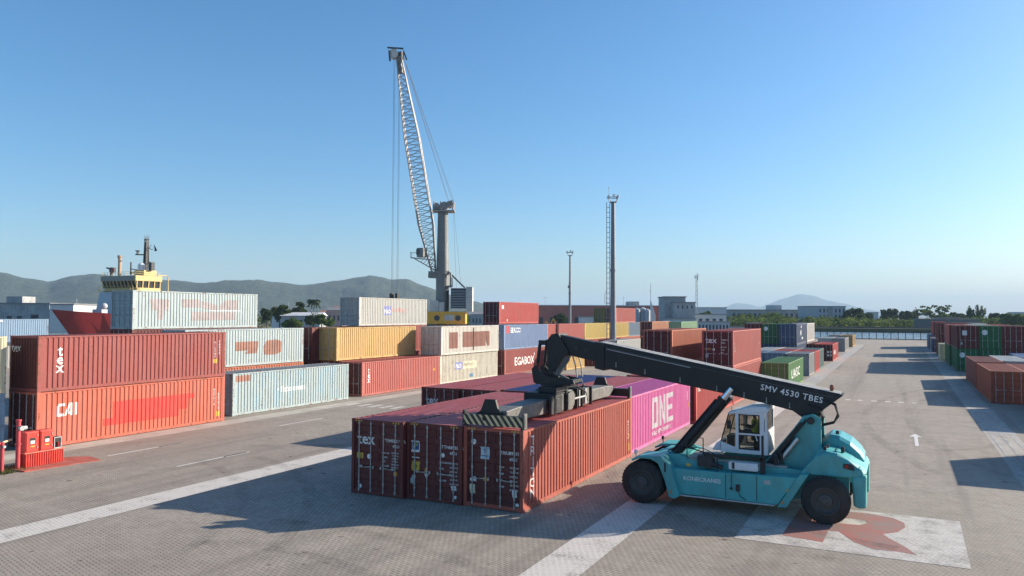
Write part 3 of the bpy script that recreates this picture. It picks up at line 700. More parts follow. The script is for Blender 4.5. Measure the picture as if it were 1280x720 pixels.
def hole_rect(x0, y0, x1, y1, t):  # rectangular ring as four pieces
    return [[(x0, y0), (x1, y0), (x1, y0+t), (x0, y0+t)], [(x0, y1-t), (x1, y1-t), (x1, y1), (x0, y1)], [(x0, y0+t), (x0+t, y0+t), (x0+t, y1-t), (x0, y1-t)], [(x1-t, y0+t), (x1, y0+t), (x1, y1-t), (x1-t, y1-t)]]
# front block
on_side(c_lift, stack_letters('TRITON', 0.47, 0.045, 0.02), 0.66, 0.38, MARK)
mbx = [[(0, 0), (0.16, 0), (0.16, 0.10), (0, 0.10)]]
for s in (0.18, 0.42, 0.66, 0.9): on_side(c_lift, rbm(0.13, 0.09), s, 2.79, YEL, 'corner_stripe')
on_side(c_lift, stack_letters('893596', 0.17, 0.03), 11.62, 0.95, MARK); on_side(c_lift, rbm(0.22, 0.38), 11.72, 0.35, YEL, 'sticker'); on_side(c_lift, rbm(0.16, 0.16), 11.74, 1.0, AMB, 'sticker')
def fine_lines(t, d, x, z, words, size=0.095, gap=0.16):
    for k, w_ in enumerate(words): on_end(t, text_bm(w_, size, 0.006), x, z-k*gap, MARK, d, 'lettering')
def door_marks(t, left, right):
    for kind, a in left+right:
        d = DOORS[(t.name, 'l' if (kind, a) in left else 'r')]
        if kind == 't': on_end(t, text_bm(a[2], a[3], a[4] if len(a) > 4 else 0.008), a[0], a[1], MARK, d, 'lettering')
        elif kind == 'r': on_end(t, rbm(a[2], a[3]), a[0], a[1], a[4], d, 'sticker')
        elif kind == 'd': on_end(t, disc(a[2]), a[0], a[1], a[3], d, 'sticker')
        elif kind == 'p': on_end(t, poly_bm(a[0]), 0, 0, a[1], d, 'sticker', lift=a[2] if len(a) > 2 else 0.004)
tri = lambda x, z, s: [[(x, z), (x+s, z), (x+s/2, z+s)]]
trid = lambda x, z, s: [[(x, z+s), (x+s/2, z), (x+s, z+s)]]
door_marks(c_tex, [('t', (-0.98, 1.92, 'tex', 0.62, 0.022)), ('r', (-1.06, 1.36, 0.36, 0.22, YEL)), ('d', (-0.52, 1.36, 0.1, MARK)), ('r', (-1.0, 0.78, 0.2, 0.3, P_['maroon'])), ('p', ([[(-0.92, 0.28), (-0.83, 0.17), (-0.74, 0.28), (-0.83, 0.39)]], MARK))],
           [('t', (0.34, 2.08, 'TEMU', 0.17)), ('t', (0.66, 2.08, '788112 3', 0.17)), ('t', (0.68, 1.88, '45G1', 0.15)), ('r', (0.74, 0.82, 0.17, 0.15, AMB)), ('r', (0.76, 0.14, 0.14, 0.05, MARK))])
fine_lines(c_tex, DOORS[(c_tex.name, 'r')], 0.22, 1.62, ('MAX.GR', 'TARE', 'NET', 'CU.CAP')); fine_lines(c_tex, DOORS[(c_tex.name, 'r')], 0.66, 1.66, ('32.500 KG', '71.650 LB', '3.820 KG', '8.420 LB', '28.680 KG', '63.230 LB'), 0.075, 0.108)
door_marks(c_mid, [('r', (-1.03, 1.78, 0.36, 0.42, MARK)), ('p', ([[(-1.0, 1.86), (-0.70, 1.86), (-0.70, 2.17), (-1.0, 2.17)]], BLU, 0.008)), ('p', ([[(-0.96, 1.9), (-0.90, 1.92), (-0.84, 2.0), (-0.76, 2.03), (-0.76, 2.07), (-0.88, 2.04), (-0.84, 2.11), (-0.73, 2.12), (-0.73, 2.15), (-0.92, 2.14)]], GRN, 0.012)),
                   ('r', (-1.03, 1.55, 0.34, 0.04, MARK)), ('r', (-1.02, 1.05, 0.36, 0.38, YEL)), ('r', (-0.92, 1.2, 0.05, 0.1, BLK)), ('r', (-0.82, 1.2, 0.05, 0.1, BLK)), ('p', (tri(-0.46, 1.06, 0.2), AMB)), ('p', (trid(-0.46, 0.8, 0.2), MARK)), ('r', (-1.06, 0.55, 0.22, 0.35, LGR))],
           [('t', (0.30, 2.0, 'TTNU', 0.17)), ('t', (0.62, 2.0, '507856 6', 0.17)), ('t', (0.66, 1.8, '45G1', 0.15)), ('d', (0.30, 1.68, 0.08, MARK)), ('r', (0.74, 0.5, 0.22, 0.17, MARK)), ('d', (0.86, 0.2, 0.06, MARK))])
fine_lines(c_mid, DOORS[(c_mid.name, 'r')], 0.22, 1.45, ('MAX.GROSS', 'TARE', 'MAX.PAYLOAD', 'CU.CAP'), 0.085, 0.22); fine_lines(c_mid, DOORS[(c_mid.name, 'r')], 0.68, 1.45, ('30.480 KG', '67.200 LB', '3.900 KG', '8.600 LB', '26.580 KG', '76.4 CU.M'), 0.085, 0.15)
door_marks(c_lift, [('d', (-0.92, 2.25, 0.1, MARK)), ('r', (-0.53, 1.76, 0.36, 0.44, PALEB)), ('p', ([[(-0.45, 2.08), (-0.36, 2.13), (-0.27, 2.08), (-0.325, 2.08), (-0.325, 1.98), (-0.395, 1.98), (-0.395, 2.08)]], BLU, 0.008)), ('r', (-0.49, 1.86, 0.28, 0.03, BLU)),
                    ('p', (tri(-0.44, 0.98, 0.22), AMB)), ('r', (-0.98, 0.92, 0.26, 0.1, MARK)), ('r', (-0.98, 0.48, 0.22, 0.33, CREAMP))],
           [('t', (0.26, 1.98, 'TRIU', 0.17)), ('t', (0.62, 1.98, '893596 1', 0.17)), ('t', (0.64, 1.78, '45G1', 0.15)), ('r', (0.76, 0.5, 0.18, 0.28, MARK)), ('r', (0.9, -0.0+0.2, 0.13, 0.1, MARK))])
fine_lines(c_lift, DOORS[(c_lift.name, 'r')], 0.22, 1.5, ('MGW', 'TARE', 'NET', 'CUBE'), 0.085, 0.23); fine_lines(c_lift, DOORS[(c_lift.name, 'r')], 0.66, 1.5, ('32.500 KG', '71.650 LB', '3.750 KG', '8.270 LB', '28.750 KG', '63.380 LB'), 0.085, 0.155)
for t in (c_tex, c_mid, c_lift):
    for x in (-1.05, 0.72):
        for k in range(3): on_end(t, poly_bm([[(x+k*0.12, 2.80), (x+0.06+k*0.12, 2.80), (x+0.1+k*0.12, 2.86), (x+0.04+k*0.12, 2.86)]]), 0, 0, YEL, t, 'corner_stripe', lift=0.048)
d = DOORS[(c_tex2.name, 'l')]; on_end(c_tex2, text_bm('tex', 0.62, 0.022), -0.95, 1.95, MARK, d, 'lettering'); on_end(c_tex2, text_bm('TEMU 640918', 0.15, 0.006), 0.2, 2.0, MARK, DOORS[(c_tex2.name, 'r')], 'lettering')
# ONE
ONE = [[(0, 0), (1.05, 0), (1.05, 0.28), (0, 0.28)], [(0.0, 0.28), (0.30, 0.28), (0.30, 1.55), (0.0, 1.55)], [(0.0, 1.55), (0.2, 1.80), (0.30, 1.55)], [(0.2, 1.80), (1.05, 1.80), (1.05, 1.52), (0.30, 1.52)], [(0.75, 0.28), (1.05, 0.28), (1.05, 1.52), (0.75, 1.52)],
       [(1.30, 0), (1.60, 0), (1.60, 1.80), (1.30, 1.80)], [(1.60, 1.80), (1.60, 1.30), (2.10, 0.0), (2.10, 0.5)], [(2.10, 0), (2.40, 0), (2.40, 1.80), (2.10, 1.80)],
       [(2.68, 0), (2.98, 0), (2.98, 1.80), (2.68, 1.80)], [(2.98, 0), (3.85, 0), (3.85, 0.30), (2.98, 0.30)], [(2.98, 0.76), (3.75, 0.76), (3.75, 1.05), (2.98, 1.05)], [(2.98, 1.50), (3.85, 1.50), (3.85, 1.80), (2.98, 1.80)]]
bm = poly_bm(ONE); MARKF = plain('faded_white_lettering', (0.66, 0.62, 0.60), 0.65, 0, 0.15, 3); bmesh.ops.scale(bm, vec=(1.10, 0.93, 1), verts=bm.verts); on_side(c_pink, bm, 3.9, 0.78, MARKF)
on_side(c_pink, text_bm('OCEAN NETWORK EXPRESS', 0.30, 0.01), 3.9, 0.40, MARKF)
on_side(c_pink, stack_letters('5301', 0.16, 0.03), 11.6, 1.6, MARK); on_side(c_pink, rbm(0.2, 0.3), 11.75, 1.15, AMB, 'sticker')
on_side(c_red, text_bm('HS', 0.7, 0.02), 0.55, 2.0, MARK)
# long left stack
bm = poly_bm([[(0.0, 0.0), (0.75, 0.0), (0.75, 0.2), (0.0, 0.2)], [(0, 0.2), (0.22, 0.2), (0.22, 0.8), (0.0, 0.8)], [(0, 0.8), (0.2, 1.0), (0.22, 0.8)], [(0.2, 1.0), (0.85, 1.0), (0.85, 0.8), (0.22, 0.8)],
              [(0.85, 0.0), (1.05, 0.0), (1.55, 1.0), (1.3, 1.0)], [(1.2, 0.15), (1.5, 0.15), (1.5, 0.33), (1.29, 0.33)], [(1.5, 0.0), (1.72, 0), (1.72, 1.0), (1.55, 1.0)], [(2.0, 0), (2.24, 0), (2.24, 1.0), (2.0, 1.0)]])
bmesh.ops.scale(bm, vec=(0.50, 0.66, 1), verts=bm.verts); on_side(c_cai, bm, 1.05, 1.55, MARK)
on_side(c_cai, poly_bm([[(3.5, 0.62), (4.35, 0.62), (4.35, 1.02), (3.5, 1.02)], [(4.1, 1.02), (9.15, 1.02), (9.15, 1.92), (4.1, 1.92)], [(4.35, 0.62), (8.5, 0.62), (8.5, 1.02), (4.35, 1.02)], [(9.15, 1.62), (9.65, 1.62), (9.65, 1.92), (9.15, 1.92)]]), 0.15, 0.1, REDP, 'painted_patch')
for s, zz in ((11.62, 0.6), (11.3, 0.9)): on_side(c_cai, stack_letters('457012', 0.2, 0.04, 0.01), s, zz+0.2, MARK)
on_side(c_cai, rbm(0.26, 0.34), 11.55, 0.35, YEL, 'sticker'); on_side(c_ltex, rbm(0.3, 0.26), 11.22, 0.9, YEL, 'sticker'); on_side(c_ltex, stack_letters('612345', 0.2, 0.04, 0.01), 11.3, 1.25, MARK); on_side(c_ltex, stack_letters('70912', 0.2, 0.04, 0.01), 11.62, 1.45, MARK)
on_side(c_ltex, stack_letters('tex', 0.80, 0.05, 0.03), 0.95, 0.95, MARK); on_end(c_ltex, text_bm('tex', 0.62, 0.02), -1.1, 2.05, MARK, c_ltex, 'lettering', lift=0.05)
on_side(c_t2, stack_letters('tex', 0.72, 0.05, 0.03), 0.75, 1.1, MARK); on_side(c_t2, rbm(0.3, 0.22), 11.1, 1.5, AMB, 'sticker')
on_side(c_lb, text_bm('\u2022 llabocrens', 0.62, 0.03), 4.2, 1.25, MARK); on_side(c_lb, rbm(1.35, 0.42), 0.25, 2.3, RUSTP, 'rust_patch')
on_side(c_lb2, poly_bm([[(5.1, 1.2), (6.4, 1.2), (6.6, 1.9), (5.1, 1.9)], [(6.0, 0.95), (7.3, 0.95), (7.5, 1.9), (6.6, 1.9), (6.4, 1.2)], [(8.1, 0.8), (9.3, 0.75), (10.0, 0.95), (10.05, 1.8), (9.4, 2.0), (8.3, 1.9), (8.0, 1.4)]]), -0.4, 0, RUSTP, 'painted_patch')
on_side(c_pw, rbm(1.5, 0.75), 2.95, 1.3, BLUEP, 'name_panel'); on_side(c_pw, rbm(2.9, 0.78), 4.55, 1.28, CREAMP, 'name_panel'); on_side(c_pw, text_bm('P&O', 0.6, 0.02), 3.05, 1.42, MARK, lift=0.009); on_side(c_pw, text_bm('Nedlloyd', 0.55, 0.01), 4.7, 1.45, plain('faded_black', (0.3, 0.28, 0.24), 0.7), lift=0.009)
on_side(c_pw, rbm(0.75, 0.35), 5.9, 0.35, plain('blue_scrape', (0.12, 0.25, 0.4), 0.7), 'painted_patch')
on_side(c_wb, rbm(1.7, 1.65), 1.55, 0.62, BROWNP, 'painted_patch'); on_side(c_wb, poly_bm([[(0, 0), (4.95, 0), (4.95, 0.9), (4.95, 0.0)], [(0, 0), (5.0, 0), (5.0, 1.62), (0, 1.62)], [(5.3, 0), (5.9, 0), (5.9, 1.62), (5.0, 1.62), (5.0, 1.0), (5.3, 1.0)]][1:]), 4.2, 0.66, BROWNP, 'painted_patch')
on_side(c_wb, rbm(0.3, 2.4), 6.35, 0.3, plain('black_streak', (0.12, 0.10, 0.09), 0.8), 'rust_patch')
on_side(c_ega, text_bm('EGABOX', 1.35, 0.045), 2.7, 0.95, MARK); on_side(c_ega, rbm(0.14, 0.3), 8.0, 1.98, MARK)
on_side(c_blue, text_bm('SEACO', 0.85, 0.03), 1.7, 1.95, MARK); on_side(c_blue, rbm(0.8, 0.9), 0.6, 1.9, REDS, 'painted_patch')
on_side(c_w3, poly_bm([[(1.5, 2.15), (3.3, 2.15), (3.2, 1.3), (1.8, 1.3)], [(2.2, 1.3), (2.8, 1.3), (2.7, 0.6), (2.3, 0.6)], [(4.4, 1.55), (6.2, 1.55), (6.2, 2.2), (4.4, 2.2)], [(6.3, 1.5), (8.0, 1.3), (8.0, 1.75), (6.3, 2.1)], [(8.2, 1.35), (10.1, 1.35), (10.1, 2.2), (8.8, 2.2), (8.2, 1.8)], [(5.3, 0.5), (9.8, 0.55), (9.8, 1.2), (5.4, 1.2)]]), -0.1, 0.12, FADEP, 'painted_patch')
on_side(c_w3, rbm(3.2, 0.07), 7.1, 1.4, MARK, 'painted_line')
on_side(c_p3, rbm(1.3, 0.95), 4.1, 1.1, BLUEP, 'name_panel'); on_side(c_p3, text_bm('P&O', 0.62, 0.03), 4.15, 1.25, MARK, lift=0.009); on_side(c_p3, text_bm('Nedlloyd', 0.72, 0.015), 5.5, 1.25, plain('faded_red', (0.62, 0.33, 0.30), 0.7))
on_side(c_r3, rbm(0.6, 0.5), 0.75, 1.95, MARK, 'painted_patch'); on_side(c_r3, rbm(0.3, 0.3), 2.2, 0.3, CREAMP, 'sticker')
# middle and lane rows
d = DOORS[(c_rose.name, 'l')]; on_end(c_rose, text_bm('tex', 0.66, 0.024), -0.95, 1.9, MARK, d, 'lettering'); on_end(c_rose, rbm(0.55, 0.16), -1.05, 1.35, plain('dull_amber', (0.3, 0.16, 0.06), 0.6), d, 'sticker'); on_end(c_rose, disc(0.1), -0.4, 1.3, MARK, d); on_end(c_rose, rbm(0.22, 0.32), -0.95, 0.75, LGR, d)
fine_lines(c_rose, DOORS[(c_rose.name, 'r')], 0.25, 2.1, ('TEMU 71', '45G1'), 0.16, 0.22); fine_lines(c_rose, DOORS[(c_rose.name, 'r')], 0.25, 1.55, ('MAX.GR', 'TARE', 'NET'), 0.12, 0.22)
on_side(c_rose, stack_letters('TEX', 0.24, 0.08, 0.02), 0.7, 1.2, MARK); on_side(c_rose, rbm(0.2, 0.3), 12.8, 1.4, YEL, 'sticker')
bm = text_bm('UASC', 1.25, 0.05, 1.25); bmesh.ops.scale(bm, vec=(1.95, 1, 1), verts=bm.verts); on_side(c_grn, bm, 2.2, 0.95, MARK)
bm = text_bm('N', 1.1, 0.05); bmesh.ops.scale(bm, vec=(2, 1, 1), verts=bm.verts); on_side(c_navy, bm, 4.6, 1.2, MARK); on_side(c_navy, rbm(1.0, 0.35), 5.4, 2.3, MARK); on_side(c_navy, rbm(1.6, 0.35), 6.2, 0.6, MARK); on_side(c_wht, poly_bm(hole_rect(0, 0, 3.4, 1.4, 0.14)), 5.2, 0.9, LGR)
on_end(c_dg, disc(0.3), -0.95, 1.9, MARK, DOORS[(c_dg.name, 'l')])
for t in RC:
    lab = t['label']
    if 'white disc' in lab: on_end(t, disc(0.33), -0.95, 1.75, MARK, DOORS[(t.name, 'l')])
    if 'white sticker' in lab: on_end(t, rbm(0.5, 0.6), -0.6, 1.7, MARK, DOORS[(t.name, 'l')]); on_end(t, rbm(0.2, 0.3), -0.8, 0.5, LGR, DOORS[(t.name, 'l')])
for o in list(C.objects):
    if o.name.startswith('shipping_container') and 'white stickers' in o.get('label', ''):
        for q, xs in (('l', (-0.95, -0.55)), ('r', (0.4, 0.8))):
            for x in xs:
                for zz in (0.75, 1.25): on_end(o, rbm(0.28, 0.32), x, zz, MARK, DOORS[(o.name, q)])
        on_side(o, text_bm('HAMBURG', 0.9, 0.03), 2.2, 0.9, MARK)
bm = poly_bm([[(0, 0), (0.6, 0.35), (1.6, 0.75), (2.6, 0.95), (3.9, 1.05), (3.85, 1.3), (2.4, 1.2), (1.2, 0.9), (0.3, 0.4)]]); on_side(c_sw, bm, 2.6, 1.55, MARK)

# ------------------------------------------------------------------ the reach stacker
TEAL = plain('teal_machine_paint', (0.080, 0.395, 0.390), 0.42, 0, 0.14, 1.6, dirt=(0.085, 0.235, 0.225))
BLACK = plain('black_machine_paint', (0.011, 0.0115, 0.013), 0.55, 0.0, 0.3, 2.0, dirt=(0.022, 0.021, 0.02))
DARK = plain('dark_steel', (0.035, 0.036, 0.04), 0.5, 0.2, 0.3); RUB = plain('tyre_rubber', (0.030, 0.028, 0.027), 0.9, 0, 0.3, 6, dirt=(0.075, 0.068, 0.06))
RIM = plain('wheel_rim_paint', (0.075, 0.073, 0.07), 0.6, 0.1, 0.3, 8, dirt=(0.10, 0.09, 0.08)); CHROME = plain('chromed_rod', (0.75, 0.75, 0.76), 0.15, 1.0, 0.05)
SPREAD = plain('scuffed_grey_paint', (0.155, 0.15, 0.14), 0.6, 0.1, 0.35, 3.5, dirt=(0.08, 0.075, 0.07)); CABW = plain('cab_white', (0.70, 0.71, 0.72), 0.4, 0, 0.06)
GLASS = glass_mat('tinted_glass', (0.86, 0.86, 0.82), 0.03, 0.16); HOSE = plain('hydraulic_hose', (0.012, 0.012, 0.013), 0.55, 0, 0.2); LAMPR = plain('red_lens', (0.30, 0.02, 0.02), 0.15, 0, 0.1); LAMPO = plain('orange_lens', (0.70, 0.20, 0.02), 0.2, 0, 0.1); LAMPW = plain('clear_lens', (0.7, 0.7, 0.68), 0.1, 0.3, 0.05)
DECK = plain('deck_plate', (0.42, 0.40, 0.37), 0.6, 0.3, 0.3, 4)
def stripes_mat():
    mt, n, b = new_mat('hazard_stripes', 0.6)
    t = n.nodes.new('ShaderNodeTexCoord'); s = n.nodes.new('ShaderNodeSeparateXYZ'); n.links.new(t.outputs['Object'], s.inputs[0])
    a = node(n, 'ShaderNodeMath', operation='MULTIPLY_ADD'); n.links.new(s.outputs[2], a.inputs[0]); a.inputs[1].default_value = 0.75; n.links.new(s.outputs[0], a.inputs[2])
    c = node(n, 'ShaderNodeMath', operation='MULTIPLY'); n.links.new(a.outputs[0], c.inputs[0]); c.inputs[1].default_value = 4.0
    f = node(n, 'ShaderNodeMath', operation='FRACT'); n.links.new(c.outputs[0], f.inputs[0])
    g = node(n, 'ShaderNodeMath', operation='GREATER_THAN'); n.links.new(f.outputs[0], g.inputs[0]); g.inputs[1].default_value = 0.55
    v = coords(n); d = noise(n, v, 6, 5, 0.7)
    k = mix(n, g.outputs[0], (0.03, 0.03, 0.028, 1), (0.74, 0.57, 0.30, 1)); k = mix(n, ramp(n, d, [(0.5, (0, 0, 0)), (0.7, (0.6, 0.6, 0.6))]), k, (0.1, 0.09, 0.075, 1))
    n.links.new(k, b.inputs['Base Color']); return mt
STRIPE = stripes_mat()
YC = 29.75
rs = empty('reach_stacker', (-5.3, YC, 0), 'teal reach stacker with a black boom holding a spreader over the terracotta container', 'reach stacker')
def part(mb, name, mat, parent=None, label=None, bevel=0.012, smooth=False):
    o = mb.build(name, mat, parent or rs, bevel=bevel, smooth=smooth)
    if label: o['label'] = label
    return o
# chassis: two long plates, cross members, belly and side tanks
ch = MB()
for y0, y1 in ((YC-1.25, YC-1.05), (YC+1.05, YC+1.25)):
    ch.prism([(-8.3, 0.75), (-7.2, 0.5), (-3.6, 0.5), (-2.6, 0.75), (-1.6, 0.9), (-1.6, 1.5), (-3.6, 1.62), (-6.9, 1.62), (-7.4, 1.78), (-8.3, 1.70)], y0, y1)
ch.box(-8.1, -7.7, YC-1.05, YC+1.05, 0.5, 1.05); ch.box(-7.0, -3.6, YC-1.05, YC+1.05, 0.9, 1.2); ch.box(-2.7, -1.8, YC-1.05, YC+1.05, 0.55, 1.0)
chassis = part(ch, 'chassis', TEAL)
for s in (-1, 1):
    y_out, y_in = YC+s*1.86, YC+s*1.27
    a = MB(); a.prism([(-7.60, 1.36), (-7.32, 0.46), (-3.86, 0.44), (-3.16, 1.44), (-4.0, 1.42), (-5.6, 1.38)], min(y_out, y_in), max(y_out, y_in))
    tank = part(a, 'side_tank', TEAL, bevel=0.03)
    a = MB(); a.box(-7.25, -3.95, YC+s*1.90-0.035, YC+s*1.90+0.035, 0.40, 0.45); part(a, 'step_edge', plain('worn_bare_edge', (0.5, 0.5, 0.5), 0.4, 0.4), tank)
    a = MB(); a.box(-5.62, -5.60, YC+s*1.864-0.006, YC+s*1.864+0.006, 0.5, 1.36); a.box(-4.55, -4.53, YC+s*1.864-0.006, YC+s*1.864+0.006, 0.5, 1.38); part(a, 'panel_gap', DARK, tank, bevel=0)
    a = MB(); a.box(-5.25, -5.12, YC+s*1.9-0.03, YC+s*1.9+0.03, 0.78, 1.02); a.tube([(-5.2, YC+s*1.9, 0.8), (-5.1, YC+s*1.92, 0.62), (-4.9, YC+s*1.9, 0.5)], 0.012); a.cyl((-5.4, YC+s*1.92, 1.42), (-5.41, YC+s*1.92, 0.9), 0.012); a.ball((-5.41, YC+s*1.92, 0.86), 0.05, 5); part(a, 'filler_fitting', DARK, tank, bevel=0)
bm = text_bm('KONECRANES', 0.205, 0.004, 1.03)
for v in bm.verts: v.co = Vector((v.co.x-7.12+5.3, -1.866, v.co.y+0.98))
bm_obj(bm, 'lettering', MARK, rs)
# front fenders and deck
for s in (-1, 1):
    a = MB(); y0, y1 = sorted((YC+s*2.08, YC+s*0.98))
    a.prism([(-9.05, 1.60), (-8.72, 1.76), (-7.92, 1.80), (-7.55, 1.42), (-7.22, 0.42), (-7.42, 0.30), (-7.62, 0.36), (-7.78, 0.95), (-8.02, 1.52), (-8.3, 1.66), (-8.72, 1.66), (-9.02, 1.53)], y0, y1)
    fe = part(a, 'fender', TEAL, bevel=0.025)
    a = MB(); a.box(-7.78, -7.72, YC+s*2.085-0.02, YC+s*2.085+0.02, 1.24, 1.58); part(a, 'grab_handle', BLACK, fe)
    a = MB(); a.cyl((-8.93, YC+s*1.85, 1.66), (-8.93, YC+s*1.85, 1.80), 0.02); a.cyl((-8.98, YC+s*1.85, 1.86), (-8.88, YC+s*1.85, 1.86), 0.085, 0.07); part(a, 'work_lamp', LAMPW if s < 0 else DARK, fe)
    a = MB(); a.box(-7.56, -7.5, YC+s*2.085-0.012, YC+s*2.085+0.012, 0.5, 0.6); part(a, 'side_marker', LAMPO, fe, bevel=0)
a = MB(); a.prism([(-8.55, 1.62), (-8.3, 1.74), (-7.2, 1.74), (-7.2, 1.62)], YC-0.96, YC+0.96); a.box(-8.35, -7.75, YC-0.9, YC-0.25, 1.745, 1.79); part(a, 'front_deck', TEAL)
a = MB()
for s in (-1, 1): a.box(-8.15, -7.6, YC+s*0.72-0.09, YC+s*0.72+0.09, 1.2, 1.73); a.cyl((-7.9, YC+s*0.5, 1.42), (-7.9, YC+s*0.94, 1.42), 0.14, n=16)
part(a, 'cylinder_bracket', DARK)
# wheels
def wheel(x, y, out, r=0.80, w_=0.46, parent=None):
    s = out; t = MB()
    prof = [(-w_/2, r*0.56), (-w_/2-0.005, r*0.66), (-w_/2+0.02, r*0.86), (-w_/2+0.07, r*0.955), (-w_/2+0.13, r*0.985), (w_/2-0.13, r*0.985), (w_/2-0.07, r*0.955), (w_/2-0.02, r*0.86), (w_/2+0.005, r*0.66), (w_/2, r*0.56)]
    t.lathe((x, y, r*0.985), (0, 1, 0), prof, 48, caps=False)
    for k in range(36):
        q = 2*math.pi*k/36
        for side in (-1, 1):
            q2 = q+(math.pi/30 if side > 0 else 0); c_, s_ = math.cos(q2), math.sin(q2); rr = r*0.948
            p = Vector((x+rr*c_, y+side*w_*0.23, r*0.985+rr*s_)); dirr = Vector((c_, 0, s_)); tang = Vector((-s_, 0, c_)).normalized()
            t.bar(p-Vector((0, w_*0.2, 0))-tang*0.03*side, p+Vector((0, w_*0.2, 0))+tang*0.03*side, 0.045, 0.04)
    wh = t.build('wheel', RUB, parent or rs, smooth=True)
    rm = MB(); f = y+s*w_/2
    rm.lathe((x, f, r*0.985), (0, s, 0), [(-0.12, r*0.55), (0.008, r*0.57), (0.012, r*0.54), (-0.06, r*0.50), (-0.10, r*0.42), (-0.10, r*0.30), (-0.03, r*0.27), (-0.02, r*0.15), (0.0, r*0.13)], 32)
    for k in range(14):
        q = 2*math.pi*k/14; rm.cyl((x+r*0.36*math.cos(q), f-s*0.10, r*0.985+r*0.36*math.sin(q)), (x+r*0.36*math.cos(q), f-s*0.055, r*0.985+r*0.36*math.sin(q)), 0.022, n=6)
    rm.build('rim', RIM, wh, smooth=True)
    return wh
for s in (-1, 1):
    wheel(-8.63, YC+s*1.90, s); wheel(-8.63, YC+s*1.36, s)
    wheel(-2.30, YC+s*1.82, s)
a = MB(); a.cyl((-8.63, YC-1.7, 0.79), (-8.63, YC+1.7, 0.79), 0.22, n=16); a.cyl((-2.3, YC-1.6, 0.79), (-2.3, YC+1.6, 0.79), 0.17, n=16); a.box(-2.6, -2.0, YC-0.4, YC+0.4, 0.5, 1.05); part(a, 'axle', DARK)
# rear struts, counterweight, hood
for s in (-1, 1):
    a = MB(); y0, y1 = sorted((YC+s*1.92, YC+s*1.42)); a.prism([(-3.12, 1.56), (-2.82, 1.60), (-3.55, 0.40), (-3.86, 0.38)], y0, y1); st = part(a, 'rear_fender', TEAL, bevel=0.02)
    a = MB(); a.box(-3.70, -3.64, YC+s*1.925-0.01, YC+s*1.925+0.01, 0.52, 0.60); part(a, 'side_marker', LAMPO, st, bevel=0)
cw = MB()
def cw_ring(y, k):   # outline in xz at lateral station y; k shrinks it toward the middle height
    base = [(-3.14, 1.55), (-2.62, 2.28), (-2.30, 2.42), (-1.95, 2.36), (-1.55, 2.16), (-1.22, 1.94), (-1.10, 1.84), (-1.04, 1.70), (-1.06, 1.60), (-1.62, 1.56)]
    return [(x-(0.35*k if x > -1.7 else 0)*(1 if x > -1.3 else 0.5), y, z-(0.16*k if z > 1.9 else 0.02*k)) for x, z in base]
rings = [cw_ring(YC+q*1.58, kk) for q, kk in ((-1.0, 0.75), (-0.94, 0.3), (-0.8, 0.05), (0.8, 0.05), (0.94, 0.3), (1.0, 0.75))]
n_ = len(rings[0])
for r_ in rings: cw.v += r_
for j in range(len(rings)-1):
    for k in range(n_):
        k2 = (k+1) % n_; cw.f.append((j*n_+k, j*n_+k2, (j+1)*n_+k2, (j+1)*n_+k)); cw.mi.append(0)
cw.f.append(tuple(reversed(range(n_)))); cw.f.append(tuple((len(rings)-1)*n_+k for k in range(n_))); cw.mi += [0, 0]
cwo = part(cw, 'counterweight', TEAL, bevel=0.03)
bmf = bmesh.new(); bmf.from_mesh(cwo.data); bmesh.ops.recalc_face_normals(bmf, faces=bmf.faces); bmf.to_mesh(cwo.data); bmf.free()
for s in (-1, 1):
    a = MB(); y0, y1 = sorted((YC+s*1.60, YC+s*1.05)); a.prism([(-1.50, 1.58), (-1.05, 1.66), (-1.07, 0.58), (-1.30, 0.55), (-1.46, 0.62)], y0, y1); part(a, 'mud_guard', TEAL, bevel=0.06)
    a = MB(); a.prism([(-1.76, 1.86), (-1.42, 1.80), (-1.42, 1.96), (-1.50, 2.02), (-1.76, 2.02)], YC+s*1.52-0.07, YC+s*1.52+0.09 if s > 0 else YC-1.52-0.09); tl = part(a, 'lamp_recess', DARK, cwo, bevel=0)
    a = MB(); a.box(-1.70, -1.60, YC+s*1.615-0.006, YC+s*1.615+0.006, 1.87, 1.99); part(a, 'tail_lamp', LAMPR, cwo, bevel=0)
hd = MB(); rings = []
for q, zz, wd in ((-2.55, 2.55, 0.75), (-2.25, 2.78, 0.82), (-1.95, 2.74, 0.86), (-1.6, 2.56, 0.86), (-1.3, 2.28, 0.80), (-1.16, 2.05, 0.7)):
    rings.append([(q, YC+0.45-wd, 1.9), (q, YC+0.45-wd, zz-0.12), (q, YC+0.45-wd*0.8, zz), (q, YC+0.45+wd*0.8, zz), (q, YC+0.45+wd, zz-0.12), (q, YC+0.45+wd, 1.9)])
for r_ in rings: hd.v += r_
for j in range(len(rings)-1):
    for k in range(5): hd.f.append((j*6+k, j*6+k+1, (j+1)*6+k+1, (j+1)*6+k)); hd.mi.append(0)
hd.f.append(tuple(range(6))); hd.f.append(tuple(reversed([(len(rings)-1)*6+k for k in range(6)]))); hd.mi += [0, 0]
ho = part(hd, 'engine_hood', plain('teal_hood_paint', (0.06, 0.33, 0.36), 0.35, 0, 0.1, 1.2, dirt=(0.05, 0.2, 0.2)), bevel=0.03)
bmf = bmesh.new(); bmf.from_mesh(ho.data); bmesh.ops.recalc_face_normals(bmf, faces=bmf.faces); bmf.to_mesh(ho.data); bmf.free()
for x, y in ((-2.3, YC-0.9), (-1.8, YC-1.1), (-2.05, YC+0.2), (-2.35, YC-1.25)): a = MB(); a.cyl((x, y, 2.3), (x, y, 2.50 if y < YC else 2.86), 0.06, n=10); part(a, 'lifting_lug', DARK)
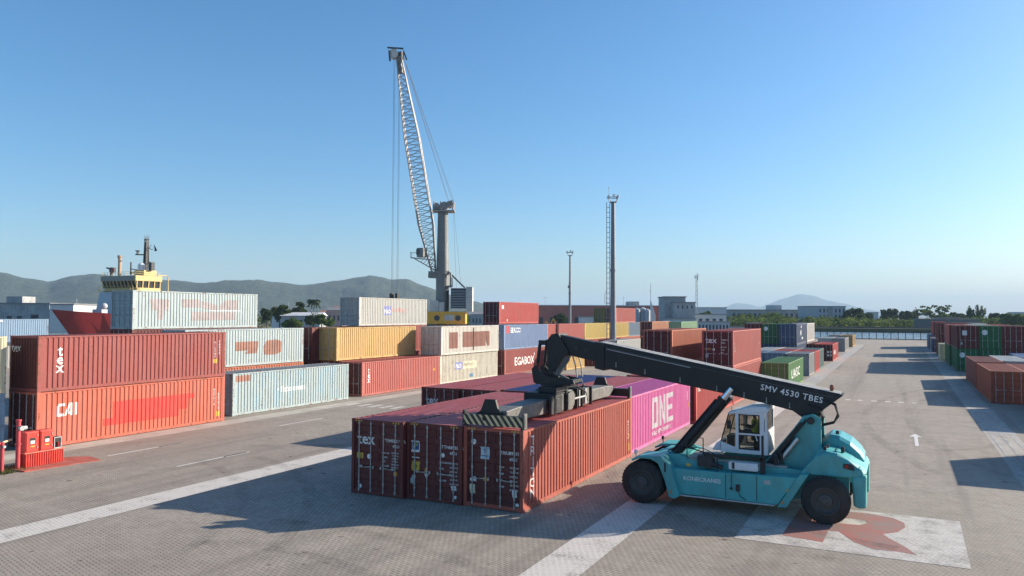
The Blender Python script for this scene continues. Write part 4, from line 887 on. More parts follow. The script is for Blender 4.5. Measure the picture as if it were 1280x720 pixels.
# mast plates carrying the boom hinge
for s in (-1, 1):
    a = MB(); a.prism([(-4.75, 1.28), (-1.95, 1.62), (-2.52, 2.36), (-2.52, 3.35), (-2.78, 3.52), (-3.12, 3.42), (-3.45, 2.95)], YC+s*0.62-0.07, YC+s*0.62+0.07); part(a, 'mast_plate', TEAL, bevel=0.02)
a = MB(); a.box(-2.75, -2.62, YC-0.55, YC+0.55, 1.7, 3.2); a.cyl((-2.86, YC-0.8, 3.28), (-2.86, YC+0.8, 3.28), 0.13, n=16); part(a, 'boom_hinge', DARK)
for s in (-1, 1):
    a = MB(); p0, p1 = Vector((-4.28, YC+s*0.85, 1.42)), Vector((-3.02, YC+s*0.85, 3.12)); a.bar(p0-Vector((0.2, 0, 0)), p1-Vector((0.12, 0, -0.05)), 0.14, 0.16); part(a, 'pipe_guide', BLACK)
    a = MB(); a.cyl(p0+Vector((0.12, 0, 0)), p0.lerp(p1, 0.72)+Vector((0.10, 0, 0)), 0.085, n=14); cy_ = part(a, 'exhaust_pipe', plain('brushed_metal', (0.55, 0.54, 0.52), 0.35, 0.8, 0.25, 8), bevel=0, smooth=True)
    a = MB()
    for k in range(4): a.tube([p0+Vector((-0.1+0.05*k, -s*0.1, 0.1)), p0.lerp(p1, 0.5)+Vector((-0.16+0.05*k, -s*0.08, 0.05)), p1+Vector((0.0, -s*0.06, 0.12+0.03*k))], 0.025, 6)
    part(a, 'hydraulic_hose', HOSE, bevel=0)
# boom
UB = Vector((-math.cos(R(10.4)), 0, math.sin(R(10.4)))); 
bo = MB(); bo.prism([(-1.80, 4.20), (-10.95, 5.88), (-10.95, 4.88), (-6.05, 4.08), (-4.3, 3.74), (-3.5, 3.56), (-3.12, 3.30), (-2.86, 3.12), (-2.62, 3.28), (-2.5, 3.62)], YC-0.45, YC+0.45)
boom = part(bo, 'boom', BLACK, bevel=0.025)
a = MB(); a.prism([(-1.9, 4.23), (-10.9, 5.885), (-10.9, 5.905), (-1.9, 4.25)], YC-0.40, YC-0.02); a.prism([(-1.9, 4.23), (-10.9, 5.885), (-10.9, 5.905), (-1.9, 4.25)], YC+0.06, YC+0.42); part(a, 'top_plate', DECK, boom, bevel=0)
for q in (-1, 1):
    a = MB(); p0, p1 = Vector((-2.15, 0, 4.262)), Vector((-10.6, 0, 5.815)); y0, y1 = YC+q*0.456, YC+q*0.30; dz = Vector((0, 0, 0.02)); dd = Vector((0, 0, -0.15))
    A = [Vector((p.x, y1, p.z))+dz+Vector((0, 0, 0.006)) for p in (p0, p1)]; B_ = [Vector((p.x, y0, p.z))+dd for p in (p0, p1)]; Cc = [Vector((p.x, y1, p.z))+dd for p in (p0, p1)]
    a.v += [tuple(v) for v in (A[0], B_[0], Cc[0], A[1], B_[1], Cc[1])]; a.f += [(0, 1, 2), (5, 4, 3), (0, 3, 4, 1), (1, 4, 5, 2), (2, 5, 3, 0)]; a.mi += [0]*5
    part(a, 'edge_strip', plain('greyed_edge_paint', (0.26, 0.25, 0.235), 0.6, 0, 0.3, 2, dirt=(0.1, 0.095, 0.09)), boom, bevel=0)
a = MB(); a.prism([(-10.7, 5.83), (-11.1, 5.90), (-11.1, 4.82), (-10.7, 4.74)], YC-0.49, YC+0.49); part(a, 'boom_collar', BLACK, boom)
for x in (-10.2, -9.0, -7.6, -6.2, -5.2, -4.4, -3.6):
    z = 4.98-(x+10.2)*0.19; a = MB()
    a.cyl((x, YC-0.455, z-0.05), (x, YC-0.475, z-0.05), 0.03, n=6); a.box(x-0.012, x+0.012, YC-0.47, YC-0.452, z-0.03, z+0.12)
    part(a, 'pipe_clamp', plain('worn_light_metal', (0.35, 0.35, 0.34), 0.5, 0.3), boom, bevel=0)
a = MB(); a.tube([(-10.6, YC-0.49, 5.62), (-7.2, YC-0.49, 4.99)], 0.022, 6); part(a, 'hydraulic_pipe', plain('worn_light_metal', (0.35, 0.35, 0.34), 0.5, 0.3), boom, bevel=0)
bm = text_bm('SMV 4530 TBES', 0.30, 0.004, 1.12); ang = R(-10.4)
for v in bm.verts:
    x, z = v.co.x, v.co.y; v.co = Vector((-4.62+5.3+x*math.cos(ang)-z*math.sin(ang), -0.456, 4.27+x*math.sin(ang)+z*math.cos(ang)))
bm_obj(bm, 'lettering', MARK, boom)
ib = MB(); ib.prism([(-10.9, 5.80), (-12.95, 6.18), (-13.0, 5.9), (-12.35, 5.33), (-10.9, 5.04)], YC-0.36, YC+0.36); inner = part(ib, 'inner_boom', BLACK, bevel=0.03)
a = MB(); a.prism([(-10.9, 5.805), (-12.9, 6.182), (-12.9, 6.195), (-10.9, 5.82)], YC-0.30, YC-0.05); a.cyl((-11.95, YC-0.365, 5.62), (-11.95, YC-0.38, 5.62), 0.10); a.cyl((-11.55, YC-0.365, 5.55), (-11.55, YC-0.38, 5.55), 0.10); part(a, 'wear_pad', DARK, inner, bevel=0)
hb = MB(); hb.prism([(-12.75, 6.22), (-13.05, 6.19), (-13.27, 5.92), (-13.24, 4.74), (-12.88, 4.64), (-12.5, 5.25), (-12.25, 5.42)], YC-0.44, YC+0.44); head = part(hb, 'boom_head', BLACK, bevel=0.012)
a = MB(); a.prism([(-12.36, 5.30), (-12.95, 4.50), (-12.72, 4.46), (-12.26, 5.12)], YC-0.46, YC-0.30); part(a, 'side_plate', SPREAD, head)
for s in (-1, 1):
    a = MB(); a.cyl((-13.62, YC+s*0.36, 5.75), (-13.72, YC+s*0.36, 4.95), 0.075); a.cyl((-13.72, YC+s*0.36, 4.95), (-13.76, YC+s*0.36, 4.62), 0.04); a.box(-13.66, -13.3, YC+s*0.36-0.06, YC+s*0.36+0.06, 5.72, 5.92); part(a, 'tilt_cylinder', BLACK)
    a = MB(); a.tube([(-12.15, YC+s*0.3, 5.3), (-12.02, YC+s*0.32, 4.9), (-11.95, YC+s*0.3, 4.4)], 0.03); part(a, 'damper_rod', plain('worn_light_metal', (0.35, 0.35, 0.34), 0.5, 0.3), bevel=0)
# rotator and spreader
XS = -13.12; YS = 30.32
a = MB()
for q in (-1, 1): a.prism([(-13.86, 4.12), (-13.96, 4.70), (-13.80, 4.86), (-13.66, 4.72), (-13.42, 4.46), (-13.05, 4.38), (-12.62, 4.40), (-12.05, 4.30), (-12.0, 4.14), (-12.5, 4.06), (-13.5, 4.06)], YC+q*0.44-0.04, YC+q*0.44+0.04)
a.box(-13.8, -12.2, YC-0.40, YC+0.40, 4.06, 4.16); a.cyl((-13.1, YC-0.5, 4.62), (-13.1, YC+0.5, 4.62), 0.13, n=14); a.prism([(-13.3, 4.75), (-12.9, 4.75), (-12.8, 4.2), (-13.4, 4.2)], YC-0.2, YC+0.2)
a.box(-12.35, -12.05, YC-0.40, YC+0.40, 4.16, 4.30); rot = part(a, 'rotator_yoke', BLACK, bevel=0.01)
a = MB(); a.prism([(-12.95, 4.52), (-12.35, 4.30), (-12.25, 4.36), (-12.85, 4.62)], YC-0.47, YC-0.36); part(a, 'worn_plate', SPREAD, rot)
a = MB(); a.cyl((XS, YC, 3.72), (XS, YC, 4.06), 0.58, n=28); part(a, 'rotator_ring', DARK, rot)
sp = MB(); sp.box(XS-0.62, XS+0.62, YS-2.0, YS-0.9, 3.02, 3.74); sp.box(XS-0.62, XS+0.62, YS+0.9, YS+2.0, 3.02, 3.74); sp.box(XS-0.55, XS-0.3, YS-0.9, YS+0.9, 3.05, 3.8); sp.box(XS+0.3, XS+0.55, YS-0.9, YS+0.9, 3.52, 3.8); sp.box(XS+0.3, XS+0.55, YS-0.9, YS+0.9, 3.05, 3.2); sp.box(XS-0.3, XS+0.3, YS-0.9, YS+0.9, 3.1, 3.7)
spr = part(sp, 'spreader_frame', SPREAD, bevel=0.02)
a = MB()
for yy, zz in ((YS-2.02, 3.78), (YS-0.88, 3.84), (YS+0.30, 3.84), (YS+0.92, 3.84), (YS+2.02, 3.78)): a = MB(); a.box(XS-0.7, XS+0.72, yy-0.03, yy+0.03, 2.98, zz); part(a, 'steel_bulkhead', BLACK, spr, bevel=0.004)
a = MB(); a.box(XS-0.66, XS+0.66, YS-2.0, YS-0.6, 3.742, 3.80); part(a, 'top_cover', BLACK, spr, bevel=0.004)
a = MB(); a.box(XS-0.2, XS+0.6, YS-1.75, YS-0.8, 3.81, 4.02); part(a, 'oil_box', BLACK, spr); a = MB(); a.prism([(YS-0.86, 3.05), (YS-0.86, 3.72), (YS-0.3, 3.78), (YS-0.12, 3.6), (YS-0.2, 3.2), (YS-0.5, 3.02)], XS+0.72, XS+0.78, axis='x'); part(a, 'worn_cover', SPREAD, spr)
a = MB(); a.box(XS+0.55, XS+0.68, YS-2.35, YS-1.25, 3.0, 3.72); a.box(XS+0.64, XS+0.70, YS-1.9, YS-1.6, 3.08, 3.6); part(a, 'valve_cover', DARK, spr)
a = MB()
for k in range(6):
    y = YS-0.75+k*0.3; a.tube([(XS+0.4, y, 3.78), (XS+0.66, y+0.05, 3.6), (XS+0.62, y+0.12, 3.3), (XS+0.5, y+0.2, 3.12)], 0.026, 6)
a.tube([(XS+0.3, YS-0.6, 3.9), (XS+0.75, YS+0.2, 3.95), (XS+0.7, YS+1.3, 3.6), (XS+0.66, YS+1.6, 3.2)], 0.03); a.tube([(XS, YS-0.2, 4.2), (XS+0.55, YS+0.4, 4.15), (XS+0.62, YS+1.0, 3.6)], 0.03)
part(a, 'hydraulic_hose', HOSE, spr, bevel=0)
a = MB(); a.cyl((XS+0.68, YS-0.9, 3.42), (XS+0.68, YS+1.2, 3.42), 0.05); a.box(XS+0.56, XS+0.7, YS+1.25, YS+1.45, 3.1, 3.75); a.box(XS+0.56, XS+0.72, YS-0.35, YS-0.22, 3.05, 3.75); a.box(XS+0.56, XS+0.72, YS+0.5, YS+0.6, 3.05, 3.75); part(a, 'shift_cylinder', plain('worn_light_metal', (0.35, 0.35, 0.34), 0.5, 0.3), spr, bevel=0)
for s in (-1, 1):
    a = MB(); y0, y1 = sorted((YS+s*1.9, YS+s*5.75)); a.prism([(YS+s*1.9, 3.03), (YS+s*1.9, 3.58), (YS+s*4.9, 3.55), (YS+s*5.75, 3.50), (YS+s*5.75, 3.30), (YS+s*5.2, 3.03)], XS-0.42, XS+0.42, axis='x'); arm = part(a, 'telescopic_arm', SPREAD, bevel=0.03)
    a = MB(); a.prism([(XS-0.85, 3.34), (XS-0.62, 3.50), (XS-0.46, 3.90), (XS-0.02, 3.90), (XS+0.08, 3.58), (XS+0.34, 3.34)], YS+s*5.76-0.06, YS+s*5.76+0.06); part(a, 'gusset', BLACK, arm)
    a = MB(); y0, y1 = sorted((YS+s*6.06, YS+s*5.78)); a.box(XS-1.21, XS+1.21, y0, y1, 2.985, 3.36); eb = part(a, 'end_beam', BLACK, bevel=0.01)
    a = MB(); f = YS+s*6.063; a.box(XS-1.2, XS+1.2, min(f, f+s*0.01), max(f, f+s*0.01), 2.99, 3.37); part(a, 'warning_board', STRIPE, eb, bevel=0)
    a = MB(); a.cyl((XS-0.32, f+s*0.012, 3.24), (XS-0.32, f+s*0.03, 3.24), 0.085, n=14); part(a, 'sensor', BLACK, eb, bevel=0)
    for q in (-1, 1):
        a = MB(); a.box(XS+q*1.22-0.05, XS+q*1.22+0.05, y0+0.02, y1-0.02, 2.93, 3.48); a.box(XS+q*1.27-0.012, XS+q*1.27+0.012, (y0+y1)/2-0.09, (y0+y1)/2+0.09, 3.0, 3.44); part(a, 'guide_flap', SPREAD if q > 0 else BLACK, eb)
        a = MB(); a.cyl((XS+q*1.12, YS+s*5.95, 2.86), (XS+q*1.12, YS+s*5.95, 2.99), 0.045); part(a, 'twistlock', DARK, eb, bevel=0)
# lift cylinders
for s in (-1, 1):
    p0, p1 = Vector((-7.92, YC+s*0.72, 1.42)), Vector((-5.62, YC+s*0.56, 4.28)); pm = p0.lerp(p1, 0.86)
    a = MB(); a.cyl(p0, pm, 0.165, n=20); a.cyl(pm-(p1-p0).normalized()*0.12, pm, 0.185, n=20); lc = part(a, 'lift_cylinder', BLACK, bevel=0, smooth=True)
    a = MB(); a.cyl(pm, p1, 0.115, n=18); part(a, 'piston_rod', CHROME, lc, bevel=0, smooth=True)
    a = MB(); a.cyl(p0.lerp(pm, 0.05)+Vector((-0.16, s*0.06, 0.10)), p0.lerp(pm, 0.95)+Vector((-0.16, s*0.06, 0.10)), 0.03); part(a, 'hydraulic_pipe', HOSE, lc, bevel=0)
# hoses behind the boom
a = MB()
for k in range(4):
    y = YC-0.5+0.12*k
    a.tube([(-2.35, y, 3.98), (-2.08, y-0.04, 3.85), (-1.98, y-0.06, 3.55-0.04*k), (-2.12, y, 3.22), (-2.5, y+0.02, 3.10), (-2.9, y+0.04, 3.0)], 0.032, 6)
    a.tube([(-3.0, y, 3.82), (-2.62, y-0.05, 3.7), (-2.46, y-0.05, 3.4), (-2.55, y, 3.05), (-2.9, y, 2.9)], 0.028, 6)
part(a, 'hydraulic_hose', HOSE, bevel=0)
a = MB(); a.cyl((-2.2, YC-0.1, 4.25), (-2.2, YC-0.1, 4.34), 0.04); part(a, 'beacon_base', DARK, boom, bevel=0)
a = MB(); a.lathe((-2.2, YC-0.1, 4.34), (0, 0, 1), [(0, 0.075), (0.12, 0.08), (0.18, 0.06), (0.2, 0.01)], 14); part(a, 'beacon', plain('amber_beacon', (0.30, 0.08, 0.03), 0.3, 0, 0.1), boom, bevel=0, smooth=True)
# deck, rails, boxes on the near side
a = MB(); a.box(-7.2, -3.6, YC-1.25, YC-0.9, 1.63, 1.68); a.box(-7.2, -3.6, YC+0.9, YC+1.25, 1.63, 1.68); a.box(-7.1, -6.1, YC-1.2, YC+1.2, 1.69, 1.73); part(a, 'walkway', DECK)
a = MB(); a.box(-6.35, -4.35, YC-1.66, YC-1.54, 1.86, 1.98); a.box(-4.45, -4.30, YC-1.66, YC-1.50, 1.40, 2.0); a.box(-4.42, -4.34, YC-1.60, YC-1.54, 1.98, 2.75); a.box(-6.45, -6.3, YC-1.62, YC-1.3, 1.86, 1.98); part(a, 'cab_slide_rail', BLACK)
a = MB(); a.box(-6.68, -6.12, YC-1.6, YC-1.2, 1.46, 1.86); a.cyl((-6.15, YC-1.62, 1.62), (-5.75, YC-1.62, 1.50), 0.08); part(a, 'filter_box', DARK)
a = MB(); a.box(-5.55, -4.52, YC-1.68, YC-1.30, 1.47, 1.76); tk = part(a, 'white_tank', CABW, bevel=0.05); a = MB(); a.box(-5.42, -5.33, YC-1.70, YC-1.675, 1.52, 1.74); part(a, 'tank_strap', DARK, tk, bevel=0)
a = MB(); a.tube([(-5.95, YC-1.68, 1.9), (-5.9, YC-1.72, 1.2), (-5.9, YC-1.72, 1.05)], 0.02); a.tube([(-6.5, YC-1.55, 2.15), (-6.0, YC-1.6, 1.95)], 0.015); part(a, 'cable', HOSE, bevel=0)
a = MB(); a.cyl((-7.55, YC+1.55, 1.76), (-7.55, YC+1.55, 1.92), 0.025); a.cyl((-7.62, YC+1.55, 1.98), (-7.48, YC+1.55, 1.98), 0.08); part(a, 'work_lamp', DARK, bevel=0)
for k, (x, y, z) in enumerate(((-4.0, YC-1.1, 1.75), (-3.85, YC-0.9, 1.8), (-3.95, YC-0.7, 1.85))):
    a = MB(); a.cyl((x, y, z-0.1), (x, y, z+0.18), 0.08, n=10); a.ball((x, y, z+0.22), 0.09, 5); part(a, 'hydraulic_filter', DARK, bevel=0)
# cab
CY0, CY1 = YC-0.92, YC+0.72
cb = MB(); cb.box(-5.98, -4.30, CY0, CY1, 1.95, 2.02)
for y0, y1 in ((CY0, CY0+0.06), (CY1-0.06, CY1)):
    cb.box(-5.44, -5.32, y0, y1, 2.02, 3.5); cb.box(-4.58, -4.42, y0, y1, 2.02, 3.55); cb.box(-5.32, -4.58, y0, y1, 2.02, 2.10); cb.box(-5.32, -4.58, y0, y1, 3.38, 3.5); cb.box(-5.32, -4.58, y0, y1, 2.63, 2.70)
    cb.prism([(-5.98, 2.02), (-5.44, 2.02), (-5.44, 2.16), (-5.95, 2.34)], y0, y1)
cb.box(-4.42, -4.30, CY0, CY1, 2.02, 2.80); cb.box(-4.40, -4.32, CY0, CY0+0.08, 2.8, 3.58); cb.box(-4.40, -4.32, CY1-0.08, CY1, 2.8, 3.58)
cab = part(cb, 'cab', CABW, bevel=0.012)
a = MB(); a.prism([(-5.72, 3.42), (-5.40, 3.50), (-4.95, 3.66), (-4.36, 3.70), (-4.28, 3.62), (-4.28, 3.50), (-5.70, 3.36)], CY0-0.015, CY1+0.015); part(a, 'cab_roof', CABW, cab, bevel=0.03)
a = MB(); a.prism([(-6.32, 1.98), (-5.99, 1.98), (-5.97, 2.32), (-6.15, 2.26)], CY0+0.1, CY1-0.1); part(a, 'cab_nose', CABW, cab, bevel=0.05)
for y in (CY0+0.03, CY1-0.03): a = MB(); a.prism([(-5.94, 2.34), (-5.45, 2.18), (-5.45, 3.40), (-5.66, 3.36)], y-0.006, y+0.006); part(a, 'side_glass', GLASS, cab, bevel=0)
a = MB(); a.prism([(-5.99, 2.34), (-5.97, 2.34), (-5.68, 3.38), (-5.70, 3.38)], CY0+0.05, CY1-0.05); part(a, 'windscreen', GLASS, cab, bevel=0)
for y in (CY0+0.08, CY1-0.08): a = MB(); a.tube([(-5.97, y, 2.34), (-5.69, y, 3.38)], 0.025, 6); part(a, 'windscreen_seal', BLACK, cab, bevel=0)
a = MB(); a.box(-4.37, -4.35, CY0+0.08, CY1-0.08, 2.8, 3.54); part(a, 'rear_glass', glass_mat('pale_glass', (0.55, 0.53, 0.47), 0.05, 0.5), cab, bevel=0)
for y in (CY0+0.03, CY1-0.03):
    fr = MB(); x0, x1 = -5.32, -4.58
    for z0, z1 in ((2.70, 3.38), (2.10, 2.63)):
        fr.box(x0, x0+0.035, y-0.035, y+0.035, z0, z1); fr.box(x1-0.035, x1, y-0.035, y+0.035, z0, z1); fr.box(x0+0.035, x1-0.035, y-0.035, y+0.035, z0, z0+0.035); fr.box(x0+0.035, x1-0.035, y-0.035, y+0.035, z1-0.035, z1)
    dr = part(fr, 'door', BLACK, cab, bevel=0)
    a = MB(); a.box(-5.285, -4.615, y-0.005, y+0.005, 2.735, 3.345); a.box(-5.285, -4.615, y-0.005, y+0.005, 2.135, 2.595); part(a, 'pane', GLASS, dr, bevel=0)
    a = MB(); a.bar((-4.66, y-0.05*(1 if y < YC else -1), 2.45), (-4.72, y-0.05*(1 if y < YC else -1), 2.66), 0.03, 0.03); part(a, 'handle', CABW, dr, bevel=0)
a = MB(); a.tube([(-5.5, CY0-0.0, 3.35), (-5.62, CY0-0.12, 3.3), (-5.64, CY0-0.14, 3.15)], 0.014); a.box(-5.70, -5.58, CY0-0.2, CY0-0.08, 2.85, 3.15); part(a, 'mirror', BLACK, cab, bevel=0)
a = MB(); a.tube([(-5.62, CY0+0.3, 3.43), (-5.62, CY0+0.3, 3.62)], 0.008); part(a, 'aerial', BLACK, cab, bevel=0)
a = MB(); a.box(-4.98, -4.55, YC-0.36, YC+0.16, 2.36, 2.50); a.box(-4.62, -4.50, YC-0.36, YC+0.16, 2.50, 3.12); a.box(-4.9, -4.6, YC-0.3, YC+0.1, 2.02, 2.36); part(a, 'seat', DARK, cab, bevel=0.04)
a = MB(); a.cyl((-5.72, YC-0.1, 2.05), (-5.52, YC-0.1, 2.66), 0.035); a.lathe((-5.5, YC-0.1, 2.70), (0.35, 0, 1), [(-0.015, 0.19), (0.0, 0.205), (0.015, 0.19), (0.0, 0.175), (-0.015, 0.19)], 20); a.box(-5.85, -5.6, YC-0.4, YC+0.3, 2.05, 2.5); part(a, 'steering_console', DARK, cab, bevel=0)

# rails, steps and small marks
a = MB(); a.tube([(-7.15, YC-1.22, 1.68), (-7.15, YC-1.22, 2.45), (-6.55, YC-1.22, 2.45), (-6.55, YC-1.22, 1.68)], 0.022, 6); a.tube([(-7.15, YC-1.22, 2.08), (-6.55, YC-1.22, 2.08)], 0.018, 6); part(a, 'handrail', BLACK, bevel=0)
for x, z, w_, h_, mt in ((-4.3, 1.12, .22, .14, LGR), (-7.02, 1.5, .16, .1, YEL), (-3.55, 0.9, .12, .12, YEL)): a = MB(); a.box(x, x+w_, YC-1.872, YC-1.868, z, z+h_); part(a, 'sticker', mt, bevel=0)
a = MB(); a.box(-2.02, -2.0, YC-1.30, YC+1.30, 2.375, 2.39); part(a, 'panel_gap', DARK, cwo, bevel=0)
a = MB(); a.tube([(-8.0, YC-0.7, 1.8), (-7.5, YC-0.85, 2.0), (-7.0, YC-0.8, 1.95), (-6.4, YC-1.0, 1.85)], 0.025, 6); a.tube([(-8.0, YC-0.6, 1.8), (-7.4, YC-0.7, 2.1), (-6.9, YC-0.7, 1.9), (-6.3, YC-0.95, 1.8)], 0.025, 6); part(a, 'hydraulic_hose', HOSE, bevel=0)
# ------------------------------------------------------------------ the driver, seated in the cab facing the load (-X)
SKIN = plain('skin', (0.42, 0.25, 0.18), 0.55, 0, 0.08); VEST = plain('lime_vest', (0.70, 0.85, 0.04), 0.6, 0, 0.12); CLOTH = plain('dark_workwear', (0.05, 0.06, 0.09), 0.8, 0, 0.2); HAIR = plain('dark_hair', (0.02, 0.015, 0.012), 0.7, 0, 0.2)
bmk = bmesh.new()
J = [(0, 0, 0.10, .15, .12), (0.02, 0, 0.32, .13, .11), (0.02, 0, 0.50, .15, .11), (0.0, 0, 0.60, .07, .07), (-0.02, 0, 0.68, .05, .055), (-0.03, 0, 0.75, .075, .085), (-0.035, 0, 0.84, .085, .10), (-0.03, 0, 0.91, .06, .065),
     (0.02, -.17, 0.52, .06), (-0.08, -.24, 0.30, .048), (-0.32, -.16, 0.34, .036), (-0.40, -.13, 0.36, .034), (0.02, .17, 0.52, .06), (-0.08, .24, 0.30, .048), (-0.32, .16, 0.34, .036), (-0.40, .13, 0.36, .034),
     (-0.05, -.10, 0.09, .09), (-0.45, -.13, 0.13, .068), (-0.50, -.12, -0.28, .045), (-0.62, -.12, -0.33, .04), (-0.05, .10, 0.09, .09), (-0.45, .13, 0.13, .068), (-0.50, .12, -0.28, .045), (-0.62, .12, -0.33, .04)]
Ed = [(0, 1), (1, 2), (2, 3), (3, 4), (4, 5), (5, 6), (6, 7), (2, 8), (8, 9), (9, 10), (10, 11), (2, 12), (12, 13), (13, 14), (14, 15), (0, 16), (16, 17), (17, 18), (18, 19), (0, 20), (20, 21), (21, 22), (22, 23)]
for hw in (11, 15):
    hx, hy, hz = J[hw][:3]; sg = 1 if hy > 0 else -1
    J.append((hx-0.06, hy, hz+0.005, .026, .016)); Ed.append((hw, len(J)-1)); pb = len(J)-1
    for k, (dy, ln) in enumerate(((-.030, .060), (-.010, .072), (.010, .068), (.028, .052))):
        J.append((hx-0.085, hy+dy, hz+0.012, .0095)); Ed.append((pb, len(J)-1)); J.append((hx-0.085-ln*0.6, hy+dy*1.05, hz-0.004, .0085)); Ed.append((len(J)-2, len(J)-1)); J.append((hx-0.085-ln*0.75, hy+dy*1.05, hz-0.03, .0075)); Ed.append((len(J)-2, len(J)-1))
    J.append((hx-0.03, hy-sg*.04, hz-0.005, .011)); Ed.append((hw, len(J)-1)); J.append((hx-0.065, hy-sg*.055, hz-0.02, .009)); Ed.append((len(J)-2, len(J)-1))
J.append((-0.135, 0, 0.81, .014)); Ed.append((6, len(J)-1))
def person_mesh():
    for j in J: bmk.verts.new(j[:3])
    bmk.verts.ensure_lookup_table()
    lay = bmk.verts.layers.skin.verify()
    for v, j in zip(bmk.verts, J): v[lay].radius = (j[3], j[4] if len(j) > 4 else j[3])
    bmk.verts[0][lay].use_root = True
    for e in Ed: bmk.edges.new((bmk.verts[e[0]], bmk.verts[e[1]]))
    me = bpy.data.meshes.new('person'); bmk.to_mesh(me); bmk.free(); return me
pm_ = person_mesh()
for mt in (CLOTH,): pm_.materials.append(mt)
pe = bpy.data.objects.new('person', pm_); C.objects.link(pe); pe.location = (-4.86, YC-0.16, 2.54)
pe.modifiers.new('skin', 'SKIN'); sb = pe.modifiers.new('subsurf', 'SUBSURF'); sb.levels = 2; sb.render_levels = 2
tag(pe, 'person in a lime vest sitting at the controls in the cab', 'person')
def sk_mat():
    mt, n, b = new_mat('person_skin_and_workwear', 0.7)
    t = n.nodes.new('ShaderNodeTexCoord'); s = n.nodes.new('ShaderNodeSeparateXYZ'); n.links.new(t.outputs['Object'], s.inputs[0])
    g = node(n, 'ShaderNodeMath', operation='GREATER_THAN'); n.links.new(s.outputs[2], g.inputs[0]); g.inputs[1].default_value = 0.62
    h = node(n, 'ShaderNodeMath', operation='LESS_THAN'); n.links.new(s.outputs[0], h.inputs[0]); h.inputs[1].default_value = -0.33
    k = node(n, 'ShaderNodeMath', operation='GREATER_THAN'); n.links.new(s.outputs[2], k.inputs[0]); k.inputs[1].default_value = 0.27
    hk = node(n, 'ShaderNodeMath', operation='MULTIPLY'); n.links.new(h.outputs[0], hk.inputs[0]); n.links.new(k.outputs[0], hk.inputs[1])
    mx = node(n, 'ShaderNodeMath', operation='MAXIMUM'); n.links.new(g.outputs[0], mx.inputs[0]); n.links.new(hk.outputs[0], mx.inputs[1])
    n.links.new(mix(n, mx.outputs[0], (0.05, 0.06, 0.09, 1), (0.42, 0.25, 0.18, 1)), b.inputs['Base Color']); return mt
pm_.materials[0] = sk_mat()
a = MB(); a.lathe((0.01, 0, 0.05), (0, 0, 1), [(0.06, 0.15), (0.1, 0.185), (0.3, 0.17), (0.48, 0.175), (0.53, 0.13), (0.57, 0.075)], 16)
for i, v in enumerate(a.v): a.v[i] = (v[0]*0.82, v[1]*1.05, v[2])
ve = a.build('vest', VEST, pe, smooth=True, org=None) if False else None
me = a.mesh('vest'); me.materials.append(VEST); ve = bpy.data.objects.new('vest', me); C.objects.link(ve); ve.parent = pe
a = MB(); a.ball((-0.02, 0, 0.885), 0.105, 6, (1, 0.95, 0.75)); me = a.mesh('hair'); me.materials.append(HAIR); hr = bpy.data.objects.new('hair', me); C.objects.link(hr); hr.parent = pe

# ------------------------------------------------------------------ fire point on the left
FRED = plain('fire_red_paint', (0.55, 0.05, 0.035), 0.45, 0, 0.15, 3); FPINK = plain('weathered_red_pipe', (0.48, 0.06, 0.07), 0.5, 0, 0.15, 4); FDARK = plain('black_interior', (0.02, 0.02, 0.02), 0.6)
a = MB(); a.prism([(-36.0, 20.3), (-34.3, 20.3), (-33.9, 23.6), (-35.3, 23.9), (-36.2, 22.9)], 0.0, 0.05, axis='z')
tag(a.build('fire_point_slab', plain('red_painted_concrete', (0.42, 0.10, 0.07), 0.8, 0, 0.3, 2, dirt=(0.25, 0.2, 0.17))), 'red painted slab under the fire hose cabinets', 'slab')
pl = empty('fluted_plinth', (-35.2, 21.6, 0.05), 'red fluted plinth carrying the two fire cabinets', 'plinth')
a = MB(); a.box(-35.55, -34.98, 20.72, 22.48, 0.05, 0.66)
for k in range(17): y = 20.76+k*0.105; a.cyl((-34.98, y, 0.06), (-34.98, y, 0.64), 0.035, n=8)
for k in range(5): x = -35.5+k*0.11; a.cyl((x, 20.72, 0.06), (x, 20.72, 0.64), 0.03, n=8)
a.build('base', FRED, pl, bevel=0.005); a = MB(); a.box(-35.6, -34.93, 20.68, 22.52, 0.662, 0.70); a.build('cap', plain('pale_red_cap', (0.6, 0.2, 0.14), 0.6), pl)
for k, (y0, y1, lab) in enumerate(((20.74, 21.34, 'red fire hose cabinet standing beside the red pipe'), (21.40, 22.0, 'red fire hose cabinet right of the first, nearer the framed box'))):
    h = empty('fire_hose_cabinet', (-35.2, (y0+y1)/2, 0.70), lab, 'fire cabinet', 'fire hose cabinets'); a = MB(); a.box(-35.45, -35.03, y0, y1, 0.703, 1.62); a.build('case', FRED, h, bevel=0.01)
    a = MB(); a.box(-35.03, -35.0, y0+0.04, y1-0.04, 0.74, 1.58); dd = a.build('door', FRED, h, bevel=0.006)
    a = MB(); a.box(-34.999, -34.99, (y0+y1)/2-0.11, (y0+y1)/2+0.13, 1.06, 1.34); a.build('window', FDARK, dd); a = MB(); a.box(-34.988, -34.985, (y0+y1)/2-0.09, (y0+y1)/2+0.10, 1.08, 1.22); a.build('hose', plain('white_hose', (0.7, 0.7, 0.7), 0.6), dd)
    a = MB(); a.box(-34.999, -34.995, (y0+y1)/2-0.08, (y0+y1)/2+0.1, 0.93, 0.99); a.build('sticker', AMB, dd); a = MB(); a.box(-35.0, -34.97, y1-0.09, y1-0.06, 0.85, 0.95); a.box(-35.0, -34.97, y1-0.09, y1-0.06, 1.4, 1.48); a.build('hinge', LGR, dd)
eb_ = empty('extinguisher_box', (-35.2, 22.25, 0.70), 'small grey framed extinguisher box right of the cabinets', 'box')
a = MB(); a.box(-35.35, -35.08, 22.07, 22.42, 0.703, 1.22); a.build('case', FDARK, eb_); a = MB()
